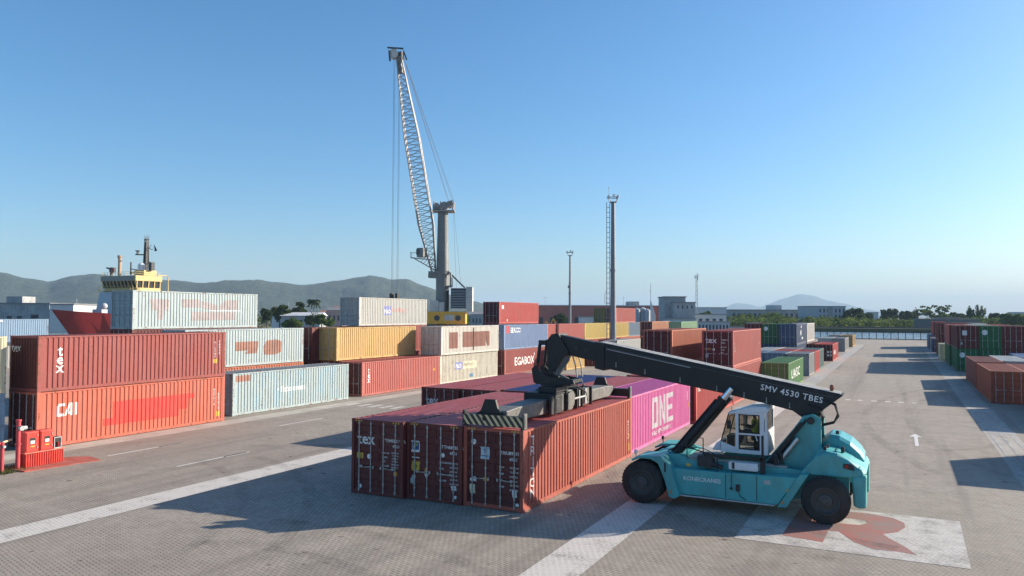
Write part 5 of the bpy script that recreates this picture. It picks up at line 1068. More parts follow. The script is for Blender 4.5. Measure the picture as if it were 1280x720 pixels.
for q in ((22.07, 22.10, .703, 1.22), (22.39, 22.42, .703, 1.22), (22.10, 22.39, .703, .74), (22.10, 22.39, 1.18, 1.22)): a.box(-35.08, -35.05, *q)
a.build('frame', LGR, eb_); a = MB(); a.cyl((-35.06, 22.25, 0.78), (-35.06, 22.25, 1.0), 0.05, n=10); a.build('extinguisher', LAMPR, eb_)
hy = empty('fire_hydrant_pipe', (-35.15, 20.5, 0), 'tall red hydrant standpipe with grey valve left of the cabinets', 'hydrant')
a = MB(); a.cyl((-35.15, 20.5, 0), (-35.15, 20.5, 2.15), 0.095, n=14); a.cyl((-35.15, 20.5, 2.15), (-35.15, 20.5, 2.22), 0.12, n=14); a.cyl((-35.15, 20.5, 1.1), (-35.15, 20.5, 1.16), 0.13, n=14); a.build('pipe', FPINK, hy, smooth=True)
a = MB(); a.cyl((-35.0, 20.5, 1.85), (-34.86, 20.5, 1.85), 0.11, n=12); a.cyl((-35.15, 20.65, 1.82), (-35.15, 20.85, 1.82), 0.09, n=12); a.build('valve', LGR, hy)
bp_ = empty('red_barrier_pipe', (-35.2, 19.85, 0), 'low red pipe post with yellowish crossbar at the left edge', 'barrier')
a = MB(); a.cyl((-35.2, 19.85, 0), (-35.2, 19.85, 1.30), 0.085, n=12); a.build('post', FPINK, bp_, smooth=True); a = MB(); a.cyl((-35.2, 18.5, 1.26), (-35.2, 19.75, 1.26), 0.07, n=12); a.build('crossbar', FPINK, bp_); a = MB(); a.cyl((-35.3, 19.92, 1.27), (-35.5, 20.4, 1.32), 0.05, n=10); a.build('arm', plain('pale_yellow_pipe', (0.62, 0.5, 0.3), 0.5), bp_)
a = MB(); a.cyl((-35.1, 19.85, 1.12), (-35.0, 19.85, 1.12), 0.06, n=10); a.build('cap', LGR, bp_)
# grass at its foot
GRASS = leaf_mat('grass_blades', (0.09, 0.10, 0.03), (0.16, 0.15, 0.06)); a = MB()
for k in range(900):
    x, y = rnd.uniform(-36.1, -34.5), rnd.uniform(18.4, 20.9); h = rnd.uniform(0.05, 0.2); q = rnd.uniform(0, 6.28); dx, dy = 0.02*math.cos(q), 0.02*math.sin(q)
    a.quad((x-dx, y-dy, 0), (x+dx, y+dy, 0), (x+dy*2, y-dx*2, h))
tag(a.build('grass', GRASS), kind='stuff')

# ------------------------------------------------------------------ light poles
STEELP = plain('grey_mast_steel', (0.20, 0.22, 0.24), 0.5, 0.3, 0.15, 1)
def mast(x, y, h, r0, r1, label, ladder):
    t = empty('light_pole', (x, y, 0), label, 'light pole'); a = MB(); a.cyl((x, y, 0), (x, y, h), r0, r1, n=16); a.cyl((x, y, h*0.55), (x, y, h*0.565), r0*0.95, n=16); a.box(x-0.6, x+0.6, y-0.6, y+0.6, 0, 0.25); a.build('pole', STEELP, t, smooth=True)
    a = MB(); px, py = rt.x, rt.y
    def at(u, d, z): return (x+px*u-py*d, y+py*u+px*d, z)
    for z, ww in ((h, 0.5), (h+0.75, 0.72)):
        for p, q in ((at(-ww, -ww, z), at(ww, -ww, z)), (at(ww, -ww, z), at(ww, ww, z)), (at(ww, ww, z), at(-ww, ww, z)), (at(-ww, ww, z), at(-ww, -ww, z))): a.bar(p, q, 0.09, 0.09)
    for u, d in ((-1, -1), (1, -1), (1, 1), (-1, 1)): a.bar(at(u*.5, d*.5, h), at(u*.72, d*.72, h+0.75), 0.07, 0.07)
    a.bar(at(-.5, 0, h), at(.5, 0, h), 0.2, 0.12); a.bar(at(0, -.5, h), at(0, .5, h), 0.2, 0.12); a.bar(at(-.5, 0, h), at(0, 0, h-0.5), 0.06, 0.06); a.bar(at(.5, 0, h), at(0, 0, h-0.5), 0.06, 0.06)
    a.build('platform', STEELP, t)
    for u, d in ((-1.0, -0.9), (0, -1.0), (1.0, -0.9), (1.0, 0.9), (-1.0, 0.9)):
        a = MB(); p = Vector(at(u*.76, d*.76, h+0.75)); a.box(p.x-0.17, p.x+0.17, p.y-0.13, p.y+0.13, p.z-0.05, p.z+0.36); lp = a.build('floodlight', STEELP, t); a = MB(); a.box(p.x-0.16, p.x+0.16, p.y-0.145, p.y-0.132, p.z, p.z+0.3); a.build('lens', LAMPW, lp)
    if ladder:
        a = MB(); L_ = -0.82
        for u in (L_-0.26, L_+0.26): a.bar(at(u, 0, 3), at(u, 0, h), 0.09, 0.09)
        for k in range(int((h-3)/0.85)): z = 3+k*0.85; a.bar(at(L_-0.26, 0, z), at(L_+0.26, 0, z), 0.08, 0.08)
        for k in range(9): z = 3.5+k*2; a.bar(at(L_+0.25, 0, z), at(0, 0, z), 0.05, 0.05)
        a.build('ladder', STEELP, t)
        a = MB(); zz = 9.0
        a.bar(at(L_-0.6, 0, zz), at(0, 0, zz), 0.06, 0.06); a.bar(at(L_-0.6, 0, zz), at(L_-0.6, 0, zz+1.4), 0.05, 0.05); a.bar(at(L_-0.6, 0, zz+1.4), at(L_-0.25, 0, zz+2.2), 0.05, 0.05); a.bar(at(L_-0.6, 0, zz+0.8), at(L_-0.25, 0, zz+0.8), 0.04, 0.04); a.build('rest_platform', STEELP, t)
        a = MB(); p = at(-0.75, 0, h); a.bar(p, (p[0], p[1], h+2.4), 0.04, 0.04); a.ball((p[0], p[1], h+2.45), 0.1, 4); a.build('lightning_rod', STEELP, t)
    else:
        a = MB(); 
        for u in (-0.28, -0.1):
            a.bar(at(u-0.12, 0, 3), at(u-0.12, 0, h*0.7), 0.03, 0.03)
        a.box(x-0.5, x-0.2, y-0.3, y+0.3, h*0.62, h*0.62+0.7); a.build('ladder', STEELP, t)
    a = MB(); a.ball(at(0.2, 0, h+1.15), 0.22, 5); a.build('warning_lamp', DARK, t)
mast(-42.8, 121.5, 26.0, 0.52, 0.33, 'tall grey light pole with side ladder in front of the yellow containers', True)
mast(-77.0, 184.8, 22.6, 0.36, 0.22, 'slimmer grey light pole standing farther back, left of the tall one', False)

# ------------------------------------------------------------------ mobile harbour crane
CGREY = plain('crane_grey_paint', (0.20, 0.20, 0.19), 0.5, 0.1, 0.2, 0.7, dirt=(0.17, 0.155, 0.14)); CLAT = plain('crane_lattice_paint', (0.34, 0.32, 0.30), 0.5, 0.1, 0.2, 1.5, dirt=(0.24, 0.15, 0.11)); CYEL = plain('crane_yellow_paint', (0.78, 0.40, 0.05), 0.5, 0, 0.15, 1); ROPE = plain('wire_rope', (0.16, 0.17, 0.18), 0.5, 0.5, 0.1); CLIGHT = plain('crane_light_panel', (0.52, 0.50, 0.46), 0.6, 0, 0.2, 1); CDARK = plain('crane_dark_louvre', (0.07, 0.08, 0.09), 0.6, 0.1, 0.3, 2)
D0 = Vector((0, 0, 0)); KX = Vector((rt.x, rt.y, 0)).normalized(); KY = Vector((-KX.y, KX.x, 0))
cp = Vector((-88.3, 140.2, 0))
def cw_(u, d, z): return tuple(cp+KX*u+KY*d+Vector((0, 0, z)))
cr = empty('harbour_crane', cp, 'tall grey mobile harbour crane with lattice boom and yellow base behind the stacks', 'crane')
def cpart(mb, name, mat, parent=None, **k): return mb.build(name, mat, parent or cr, **k)
a = MB(); a.cyl(cw_(0, 0, 4.2), cw_(0, 0, 16.0), 1.42, n=24); a.cyl(cw_(0, 0, 16.0), cw_(0, 0, 29.8), 1.38, 1.12, n=12); a.cyl(cw_(0, 0, 15.6), cw_(0, 0, 16.4), 1.7, n=24); cpart(a, 'tower', CGREY, smooth=True)
a = MB()
for k in range(14): z = 22.6+k*0.42; p = Vector(cw_(0.9, -1.2, z)); a.bar(p-KX*0.18, p+KX*0.18, 0.05, 0.12)
for u in (0.68, 1.12): a.bar(cw_(u, -1.22, 22.4), cw_(u, -1.2, 28.4), 0.05, 0.05)
cpart(a, 'tower_ladder', CLIGHT)
a = MB(); a.prism([(p[0], p[1]) for p in (cw_(-2.2, -1.6, 0), cw_(2.6, -1.6, 0), cw_(2.6, 1.6, 0), cw_(-2.2, 1.6, 0))], 29.2, 29.5, axis='z')
for u, z, r in ((-1.4, 30.4, 0.75), (0.3, 30.6, 0.8), (1.5, 30.9, 0.7)): a.cyl(cw_(u, -1.0, z), cw_(u, 1.0, z), r, n=16)
for u in (-2.0, -0.6, 0.9, 2.2):
    for d in (-1.1, 1.1): a.bar(cw_(u, d, 29.5), cw_(u+0.2, d, 31.4), 0.25, 0.2)
for d in (-1.6, 1.6):
    a.bar(cw_(-2.2, d, 30.3), cw_(2.6, d, 30.3), 0.06, 0.06)
a.bar(cw_(-1.9, -1.1, 30.0), cw_(2.2, -1.1, 31.6), 0.3, 0.3); cpart(a, 'sheave_head', CLAT)
piv = Vector(cw_(-1.9, 0, 16.1)); hd_ = Vector(cw_(-9.9, 0, 63.3))
ax = (hd_-piv).normalized(); sd1 = KY; sd2 = ax.cross(sd1).normalized()
def station(t): return piv.lerp(hd_, t)
def width(t): return (0.9+2.1*min(1, t/0.22)) if t < 0.22 else ((3.0-0.25*(t-0.22)) if t < 0.62 else 2.9-(t-0.62)/0.38*1.9)
def wid2(t): return (0.8+2.3*min(1, t/0.22)) if t < 0.22 else (3.1 if t < 0.62 else 3.1-(t-0.62)/0.38*2.1)
a = MB(); nst = 36; prev = None
for k in range(nst+1):
    t = k/nst; c_ = station(t); w1, w2 = width(t)/2, wid2(t)/2
    cs = [c_+sd1*w1+sd2*w2, c_-sd1*w1+sd2*w2, c_-sd1*w1-sd2*w2, c_+sd1*w1-sd2*w2]
    for q in range(4): a.bar(cs[q], cs[(q+1) % 4], 0.09, 0.09)
    if prev:
        for q in range(4): a.bar(prev[q], cs[q], 0.20, 0.20); a.bar(prev[q], cs[(q+1) % 4], 0.11, 0.11)
        for q in (0, 2): a.bar(prev[(q+1) % 4], cs[q], 0.08, 0.08)
    prev = cs
bj = cpart(a, 'lattice_boom', CLAT)
a = MB(); c_ = station(0.99); a.bar(c_-ax*3.2, c_+ax*0.4, 0.9, 0.8); cpart(a, 'boom_neck', CGREY, bj)
a = MB(); c_ = hd_; a.cyl(c_+KX*(-1.0)-KY*0.7+ax*0.6, c_+KX*(-1.0)-KY*0.35+ax*0.6, 1.0, n=20); a.cyl(c_+KX*(-1.0)+KY*0.35+ax*0.6, c_+KX*(-1.0)+KY*0.7+ax*0.6, 1.0, n=20); sh = cpart(a, 'sheave', plain('sheave_pale', (0.6, 0.58, 0.53), 0.5, 0, 0.15), bj)
a = MB(); a.bar(c_+KX*-2.1-KY*0.9+ax*1.8, c_+KX*1.4-KY*0.9+ax*1.6, 0.3, 0.3); a.bar(c_+KX*-1.8-KY*0.9+ax*1.2, c_+KX*-2.0-KY*0.9-ax*1.2, 0.3, 0.3); a.box(c_.x-0.1, c_.x+0.9, c_.y-0.3, c_.y+0.6, c_.z-0.5, c_.z+1.1); a.bar(c_+KX*1.2+ax*1.4, c_+KX*1.6-ax*0.6, 0.25, 0.3); cpart(a, 'head_frame', CDARK, bj)
a = MB(); c_ = Vector(cw_(-4.3, -1.9, 19.6)); a.box(c_.x-0.85, c_.x+0.85, c_.y-0.85, c_.y+0.85, c_.z-0.4, c_.z+1.6); cabn = cpart(a, 'operator_cabin', CGREY, bevel=0.15); a = MB(); a.box(c_.x-0.88, c_.x-0.1, c_.y-0.88, c_.y+0.7, c_.z+0.2, c_.z+1.3); cpart(a, 'cabin_glass', glass_mat('cabin_glass', (0.2, 0.24, 0.24), 0.05, 0.8), cabn)
a = MB()
for d in (-3.1, -0.8):
    a.bar(cw_(-6.6, d, 19.1), cw_(-1.2, d, 18.6), 0.12, 0.12); a.bar(cw_(-6.6, d, 20.2), cw_(-6.6, d, 19.1), 0.08, 0.08); a.bar(cw_(-6.6, d, 20.2), cw_(-4.8, d, 20.2), 0.07, 0.07)
a.bar(cw_(-6.6, -3.1, 19.1), cw_(-6.6, -0.8, 19.1), 0.12, 0.12); a.bar(cw_(-6.6, -3.1, 20.2), cw_(-6.6, -0.8, 20.2), 0.07, 0.07); a.bar(cw_(-6.0, -2, 19.0), cw_(-1.6, -1, 16.5), 0.2, 0.2)
for k in range(7): a.bar(cw_(-4.5+k*0.55, -1.9, 18.2-k*0.35), cw_(-3.4+k*0.4, -1.9, 19.4-k*0.5), 0.1, 0.1)
cpart(a, 'cabin_walkway', CLAT)
a = MB()
for d in (-0.9, 0.9): a.bar(cw_(-3.0, d, 15.6), cw_(1.0, d, 15.4), 0.4, 1.4)
cpart(a, 'boom_foot', CGREY)
ropes = MB()
for d, u0, z0 in ((-0.8, 1.2, 31.4), (0.8, 1.3, 31.5), (-0.3, 2.0, 31.8), (0.4, 2.4, 31.6)): ropes.tube([cw_(u0, d, z0), tuple(hd_+KX*(0.9)+KY*d*0.6+ax*1.0)], 0.035, 5)
for d in (-0.5, 0.5): ropes.tube([cw_(2.2, d, 31), cw_(3.6+d, d, 12.0)], 0.025, 5)
cpart(ropes, 'luffing_rope', ROPE)
hk = MB()
for u in (-10.9, -9.75): hk.tube([tuple(hd_+KX*(u+9.9)+ax*0.4), cw_(u-0.15, 0, 11.4)], 0.035, 5); hk.tube([tuple(hd_+KX*(u+9.9+0.12)+KY*0.6+ax*0.4), cw_(u, 0.6, 11.4)], 0.03, 5)
cpart(hk, 'hoist_rope', ROPE)
a = MB()
for u in (-11.0, -9.8): a.bar(cw_(u, 0, 9.6), cw_(u, 0, 11.5), 0.6, 0.8)
a.bar(cw_(-11.4, 0, 9.7), cw_(-9.3, 0, 9.7), 0.6, 0.5); a.bar(cw_(-10.4, 0, 9.6), cw_(-10.4, 0, 8.4), 0.3, 0.3); cpart(a, 'hook_block', BLACK)
def cbox(mb, u0, u1, d0, d1, z0, z1): mb.prism([(p[0], p[1]) for p in (cw_(u0, d0, 0), cw_(u1, d0, 0), cw_(u1, d1, 0), cw_(u0, d1, 0))], z0, z1, axis='z')
a = MB(); cbox(a, -2.9, 5.2, -2.6, 2.6, 4.9, 7.6); yb = cpart(a, 'machine_base', CYEL, bevel=0.1)
for u in (-0.9, 3.6): a = MB(); a.cyl(cw_(u, -2.62, 6.2), cw_(u, -2.66, 6.2), 0.6, n=16); cpart(a, 'round_hatch', CDARK, yb)
a = MB(); cbox(a, 0.7, 2.8, -2.68, -2.61, 5.7, 6.9); cpart(a, 'number_panel', CLIGHT, yb)
a = MB(); cbox(a, 2.0, 5.2, -2.2, 2.4, 8.3, 12.6); mh = cpart(a, 'machine_house', CDARK); a = MB(); cbox(a, 5.22, 6.6, -2.4, 2.4, 7.6, 12.9); cpart(a, 'counterweight', CLIGHT)
a = MB()
for k in range(7): cbox(a, 2.1, 5.1, -2.26, -2.21, 8.5+k*0.55, 8.8+k*0.55)
cpart(a, 'louvre', plain('louvre_grey', (0.2, 0.22, 0.23), 0.5), mh)
a = MB(); cbox(a, -2.4, -0.6, -2.3, -0.6, 7.6, 9.9); cbox(a, -0.5, 0.6, -2.3, -1.6, 7.6, 9.6); cpart(a, 'control_box', CLIGHT)
a = MB(); a.bar(cw_(1.2, -1, 16.3), cw_(4.8, -1, 12.8), 0.3, 0.3); a.bar(cw_(1.2, 1, 16.3), cw_(4.8, 1, 12.8), 0.3, 0.3); cpart(a, 'back_stay', CGREY)
a = MB(); cbox(a, 1.2, 2.2, -1.6, -0.2, 12.8, 13.2); a.bar(cw_(1.9, -1.4, 13), cw_(1.9, -1.4, 16), 0.3, 0.3); a.bar(cw_(2.3, -1.4, 13), cw_(2.3, -1.4, 15), 0.12, 0.12); cpart(a, 'winch_platform', CGREY)
a = MB(); cbox(a, -4.5, 6.0, -4.0, 4.0, 1.8, 4.2)
for u in (-5.5, 7.0):
    for d in (-5.5, 5.5): cbox(a, u-1.2, u+1.2, d-1.2, d+1.2, 0, 0.5); a.bar(cw_(u*0.7, d*0.6, 2.6), cw_(u, d, 2.2), 0.7, 0.7); a.cyl(cw_(u, d, 0.5), cw_(u, d, 2.4), 0.35)
cpart(a, 'chassis', CYEL)
for u in (-3.6, -1.2, 2.0, 4.6):
    for d in (-3.6, 3.6): a = MB(); a.cyl(cw_(u, d-0.5, 0.9), cw_(u, d+0.5, 0.9), 0.9, n=20); cpart(a, 'wheel', RUB)

# ------------------------------------------------------------------ the ship behind the left stack
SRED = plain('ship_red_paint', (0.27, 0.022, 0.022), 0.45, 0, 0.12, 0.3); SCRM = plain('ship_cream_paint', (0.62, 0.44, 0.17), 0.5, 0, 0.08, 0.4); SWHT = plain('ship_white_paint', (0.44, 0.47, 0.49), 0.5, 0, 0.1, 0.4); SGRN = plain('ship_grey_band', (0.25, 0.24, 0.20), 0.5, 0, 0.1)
SX, SY = -148.5, 104.0
shp = empty('supply_ship', (SX, SY, -1.9), 'red hulled supply ship with cream wheelhouse and dark mast behind the third tier container', 'ship')
h = MB(); B = 7.2; secs = []
for y, b_, zt in ((86.0, 0.15, 7.8), (87.4, 1.9, 7.6), (90.2, 3.9, 7.3), (95, 5.9, 7.0), (102, 7.0, 6.5), (110, B, 6.3), (118, B, 6.0), (121, B, 2.0), (165, B, 1.8)):
    k = 0.35 if y < 99 else (0.75 if y < 104 else 0.98)
    secs.append([(SX-b_*k, y+11*(1-k), -1.95), (SX-b_, y, zt), (SX+b_, y, zt), (SX+b_*k, y+11*(1-k), -1.95)])
for s_ in secs: h.v += s_
for j in range(len(secs)-1):
    for k in range(4): k2 = (k+1) % 4; h.f.append((j*4+k, j*4+k2, (j+1)*4+k2, (j+1)*4+k)); h.mi.append(0)
h.f.append((0, 1, 2, 3)); q = (len(secs)-1)*4; h.f.append((q+3, q+2, q+1, q)); h.mi += [0, 0]
hull = h.build('hull', SRED, shp, smooth=True)
bmf = bmesh.new(); bmf.from_mesh(hull.data); bmesh.ops.recalc_face_normals(bmf, faces=bmf.faces); bmf.to_mesh(hull.data); bmf.free()
a = MB()
a.box(-149.0, -145.4, 96.6, 98.2, 6.7, 7.9)
a.build('winch', SWHT, hull); a = MB(); a.ball((-145.9, 97.6, 8.7), 0.8, 6); a.build('satellite_dome', SWHT, hull)
a = MB(); a.prism([(101.3, 6.5), (103.6, 6.5), (103.6, 12.4), (102.6, 12.4)], SX-6.4, SX+6.0, axis='x'); a.box(SX-6.4, SX+6.0, 103.6, 115, 6.3, 12.6); dh = a.build('deckhouse', SWHT, shp)
a = MB(); a.box(SX-7.0, SX+6.6, 102.4, 116, 12.6, 12.8)
for k in range(15): x = SX-7+k*0.97; a.bar((x, 102.5, 12.8), (x, 102.5, 13.9), 0.06, 0.06)
for z in (13.3, 13.9): a.bar((SX-7, 102.5, z), (SX+6.6, 102.5, z), 0.06, 0.06)
for x in (SX-3, SX+1.5, SX+5.4): a.bar((x, 101.6, 7.0), (x, 102.9, 12.5), 0.14, 0.1)
a.build('bridge_deck', SCRM, shp)
wh_ = MB(); x0, x1, y0, y1 = SX-6.4, SX+6.4, 103.8, 110.6
wh_.prism([(x0, y0), (x1, y0), (x1+0.2, y0+0.6), (x1+0.2, y1), (x0-0.2, y1), (x0-0.2, y0+0.6)], 12.8, 13.5, axis='z'); wh_.prism([(x0-0.5, y0-0.7), (x1+0.4, y0-0.7), (x1+0.5, y1+0.2), (x0-0.5, y1+0.2)], 15.25, 16.6, axis='z')
for k in range(10): x = x0+k*(x1-x0)/9; wh_.bar((x, y0, 13.5), (x, y0-0.6, 15.25), 0.22, 0.22)
for k in range(5): y = y0-0.2+k*(y1-y0)/4; wh_.bar((x1+0.1, y, 13.5), (x1+0.25, y, 15.25), 0.25, 0.25); wh_.bar((x0-0.1, y, 13.5), (x0-0.25, y, 15.25), 0.25, 0.25)
wh_.box(x0, x1, y1-0.1, y1, 13.5, 15.25); whl = wh_.build('wheelhouse', SCRM, shp)
a = MB(); a.prism([(y0+0.05, 13.5), (y0+0.1, 13.5), (y0-0.5, 15.25), (y0-0.55, 15.25)], x0+0.1, x1-0.1, axis='x'); a.box(x1+0.02, x1+0.08, y0+0.2, y1-0.2, 13.5, 15.25); a.box(x0-0.08, x0-0.02, y0+0.2, y1-0.2, 13.5, 15.25); a.build('window', glass_mat('bridge_glass', (0.15, 0.18, 0.16), 0.05, 0.85), whl)
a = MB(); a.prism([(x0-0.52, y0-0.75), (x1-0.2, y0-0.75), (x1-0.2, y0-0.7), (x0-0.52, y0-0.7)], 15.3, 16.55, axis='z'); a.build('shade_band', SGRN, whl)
a = MB()
for k in range(13): x = x0-0.3+k*1.08; a.bar((x, y0-0.5, 16.6), (x, y0-0.5, 17.6), 0.06, 0.06)
for z in (17.1, 17.6): a.bar((x0-0.3, y0-0.5, z), (x1+0.3, y0-0.5, z), 0.05, 0.05); a.bar((x1+0.3, y0-0.5, z), (x1+0.3, y1, z), 0.05, 0.05)
a.tube([(x1+0.3, y1-1, 16.8), (x1+0.3, y1+1.6, 16.9), (x1+0.3, y1+2.2, 16.4), (x1+0.3, y1+2.2, 12.8)], 0.14); a.build('guard_rail', SCRM, whl)
a = MB(); a.box(SX+2.2, SX+6.0, 106, 109.8, 16.6, 18.1); a.build('top_house', SCRM, shp, bevel=0.1)
a = MB(); a.cyl((SX-1.6, 104.6, 16.6), (SX-1.6, 104.6, 21.4), 0.42, n=12); a.cyl((SX-1.6, 104.6, 21.4), (SX-1.6, 104.6, 22.0), 0.6, n=12); a.build('exhaust_pipe', plain('ship_buff', (0.5, 0.33, 0.22), 0.6), shp)
a = MB(); a.bar((SX-6.6, 104.5, 18.9), (SX-4.2, 104.5, 18.2), 0.35, 0.35); a.box(SX-4.9, SX-3.6, 104, 105, 17.6, 18.9); a.bar((SX-4.6, 104.4, 16.6), (SX-4.6, 104.4, 17.8), 0.5, 0.5); a.build('water_cannon', DARK, shp); a = MB(); a.box(SX-4.2, SX-2.9, 103.9, 104.0, 17.4, 18.7); a.build('cannon_wheel', SRED, shp)
m_ = MB(); mx_, my_ = SX+4.2, 108.0
for dx, dy in ((-.5, -.5), (.5, -.5), (.5, .5), (-.5, .5)): m_.bar((mx_+dx, my_+dy, 18), (mx_+dx*.6, my_+dy*.6, 26.4), 0.16, 0.16)
for k in range(9):
    z = 18.4+k*0.95; f = 0.5-0.022*k
    m_.bar((mx_-f, my_-f, z), (mx_+f, my_-f, z+0.8), 0.1, 0.1); m_.bar((mx_+f, my_-f, z), (mx_+f, my_+f, z+0.8), 0.1, 0.1); m_.bar((mx_-f, my_-f, z), (mx_+f, my_-f, z), 0.1, 0.1)
m_.box(mx_-0.35, mx_+0.35, my_-0.35, my_+0.35, 18, 25.5)
m_.bar((mx_-3.8, my_-.3, 22.4), (mx_, my_-.3, 22.2), 0.25, 0.3); m_.bar((mx_-3.0, my_-.3, 22.4), (mx_-3.0, my_-.3, 23.3), 0.35, 0.5); m_.bar((mx_-3.8, my_-.3, 23.4), (mx_-2.3, my_-.3, 23.3), 0.2, 0.25); m_.bar((mx_, my_, 24.2), (mx_+2.4, my_, 23.4), 0.12, 0.12); m_.bar((mx_, my_, 22.6), (mx_+1.8, my_, 24.8), 0.08, 0.08)
for dx in (-0.9, -0.3, 0.3, 0.9): m_.bar((mx_+dx, my_, 26.0), (mx_+dx, my_, 27.4), 0.06, 0.06)
m_.bar((mx_-1, my_, 26.2), (mx_+1, my_, 26.2), 0.12, 0.12); m_.bar((mx_-4.6, my_-1, 17), (mx_-4.6, my_-1, 20.4), 0.3, 0.3); m_.bar((mx_-4.6, my_-1, 18.6), (mx_, my_-1, 18.0), 0.2, 0.2); m_.bar((mx_-4.6, my_-1, 17.6), (mx_, my_-1, 17.3), 0.9, 0.3)
m_.bar((mx_-1.2, my_, 19), (mx_+1.4, my_, 20.5), 0.1, 0.1); m_.box(mx_+1.7, mx_+2.7, my_-0.5, my_+0.5, 18.1, 20.2); m_.build('mast', DARK, shp)
a = MB(); a.lathe((mx_-0.1, my_-1.3, 18.1), (0, 0, 1), [(0, 0.85), (1.1, 0.9), (1.5, 0.8), (1.8, 0.45), (1.9, 0.05)], 16); a.build('radar_dome', plain('radome_white', (0.75, 0.75, 0.74), 0.4), shp, smooth=True)
a = MB(); a.quad((mx_+3.0, my_, 24.7), (mx_+3.9, my_+0.2, 23.2), (mx_+3.1, my_, 23.0)); a.quad((mx_+3.1, my_+0.03, 23.0), (mx_+3.9, my_+0.23, 23.2), (mx_+3.0, my_+0.03, 24.7)); a.bar((mx_+2.4, my_, 23.4), (mx_+3.05, my_, 24.8), 0.05, 0.05); a.build('flag', DARK, shp)

shp.location = (SX*1.23+0.891*3.6, SY*1.23+0.454*3.6, -1.9)

# ------------------------------------------------------------------ fence along the river end of the yard
FPOST = plain('fence_steel', (0.025, 0.025, 0.026), 0.6, 0.3, 0.2)
fe = empty('river_fence', (-30, 253, 0), 'wire fence with dark posts closing the yard in front of the river', 'fence'); x0_ = -96; npost = 70
for k in range(npost):
    x = x0_+k*1.95
    if -52 < x < 40: a = MB(); a.cyl((x, 253, 0), (x, 253, 2.55), 0.10, n=6); a.build('post', FPOST, fe)
a = MB()
for z in (0.25, 0.7, 1.15, 1.6, 2.05, 2.45): a.tube([(-52, 253, z), (39, 253, z)], 0.02 if z < 2.4 else 0.05, 4)
a.build('wire', FPOST, fe)
for x in (-2.4,): a = MB(); a.bar((x-2, 253.1, 0), (x, 253.1, 2.3), 0.07, 0.07); a.bar((x+2, 253.1, 0), (x, 253.1, 2.3), 0.07, 0.07); a.bar((x, 253.1, 0), (x, 253.1, 2.5), 0.08, 0.08); a.build('brace', FPOST, fe)
kb = MB(); kb.box(-96, 60, 254, 254.5, 0.004, 0.25); tag(kb.build('quay_kerb', CONC), kind='structure')

# ------------------------------------------------------------------ far buildings
BW = plain('far_white_wall', (0.55, 0.55, 0.54), 0.7, 0, 0.12, 0.2); BG = plain('far_grey_wall', (0.36, 0.365, 0.36), 0.8, 0, 0.25, 0.25, dirt=(0.14, 0.14, 0.14)); BD = plain('far_dark_opening', (0.03, 0.035, 0.04), 0.5); BRD = plain('far_red_wall', (0.42, 0.13, 0.10), 0.7, 0, 0.2, 0.1); BRF = plain('far_roof', (0.22, 0.22, 0.23), 0.7, 0, 0.2, 0.2); BTL = plain('far_tiled_roof', (0.30, 0.13, 0.08), 0.8, 0, 0.2, 0.3); BMT = plain('far_metal_sheet', (0.42, 0.45, 0.48), 0.5, 0.2, 0.2, 0.3)
def pxdir(px): b_ = bearing(px); return Vector((math.sin(b_), math.cos(b_), 0))
def zat(px, y, D): return 7+D*(391.2+px*0.0035-y)/951.57
def place(px, D):  # D: distance along the camera's axis
    b_ = bearing(px); rr = D/math.cos(math.atan((px-640)/951.57)); return Vector((math.sin(b_)*rr, math.cos(b_)*rr, 0))
def block(mb, p, wl, dp, z0, z1, u0=0.0):
    """box on the ground plan: p = near left corner, wl along KX, dp away"""
    q = [p+KX*u0, p+KX*(u0+wl), p+KX*(u0+wl)+KY*dp, p+KX*u0+KY*dp]; mb.prism([(v.x, v.y) for v in q], z0, z1, axis='z')
def building(px0, px1, ytop, D, dp, name, label, wall, roof=None, rows=(), cat='building', group=None, z0=0.0, pitched=0):
    p = place(px0, D); wl = (px1-px0)/951.57*D; zt = zat((px0+px1)/2, ytop, D)
    t = empty(name, tuple(p), label, cat, group); a = MB(); block(a, p, wl, dp, z0, zt-(0.4 if roof else 0)); wo_ = a.build('wall', wall, t)
    if roof:
        a = MB()
        if pitched:
            za = zt-0.4; q = lambda u, d, z: tuple(p+KX*u+KY*d+Vector((0, 0, z)))
            e = 0.6; a.quad(q(-e, -e, za), q(wl+e, -e, za), q(wl+e, dp/2, za+pitched), q(-e, dp/2, za+pitched)); a.quad(q(-e, dp/2, za+pitched), q(wl+e, dp/2, za+pitched), q(wl+e, dp+e, za), q(-e, dp+e, za)); a.quad(q(-e, -e, za-0.02), q(-e, dp/2, za+pitched-0.02), q(-e, dp+e, za-0.02)); a.quad(q(wl+e, -e, za-0.02), q(wl+e, dp+e, za-0.02), q(wl+e, dp/2, za+pitched-0.02))
        else: block(a, p-KX*0.4-KY*0.4, wl+0.8, dp+0.8, zt-0.4, zt)
        a.build('roof', roof, t)
    for (fz0, fz1, n, wf, gap0, gap1) in rows:
        for k in range(n):
            u = wl*(gap0+(gap1-gap0)*(k+0.5)/n); ww = wl*(gap1-gap0)/n*wf
            z0_, z1_ = zt*fz0, zt*fz1; a = MB(); block(a, p-KY*0.06, ww, 0.09, z0_, z1_, u-ww/2); wi = a.build('window', BD, t)
            a = MB(); block(a, p-KY*0.14, ww+0.3, 0.14, z0_-0.15, z0_-0.003, u-ww/2-0.15); a.build('sill', wall, wi)
    return t, p, wl, zt
building(0, 62, 379, 270, 30, 'warehouse', 'grey warehouse at the left edge behind the light blue container', BG, BRF, ((0.25, 0.6, 1, 0.7, 0.60, 0.82), (0.2, 0.55, 2, 0.5, 0.1, 0.5)), 'warehouse')
building(62.5, 92, 380, 262, 18, 'white_building', 'small white building right of the grey warehouse at left', BW, BRF, ())
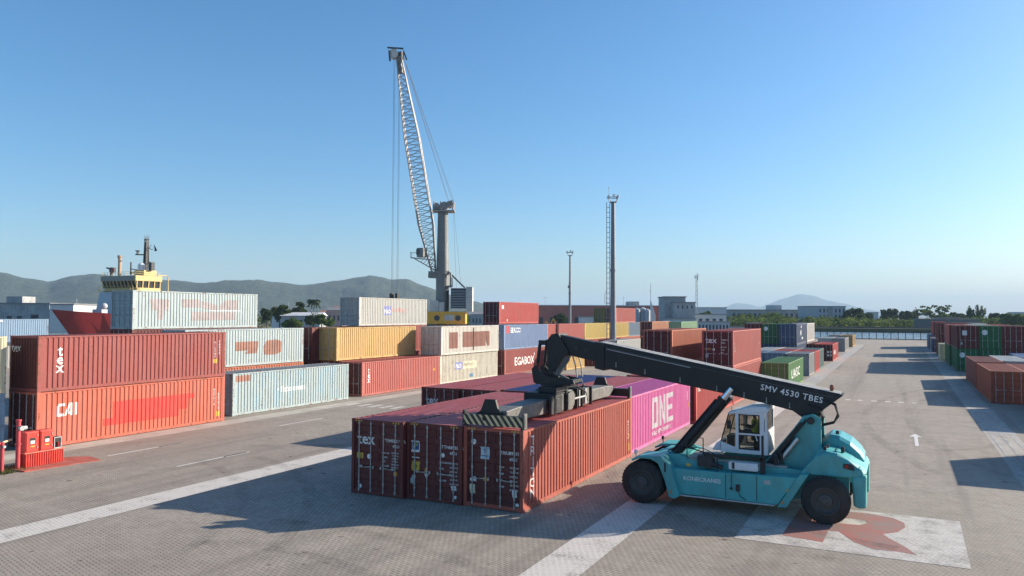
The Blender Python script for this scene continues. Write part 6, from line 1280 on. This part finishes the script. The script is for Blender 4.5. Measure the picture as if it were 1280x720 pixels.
building(8, 28, 371, 290, 8, 'roof_block', 'low roof block on the warehouse at the left edge', BG, None, (), 'building')
building(253, 266, 375, 330, 8, 'white_house', 'small white house just above the third tier container end', BW, BRF)
for px0, px1, yt, D, lab, wl_, rf, pt in ((340, 372, 391, 380, 'white roofed shed among the trees', BW, plain('white_sheet_roof', (0.7, 0.7, 0.7), 0.5), 1.5), (352, 400, 394, 340, 'long shed with pale roof below the trees', BG, plain('white_sheet_roof', (0.7, 0.7, 0.7), 0.5), 1.6), (408, 428, 387, 420, 'pink walled house with dark roof near the grey container', plain('far_pink_wall', (0.45, 0.28, 0.24), 0.8), BRF, 1.5), (400, 412, 390, 440, 'small house left of the pink walled one', BW, BTL, 1.2), (417, 426, 384, 460, 'taller white house behind the pink walled one', BW, BTL, 1.0), (588, 604, 392, 400, 'small dark house right of the crane', BG, BRF, 1.5), (340, 352, 386, 460, 'white cottage left in the trees', BW, BTL, 1.5)):
    building(px0, px1, yt, D, 12, 'house', lab, wl_, rf, ((0.35, 0.65, 3, 0.4, 0.1, 0.9),), 'house', 'houses beyond the quay', pitched=pt)
building(660, 815, 381.5, 420, 60, 'long_warehouse', 'long dull red warehouse with pale roof edge behind the small light pole', BRD, plain('pale_roof_edge', (0.5, 0.5, 0.5), 0.6), ((0.1, 0.45, 9, 0.45, 0.05, 0.95),), 'warehouse')
building(786, 799, 377, 440, 12, 'roof_block', 'small pale box on the roof of the long red warehouse', BG, None, (), 'building')
building(815, 832, 382, 430, 20, 'red_wall_building', 'short red walled building left of the silo block', BRD, BRF, ())
building(640, 662, 385, 400, 14, 'grey_shed', 'grey shed right of the red third tier container', BG, BRF, (), 'shed')
building(726, 742, 395.5, 300, 10, 'white_shed', 'low white shed left of the olive container', BW, BRF, ((0.2, 0.5, 2, 0.5, 0.05, 0.95),), 'shed')
t_, p, wl, zt = building(831, 857, 370.5, 330, 14, 'silo_block', 'weathered grey concrete silo block with small windows', BG, BRF, (), 'silo')
building(842, 869, 377.5, 326, 10, 'silo_annex', 'lower pale grey annex in front of the silo block', plain('pale_stained_concrete', (0.36, 0.37, 0.37), 0.8, 0, 0.25, 0.3, dirt=(0.22, 0.22, 0.22)), BRF, ((0.78, 0.88, 4, 0.28, 0.1, 0.95), (0.22, 0.45, 2, 0.2, 0.3, 0.9)), 'silo')
building(832, 869, 398, 318, 8, 'low_building', 'low pale wall building at the foot of the silo block', BMT, BRF, ())
building(868, 908, 384, 420, 25, 'white_hall', 'long pale hall right of the silo annex', BW, plain('pale_roof_edge', (0.5, 0.5, 0.5), 0.6), ())
building(870, 907, 392.5, 345, 12, 'long_low_building', 'long low white building with a row of dark windows', BW, BRF, ((0.3, 0.72, 4, 0.5, 0.04, 0.96),))
building(868, 912, 401.5, 300, 5, 'corrugated_shed', 'grey corrugated shed with strip windows beyond the pale green container', BMT, BRF, ((0.15, 0.7, 9, 0.5, 0.1, 0.98),), 'shed')
building(912, 948, 409, 290, 1.0, 'yard_wall', 'low grey wall left of the dark green containers', BG, None, (), 'wall')
building(940, 950, 403.5, 286, 5, 'kiosk', 'small white kiosk beside the dark green containers', BW, BRF, ((0.3, 0.6, 2, 0.4, 0.1, 0.9),), 'kiosk')
building(912, 1008, 387, 560, 20, 'long_flat_building', 'long flat dark building left of the three storey one', BG, BRF, ((0.45, 0.75, 14, 0.5, 0.02, 0.98),))
building(965, 977, 381.5, 570, 14, 'square_tower', 'square pale tower rising from the long flat building', BMT, None, (), 'tower')
t_, p, wl, zt = building(1008, 1057, 382.5, 520, 16, 'three_storey_building', 'three storey pale building with dark windows above the riverside trees', plain('pale_blue_wall', (0.40, 0.43, 0.46), 0.7, 0, 0.1, 0.2), BRF, ((0.68, 0.86, 7, 0.36, 0.3, 1.0), (0.38, 0.56, 7, 0.36, 0.3, 1.0)))
a = MB(); block(a, p-KY*0.2, wl*0.12, 0.15, zt*0.1, zt*0.95, wl*0.55); a.build('stairwell', BG, t_)
building(1090, 1098, 390, 700, 12, 'pale_block', 'pale block far behind the domed trees', BMT, BRF); building(1271, 1282, 390, 760, 14, 'pale_block', 'pale block far off at the right edge', BMT, BRF, ((0.2, 0.8, 3, 0.5, 0.1, 0.9),))
building(1165, 1225, 398.5, 430, 20, 'riverside_shed', 'low shed with grey roof behind the right hand containers', plain('shed_dark_wall', (0.14, 0.15, 0.15), 0.8), BRF, (), 'shed'); building(1180, 1200, 396.5, 440, 10, 'red_shed', 'small shed with red wall under the feathery tree', BRD, BRF, (), 'shed')
a = MB(); a.prism([(470, -1.9), (472, -1.9), (472, 0.9), (470, 0.9)], -330, 400, axis='x'); tag(a.build('river_wall', plain('dark_river_wall', (0.07, 0.072, 0.075), 0.9, 0, 0.3, 0.2)), 'long dark wall along the far river bank', 'wall')
# storage tanks, sail shaped mark, antennas
for px, yt, D, r, lab in ((796, 387, 350, 1.6, 'leftmost pale tank left of the silo block'), (803, 386, 352, 1.8, 'middle pale tank left of the silo block'), (809, 388, 350, 1.4, 'rightmost pale tank left of the silo block')):
    p = place(px, D); t = empty('storage_tank', tuple(p), lab, 'tank', 'storage tanks'); z = zat(px, yt, D); a = MB(); a.cyl((p.x, p.y, 0), (p.x, p.y, z), r, n=20); a.build('shell', BMT, t, smooth=True); a = MB(); a.cyl((p.x, p.y, z), (p.x, p.y, z+0.8), r, 0.2, n=20); a.build('lid', BMT, t)
p = place(813.5, 360); t = empty('sail_tower', tuple(p), 'white sail shaped tower with a thin spire left of the silo block', 'tower'); a = MB()
q = lambda u, d, z: tuple(p+KX*u+KY*d+Vector((0, 0, z)))
sl = [(0, 0), (2.4, 0), (2.4, 6.5), (1.6, 9.5), (0.5, 12.5), (0, 14)]; a.v += [q(u, 0, z) for u, z in sl]+[q(u, 1.5, z) for u, z in sl]; n6 = 6; a.f.append(tuple(range(6))); a.f.append(tuple(reversed(range(6, 12)))); a.mi += [0, 0]
for k in range(6): a.f.append((k, 6+k, 6+(k+1) % 6, (k+1) % 6)); a.mi.append(0)
a.build('sail', BW, t); a = MB(); a.tube([q(0.1, 0.7, 0), q(0.1, 0.7, 22)], 0.12, 6); a.box(q(0, .7, 0)[0]-.3, q(0, .7, 0)[0]+.5, q(0, .7, 0)[1]-.3, q(0, .7, 0)[1]+.3, 18.2, 18.6); a.build('spire', BW, t)
def lattice_mast(px, ytop, D, w0, label):
    p = place(px, D); t = empty('antenna_mast', tuple(p), label, 'antenna mast', 'antenna masts'); h_ = zat(px, ytop, D); a = MB(); n = max(4, int(h_/2.2)); prev = None
    for k in range(n+1):
        z = h_*k/n; w_ = w0*(1-0.55*k/n); cs = [Vector((p.x+dx*w_, p.y+dy*w_, z)) for dx, dy in ((-.5, -.3), (.5, -.3), (0, .55))]
        if prev:
            for i in range(3): a.bar(prev[i], cs[i], 0.13, 0.13); a.bar(prev[i], cs[(i+1) % 3], 0.07, 0.07)
        prev = cs
    a.build('lattice', plain('mast_steel', (0.35, 0.33, 0.32), 0.5, 0.2, 0.15), t); a = MB(); a.bar((p.x, p.y, h_), (p.x, p.y, h_*1.06), 0.08, 0.08)
    for dz, dx in ((0.96, 0.8), (0.93, -0.8), (0.9, 0.6)): a.box(p.x+dx-0.2, p.x+dx+0.2, p.y-0.3, p.y, h_*dz, h_*dz+1.6); a.bar((p.x, p.y, h_*dz+0.8), (p.x+dx, p.y, h_*dz+0.8), 0.08, 0.08)
    a.build('aerial', BMT, t)
lattice_mast(871, 343.5, 400, 1.6, 'lattice antenna mast right of the silo annex')
for px, yt, D, lab in ((681.5, 371, 430, 'thin pole left of the small light pole'), (779.5, 371, 440, 'thin pole on the skyline right of the tall light pole'), (824.5, 374, 420, 'thin pole between the sail tower and the silo block'), (96, 374, 300, 'thin lamp post by the ship bow'), (361, 377, 370, 'thin pale pole among the left trees')):
    p = place(px, D); t = empty('utility_pole', tuple(p), lab, 'pole', 'utility poles'); z = zat(px, yt, D); a = MB(); a.cyl((p.x, p.y, 0), (p.x, p.y, z), 0.16, 0.10, n=8); a.build('pole', BMT, t); a = MB(); a.bar((p.x-0.9, p.y, z-0.5), (p.x+0.9, p.y, z-0.5), 0.12, 0.12); a.build('crossarm', BMT, t)
# yellow loader working between the sheds
p = place(688, 290)
for k, (px, lab) in enumerate(((685, 'yellow excavator far behind the blue container, bucket lowered'), (694, 'second yellow excavator, right of the first, arm raised'))):
    p = place(px, 285+k*6); t = empty('excavator', tuple(p), lab, 'excavator', 'yellow excavators'); q = lambda u, d, z: tuple(p+KX*u+KY*d+Vector((0, 0, z)))
    a = MB(); block(a, p, 2.6, 2.0, 1.1, 2.3); block(a, p, 1.0, 1.2, 2.3, 3.4, 0.3); a.build('body', CYEL, t); a = MB(); block(a, p-KY*0.2, 3.0, 0.6, 0.0, 1.0); block(a, p+KY*1.6, 3.0, 0.6, 0.0, 1.0); a.build('track', DARK, t)
    a = MB(); a.bar(q(1.0, 0.8, 2.2), q(-0.6, 0.8, 4.6+k), 0.35, 0.4); a.bar(q(-0.6, 0.8, 4.6+k), q(-1.8, 0.8, 2.2+k), 0.28, 0.3); a.build('arm', CYEL, t); a = MB(); block(a, p+KX*-2.2+KY*0.4, 0.8, 0.8, 1.5+k, 2.3+k); a.build('bucket', DARK, t)

# ------------------------------------------------------------------ trees
LEAFM = [leaf_mat('leaves_dark', (0.036, 0.062, 0.022), (0.065, 0.100, 0.032)), leaf_mat('leaves_mid', (0.075, 0.125, 0.030), (0.13, 0.18, 0.045)), leaf_mat('leaves_light', (0.12, 0.165, 0.04), (0.19, 0.23, 0.055))]
BARK = plain('bark', (0.09, 0.07, 0.055), 0.9, 0, 0.3)
def clump(mb, c, rad, n, size, rr, sq=(1, 1, 0.8), shell=0.45):
    for _ in range(n):
        while True:
            d = Vector((rr.uniform(-1, 1), rr.uniform(-1, 1), rr.uniform(-1, 1)))
            if 0.02 < d.length < 1: break
        d = d.normalized()*(shell+(1-shell)*rr.random()**0.6)
        p = Vector((c[0]+d.x*rad*sq[0], c[1]+d.y*rad*sq[1], c[2]+d.z*rad*sq[2])); s = size*rr.uniform(0.6, 1.3)
        nrm = (d+Vector((rr.uniform(-.8, .8), rr.uniform(-.8, .8), rr.uniform(-.5, .9)))).normalized(); u = nrm.orthogonal().normalized(); v = nrm.cross(u); q = rr.uniform(0, 6.28); u, v = u*math.cos(q)+v*math.sin(q), v*math.cos(q)-u*math.sin(q)
        mb.quad(p-u*s-v*s*0.5, p+u*s*0.3-v*s*0.8, p+u*s+v*s*0.3, p-u*s*0.2+v*s*0.8)
def tree(px, ytop, D, wpx, label, mat=0, seed=1, kind='round', ybase=None):
    rr = random.Random(seed); p = place(px, D); H = zat(px, ytop, D); Wd = wpx/951.57*D/2
    t = empty('tree', tuple(p), label, 'tree', 'trees beyond the yard')
    a = MB(); a.tube([(p.x, p.y, 0), (p.x+0.1, p.y, H*0.3), (p.x-0.1, p.y, H*0.65)], [0.05*H**0.8, 0.04*H**0.8, 0.015*H**0.8], 7)
    for k in range(7):
        q = rr.uniform(0, 6.28); z = H*rr.uniform(0.25, 0.55); a.tube([(p.x, p.y, z), (p.x+math.cos(q)*Wd*0.35, p.y+math.sin(q)*Wd*0.35, z+H*0.14), (p.x+math.cos(q)*Wd*0.75, p.y+math.sin(q)*Wd*0.75, z+H*0.22)], [0.014*H, 0.009*H, 0.004*H], 5)
    a.build('trunk', BARK, t); a = MB()
    if kind == 'round':
        for k in range(26):
            q = rr.uniform(0, 6.28); r_ = Wd*math.sqrt(rr.random())*0.82; z = H*(0.42+0.5*rr.random()*(1-(r_/Wd)**2*0.6)); clump(a, (p.x+math.cos(q)*r_, p.y+math.sin(q)*r_, min(z, H-Wd*0.22)), Wd*rr.uniform(0.22, 0.36), 60, 0.10*Wd+0.15, rr)
    elif kind == 'feather':
        for k in range(34):
            q = rr.uniform(0, 6.28); r_ = Wd*math.sqrt(rr.random())*0.9; clump(a, (p.x+math.cos(q)*r_, p.y+math.sin(q)*r_, H*rr.uniform(0.45, 0.97)), Wd*0.16, 26, 0.06*Wd+0.1, rr, (1.3, 1.3, 0.5))
    elif kind == 'bare':
        for k in range(24):
            q = rr.uniform(-1, 1); b0 = Vector((p.x+rr.uniform(-.3, .3)*Wd, p.y, H*0.25)); tp = Vector((p.x, p.y, 0))+KX*Wd*q+Vector((0, 0, H*(1-abs(q)*0.25)*rr.uniform(0.7, 1)))
            for s_ in range(16):
                c_ = b0.lerp(tp, 0.25+0.75*s_/15); clump(a, c_, 0.5, 5, 0.32, rr)
    elif kind == 'palm':
        for k in range(18):
            q = k*2.4; tip = Vector((p.x+math.cos(q)*Wd, p.y+math.sin(q)*Wd, H*(0.82+0.12*math.sin(k*1.7)))); top = Vector((p.x, p.y, H*0.97))
            for s_ in range(9):
                u = s_/8; c_ = top.lerp(tip, u)+Vector((0, 0, 1.2*math.sin(u*2.4))); clump(a, c_, 0.4, 5, 0.35, rr)
    a.build('crown', LEAFM[mat], t)
TR = [(334, 381, 330, 16, 0, 'round', 'dark tree right beside the pale third tier container'), (350, 377.5, 345, 26, 0, 'round', 'broad dark tree left of the tall crowned one'), (374, 375, 350, 22, 0, 'round', 'tall dark tree topping the left group of trees'), (392, 377, 340, 16, 0, 'palm', 'palm like tree right of the tall dark tree'), (365, 398, 290, 26, 1, 'round', 'low bright tree in front of the pale sheds'), (402, 391, 300, 18, 1, 'round', 'bright round tree left of the grey third tier container'), (388, 392, 310, 14, 0, 'round', 'small dark tree beside the bright round one'), (412, 396, 320, 14, 1, 'round', 'low green tree under the pink walled house'),
      (700, 391, 360, 18, 0, 'round', 'dark bush tree before the red warehouse'), (882, 388.5, 380, 22, 1, 'round', 'green tree between the pale hall and the low building'), (850, 392, 370, 12, 0, 'round', 'dark tree beside the silo block'),
      (1067, 384, 510, 26, 0, 'round', 'dark dense tree right of the three storey building'), (1084, 390, 540, 18, 0, 'round', 'lower dark tree right of the dense one'), (1112, 384.5, 560, 22, 0, 'round', 'dark domed tree in the middle of the river skyline'), (1133, 387.5, 570, 22, 0, 'round', 'wide dark domed tree right of the first dome'), (1145, 383, 575, 8, 1, 'bare', 'thin leaning spiky tree between dome and feathery tree'),
      (1168, 381.5, 520, 36, 1, 'feather', 'tall feathery tree with see through crown'), (1190, 390, 560, 30, 0, 'round', 'dark tree behind the feathery one'), (1213, 380, 480, 10, 1, 'bare', 'left of the two spiky sparse trees'), (1224, 379, 480, 18, 1, 'bare', 'right and larger of the two spiky sparse trees'), (1246, 391, 500, 26, 0, 'round', 'dark tree left of the pointed one near the right edge'), (1256, 387, 470, 10, 0, 'round', 'pointed dark tree near the right edge'), (1268, 392, 450, 32, 1, 'round', 'big green tree at the right edge of the photo'), (1209, 393.5, 600, 30, 0, 'round', 'far dark tree below the spiky sparse trees'), (930, 393, 540, 34, 1, 'round', 'broad green tree below the long flat building'), (965, 392, 530, 40, 1, 'round', 'broad green tree below the square tower'), (1012, 396, 490, 24, 2, 'round', 'light green tree left below the three storey building'), (1044, 397, 490, 30, 1, 'round', 'green tree right below the three storey building')]
for k, (px, yt, D, wp, mt, kd, lab) in enumerate(TR): tree(px, yt, D, wp, lab, mt, 40+k, kd)
# mangrove thicket along the far bank, one mass
rr = random.Random(5); a = MB(); a.cur = 0
for k in range(420):
    px = rr.uniform(895, 1300); D = rr.uniform(455, 520); p = place(px, D); hh = rr.uniform(3.0, 6.2)+2.2*mnoise.noise(Vector((px*0.03, 1.3, 0))); a.cur = rr.choice((0, 1, 1, 2)); r_ = rr.uniform(2.0, 3.8)
    clump(a, (p.x, p.y, max(2.2, hh-r_*0.6)), r_, 46, 0.5, rr, (1.2, 1.0, 0.85)); clump(a, (p.x, p.y, 1.4), r_*0.9, 16, 0.6, rr, (1.3, 1.0, 0.8))
tag(a.build('mangrove_thicket', LEAFM), 'green mangrove thicket along the far river bank', 'thicket', kind='stuff')
# low scrub and trees along the skyline behind the port on the left and middle
rr = random.Random(8); a = MB()
for k in range(330):
    px = rr.choice((rr.uniform(-60, 460), rr.uniform(560, 900))); D = rr.uniform(430, 620); p = place(px, D); r_ = rr.uniform(2.5, 5); a.cur = rr.choice((0, 0, 1))
    clump(a, (p.x, p.y, r_*0.6+rr.uniform(0, 2.0)), r_, 30, 0.75, rr, (1.6, 1.0, 0.8))
tag(a.build('distant_scrub', LEAFM), 'dark belt of scrub far behind the port sheds', 'scrub', kind='stuff')
# small weeds by the right-hand containers
# ------------------------------------------------------------------ haze
HZ = bpy.data.materials.new('haze_air'); HZ.use_nodes = True; n = HZ.node_tree; n.nodes.clear()
pv = n.nodes.new('ShaderNodeVolumePrincipled'); pv.inputs['Color'].default_value = (0.58, 0.80, 1.0, 1); pv.inputs['Density'].default_value = 0.000095; pv.inputs['Anisotropy'].default_value = 0.0
ou = n.nodes.new('ShaderNodeOutputMaterial'); n.links.new(pv.outputs[0], ou.inputs['Volume'])
a = MB(); a.box(-19000, 19000, -3500, 19000, -3.8, 420); hz = a.build('haze', HZ); tag(hz, kind='stuff')
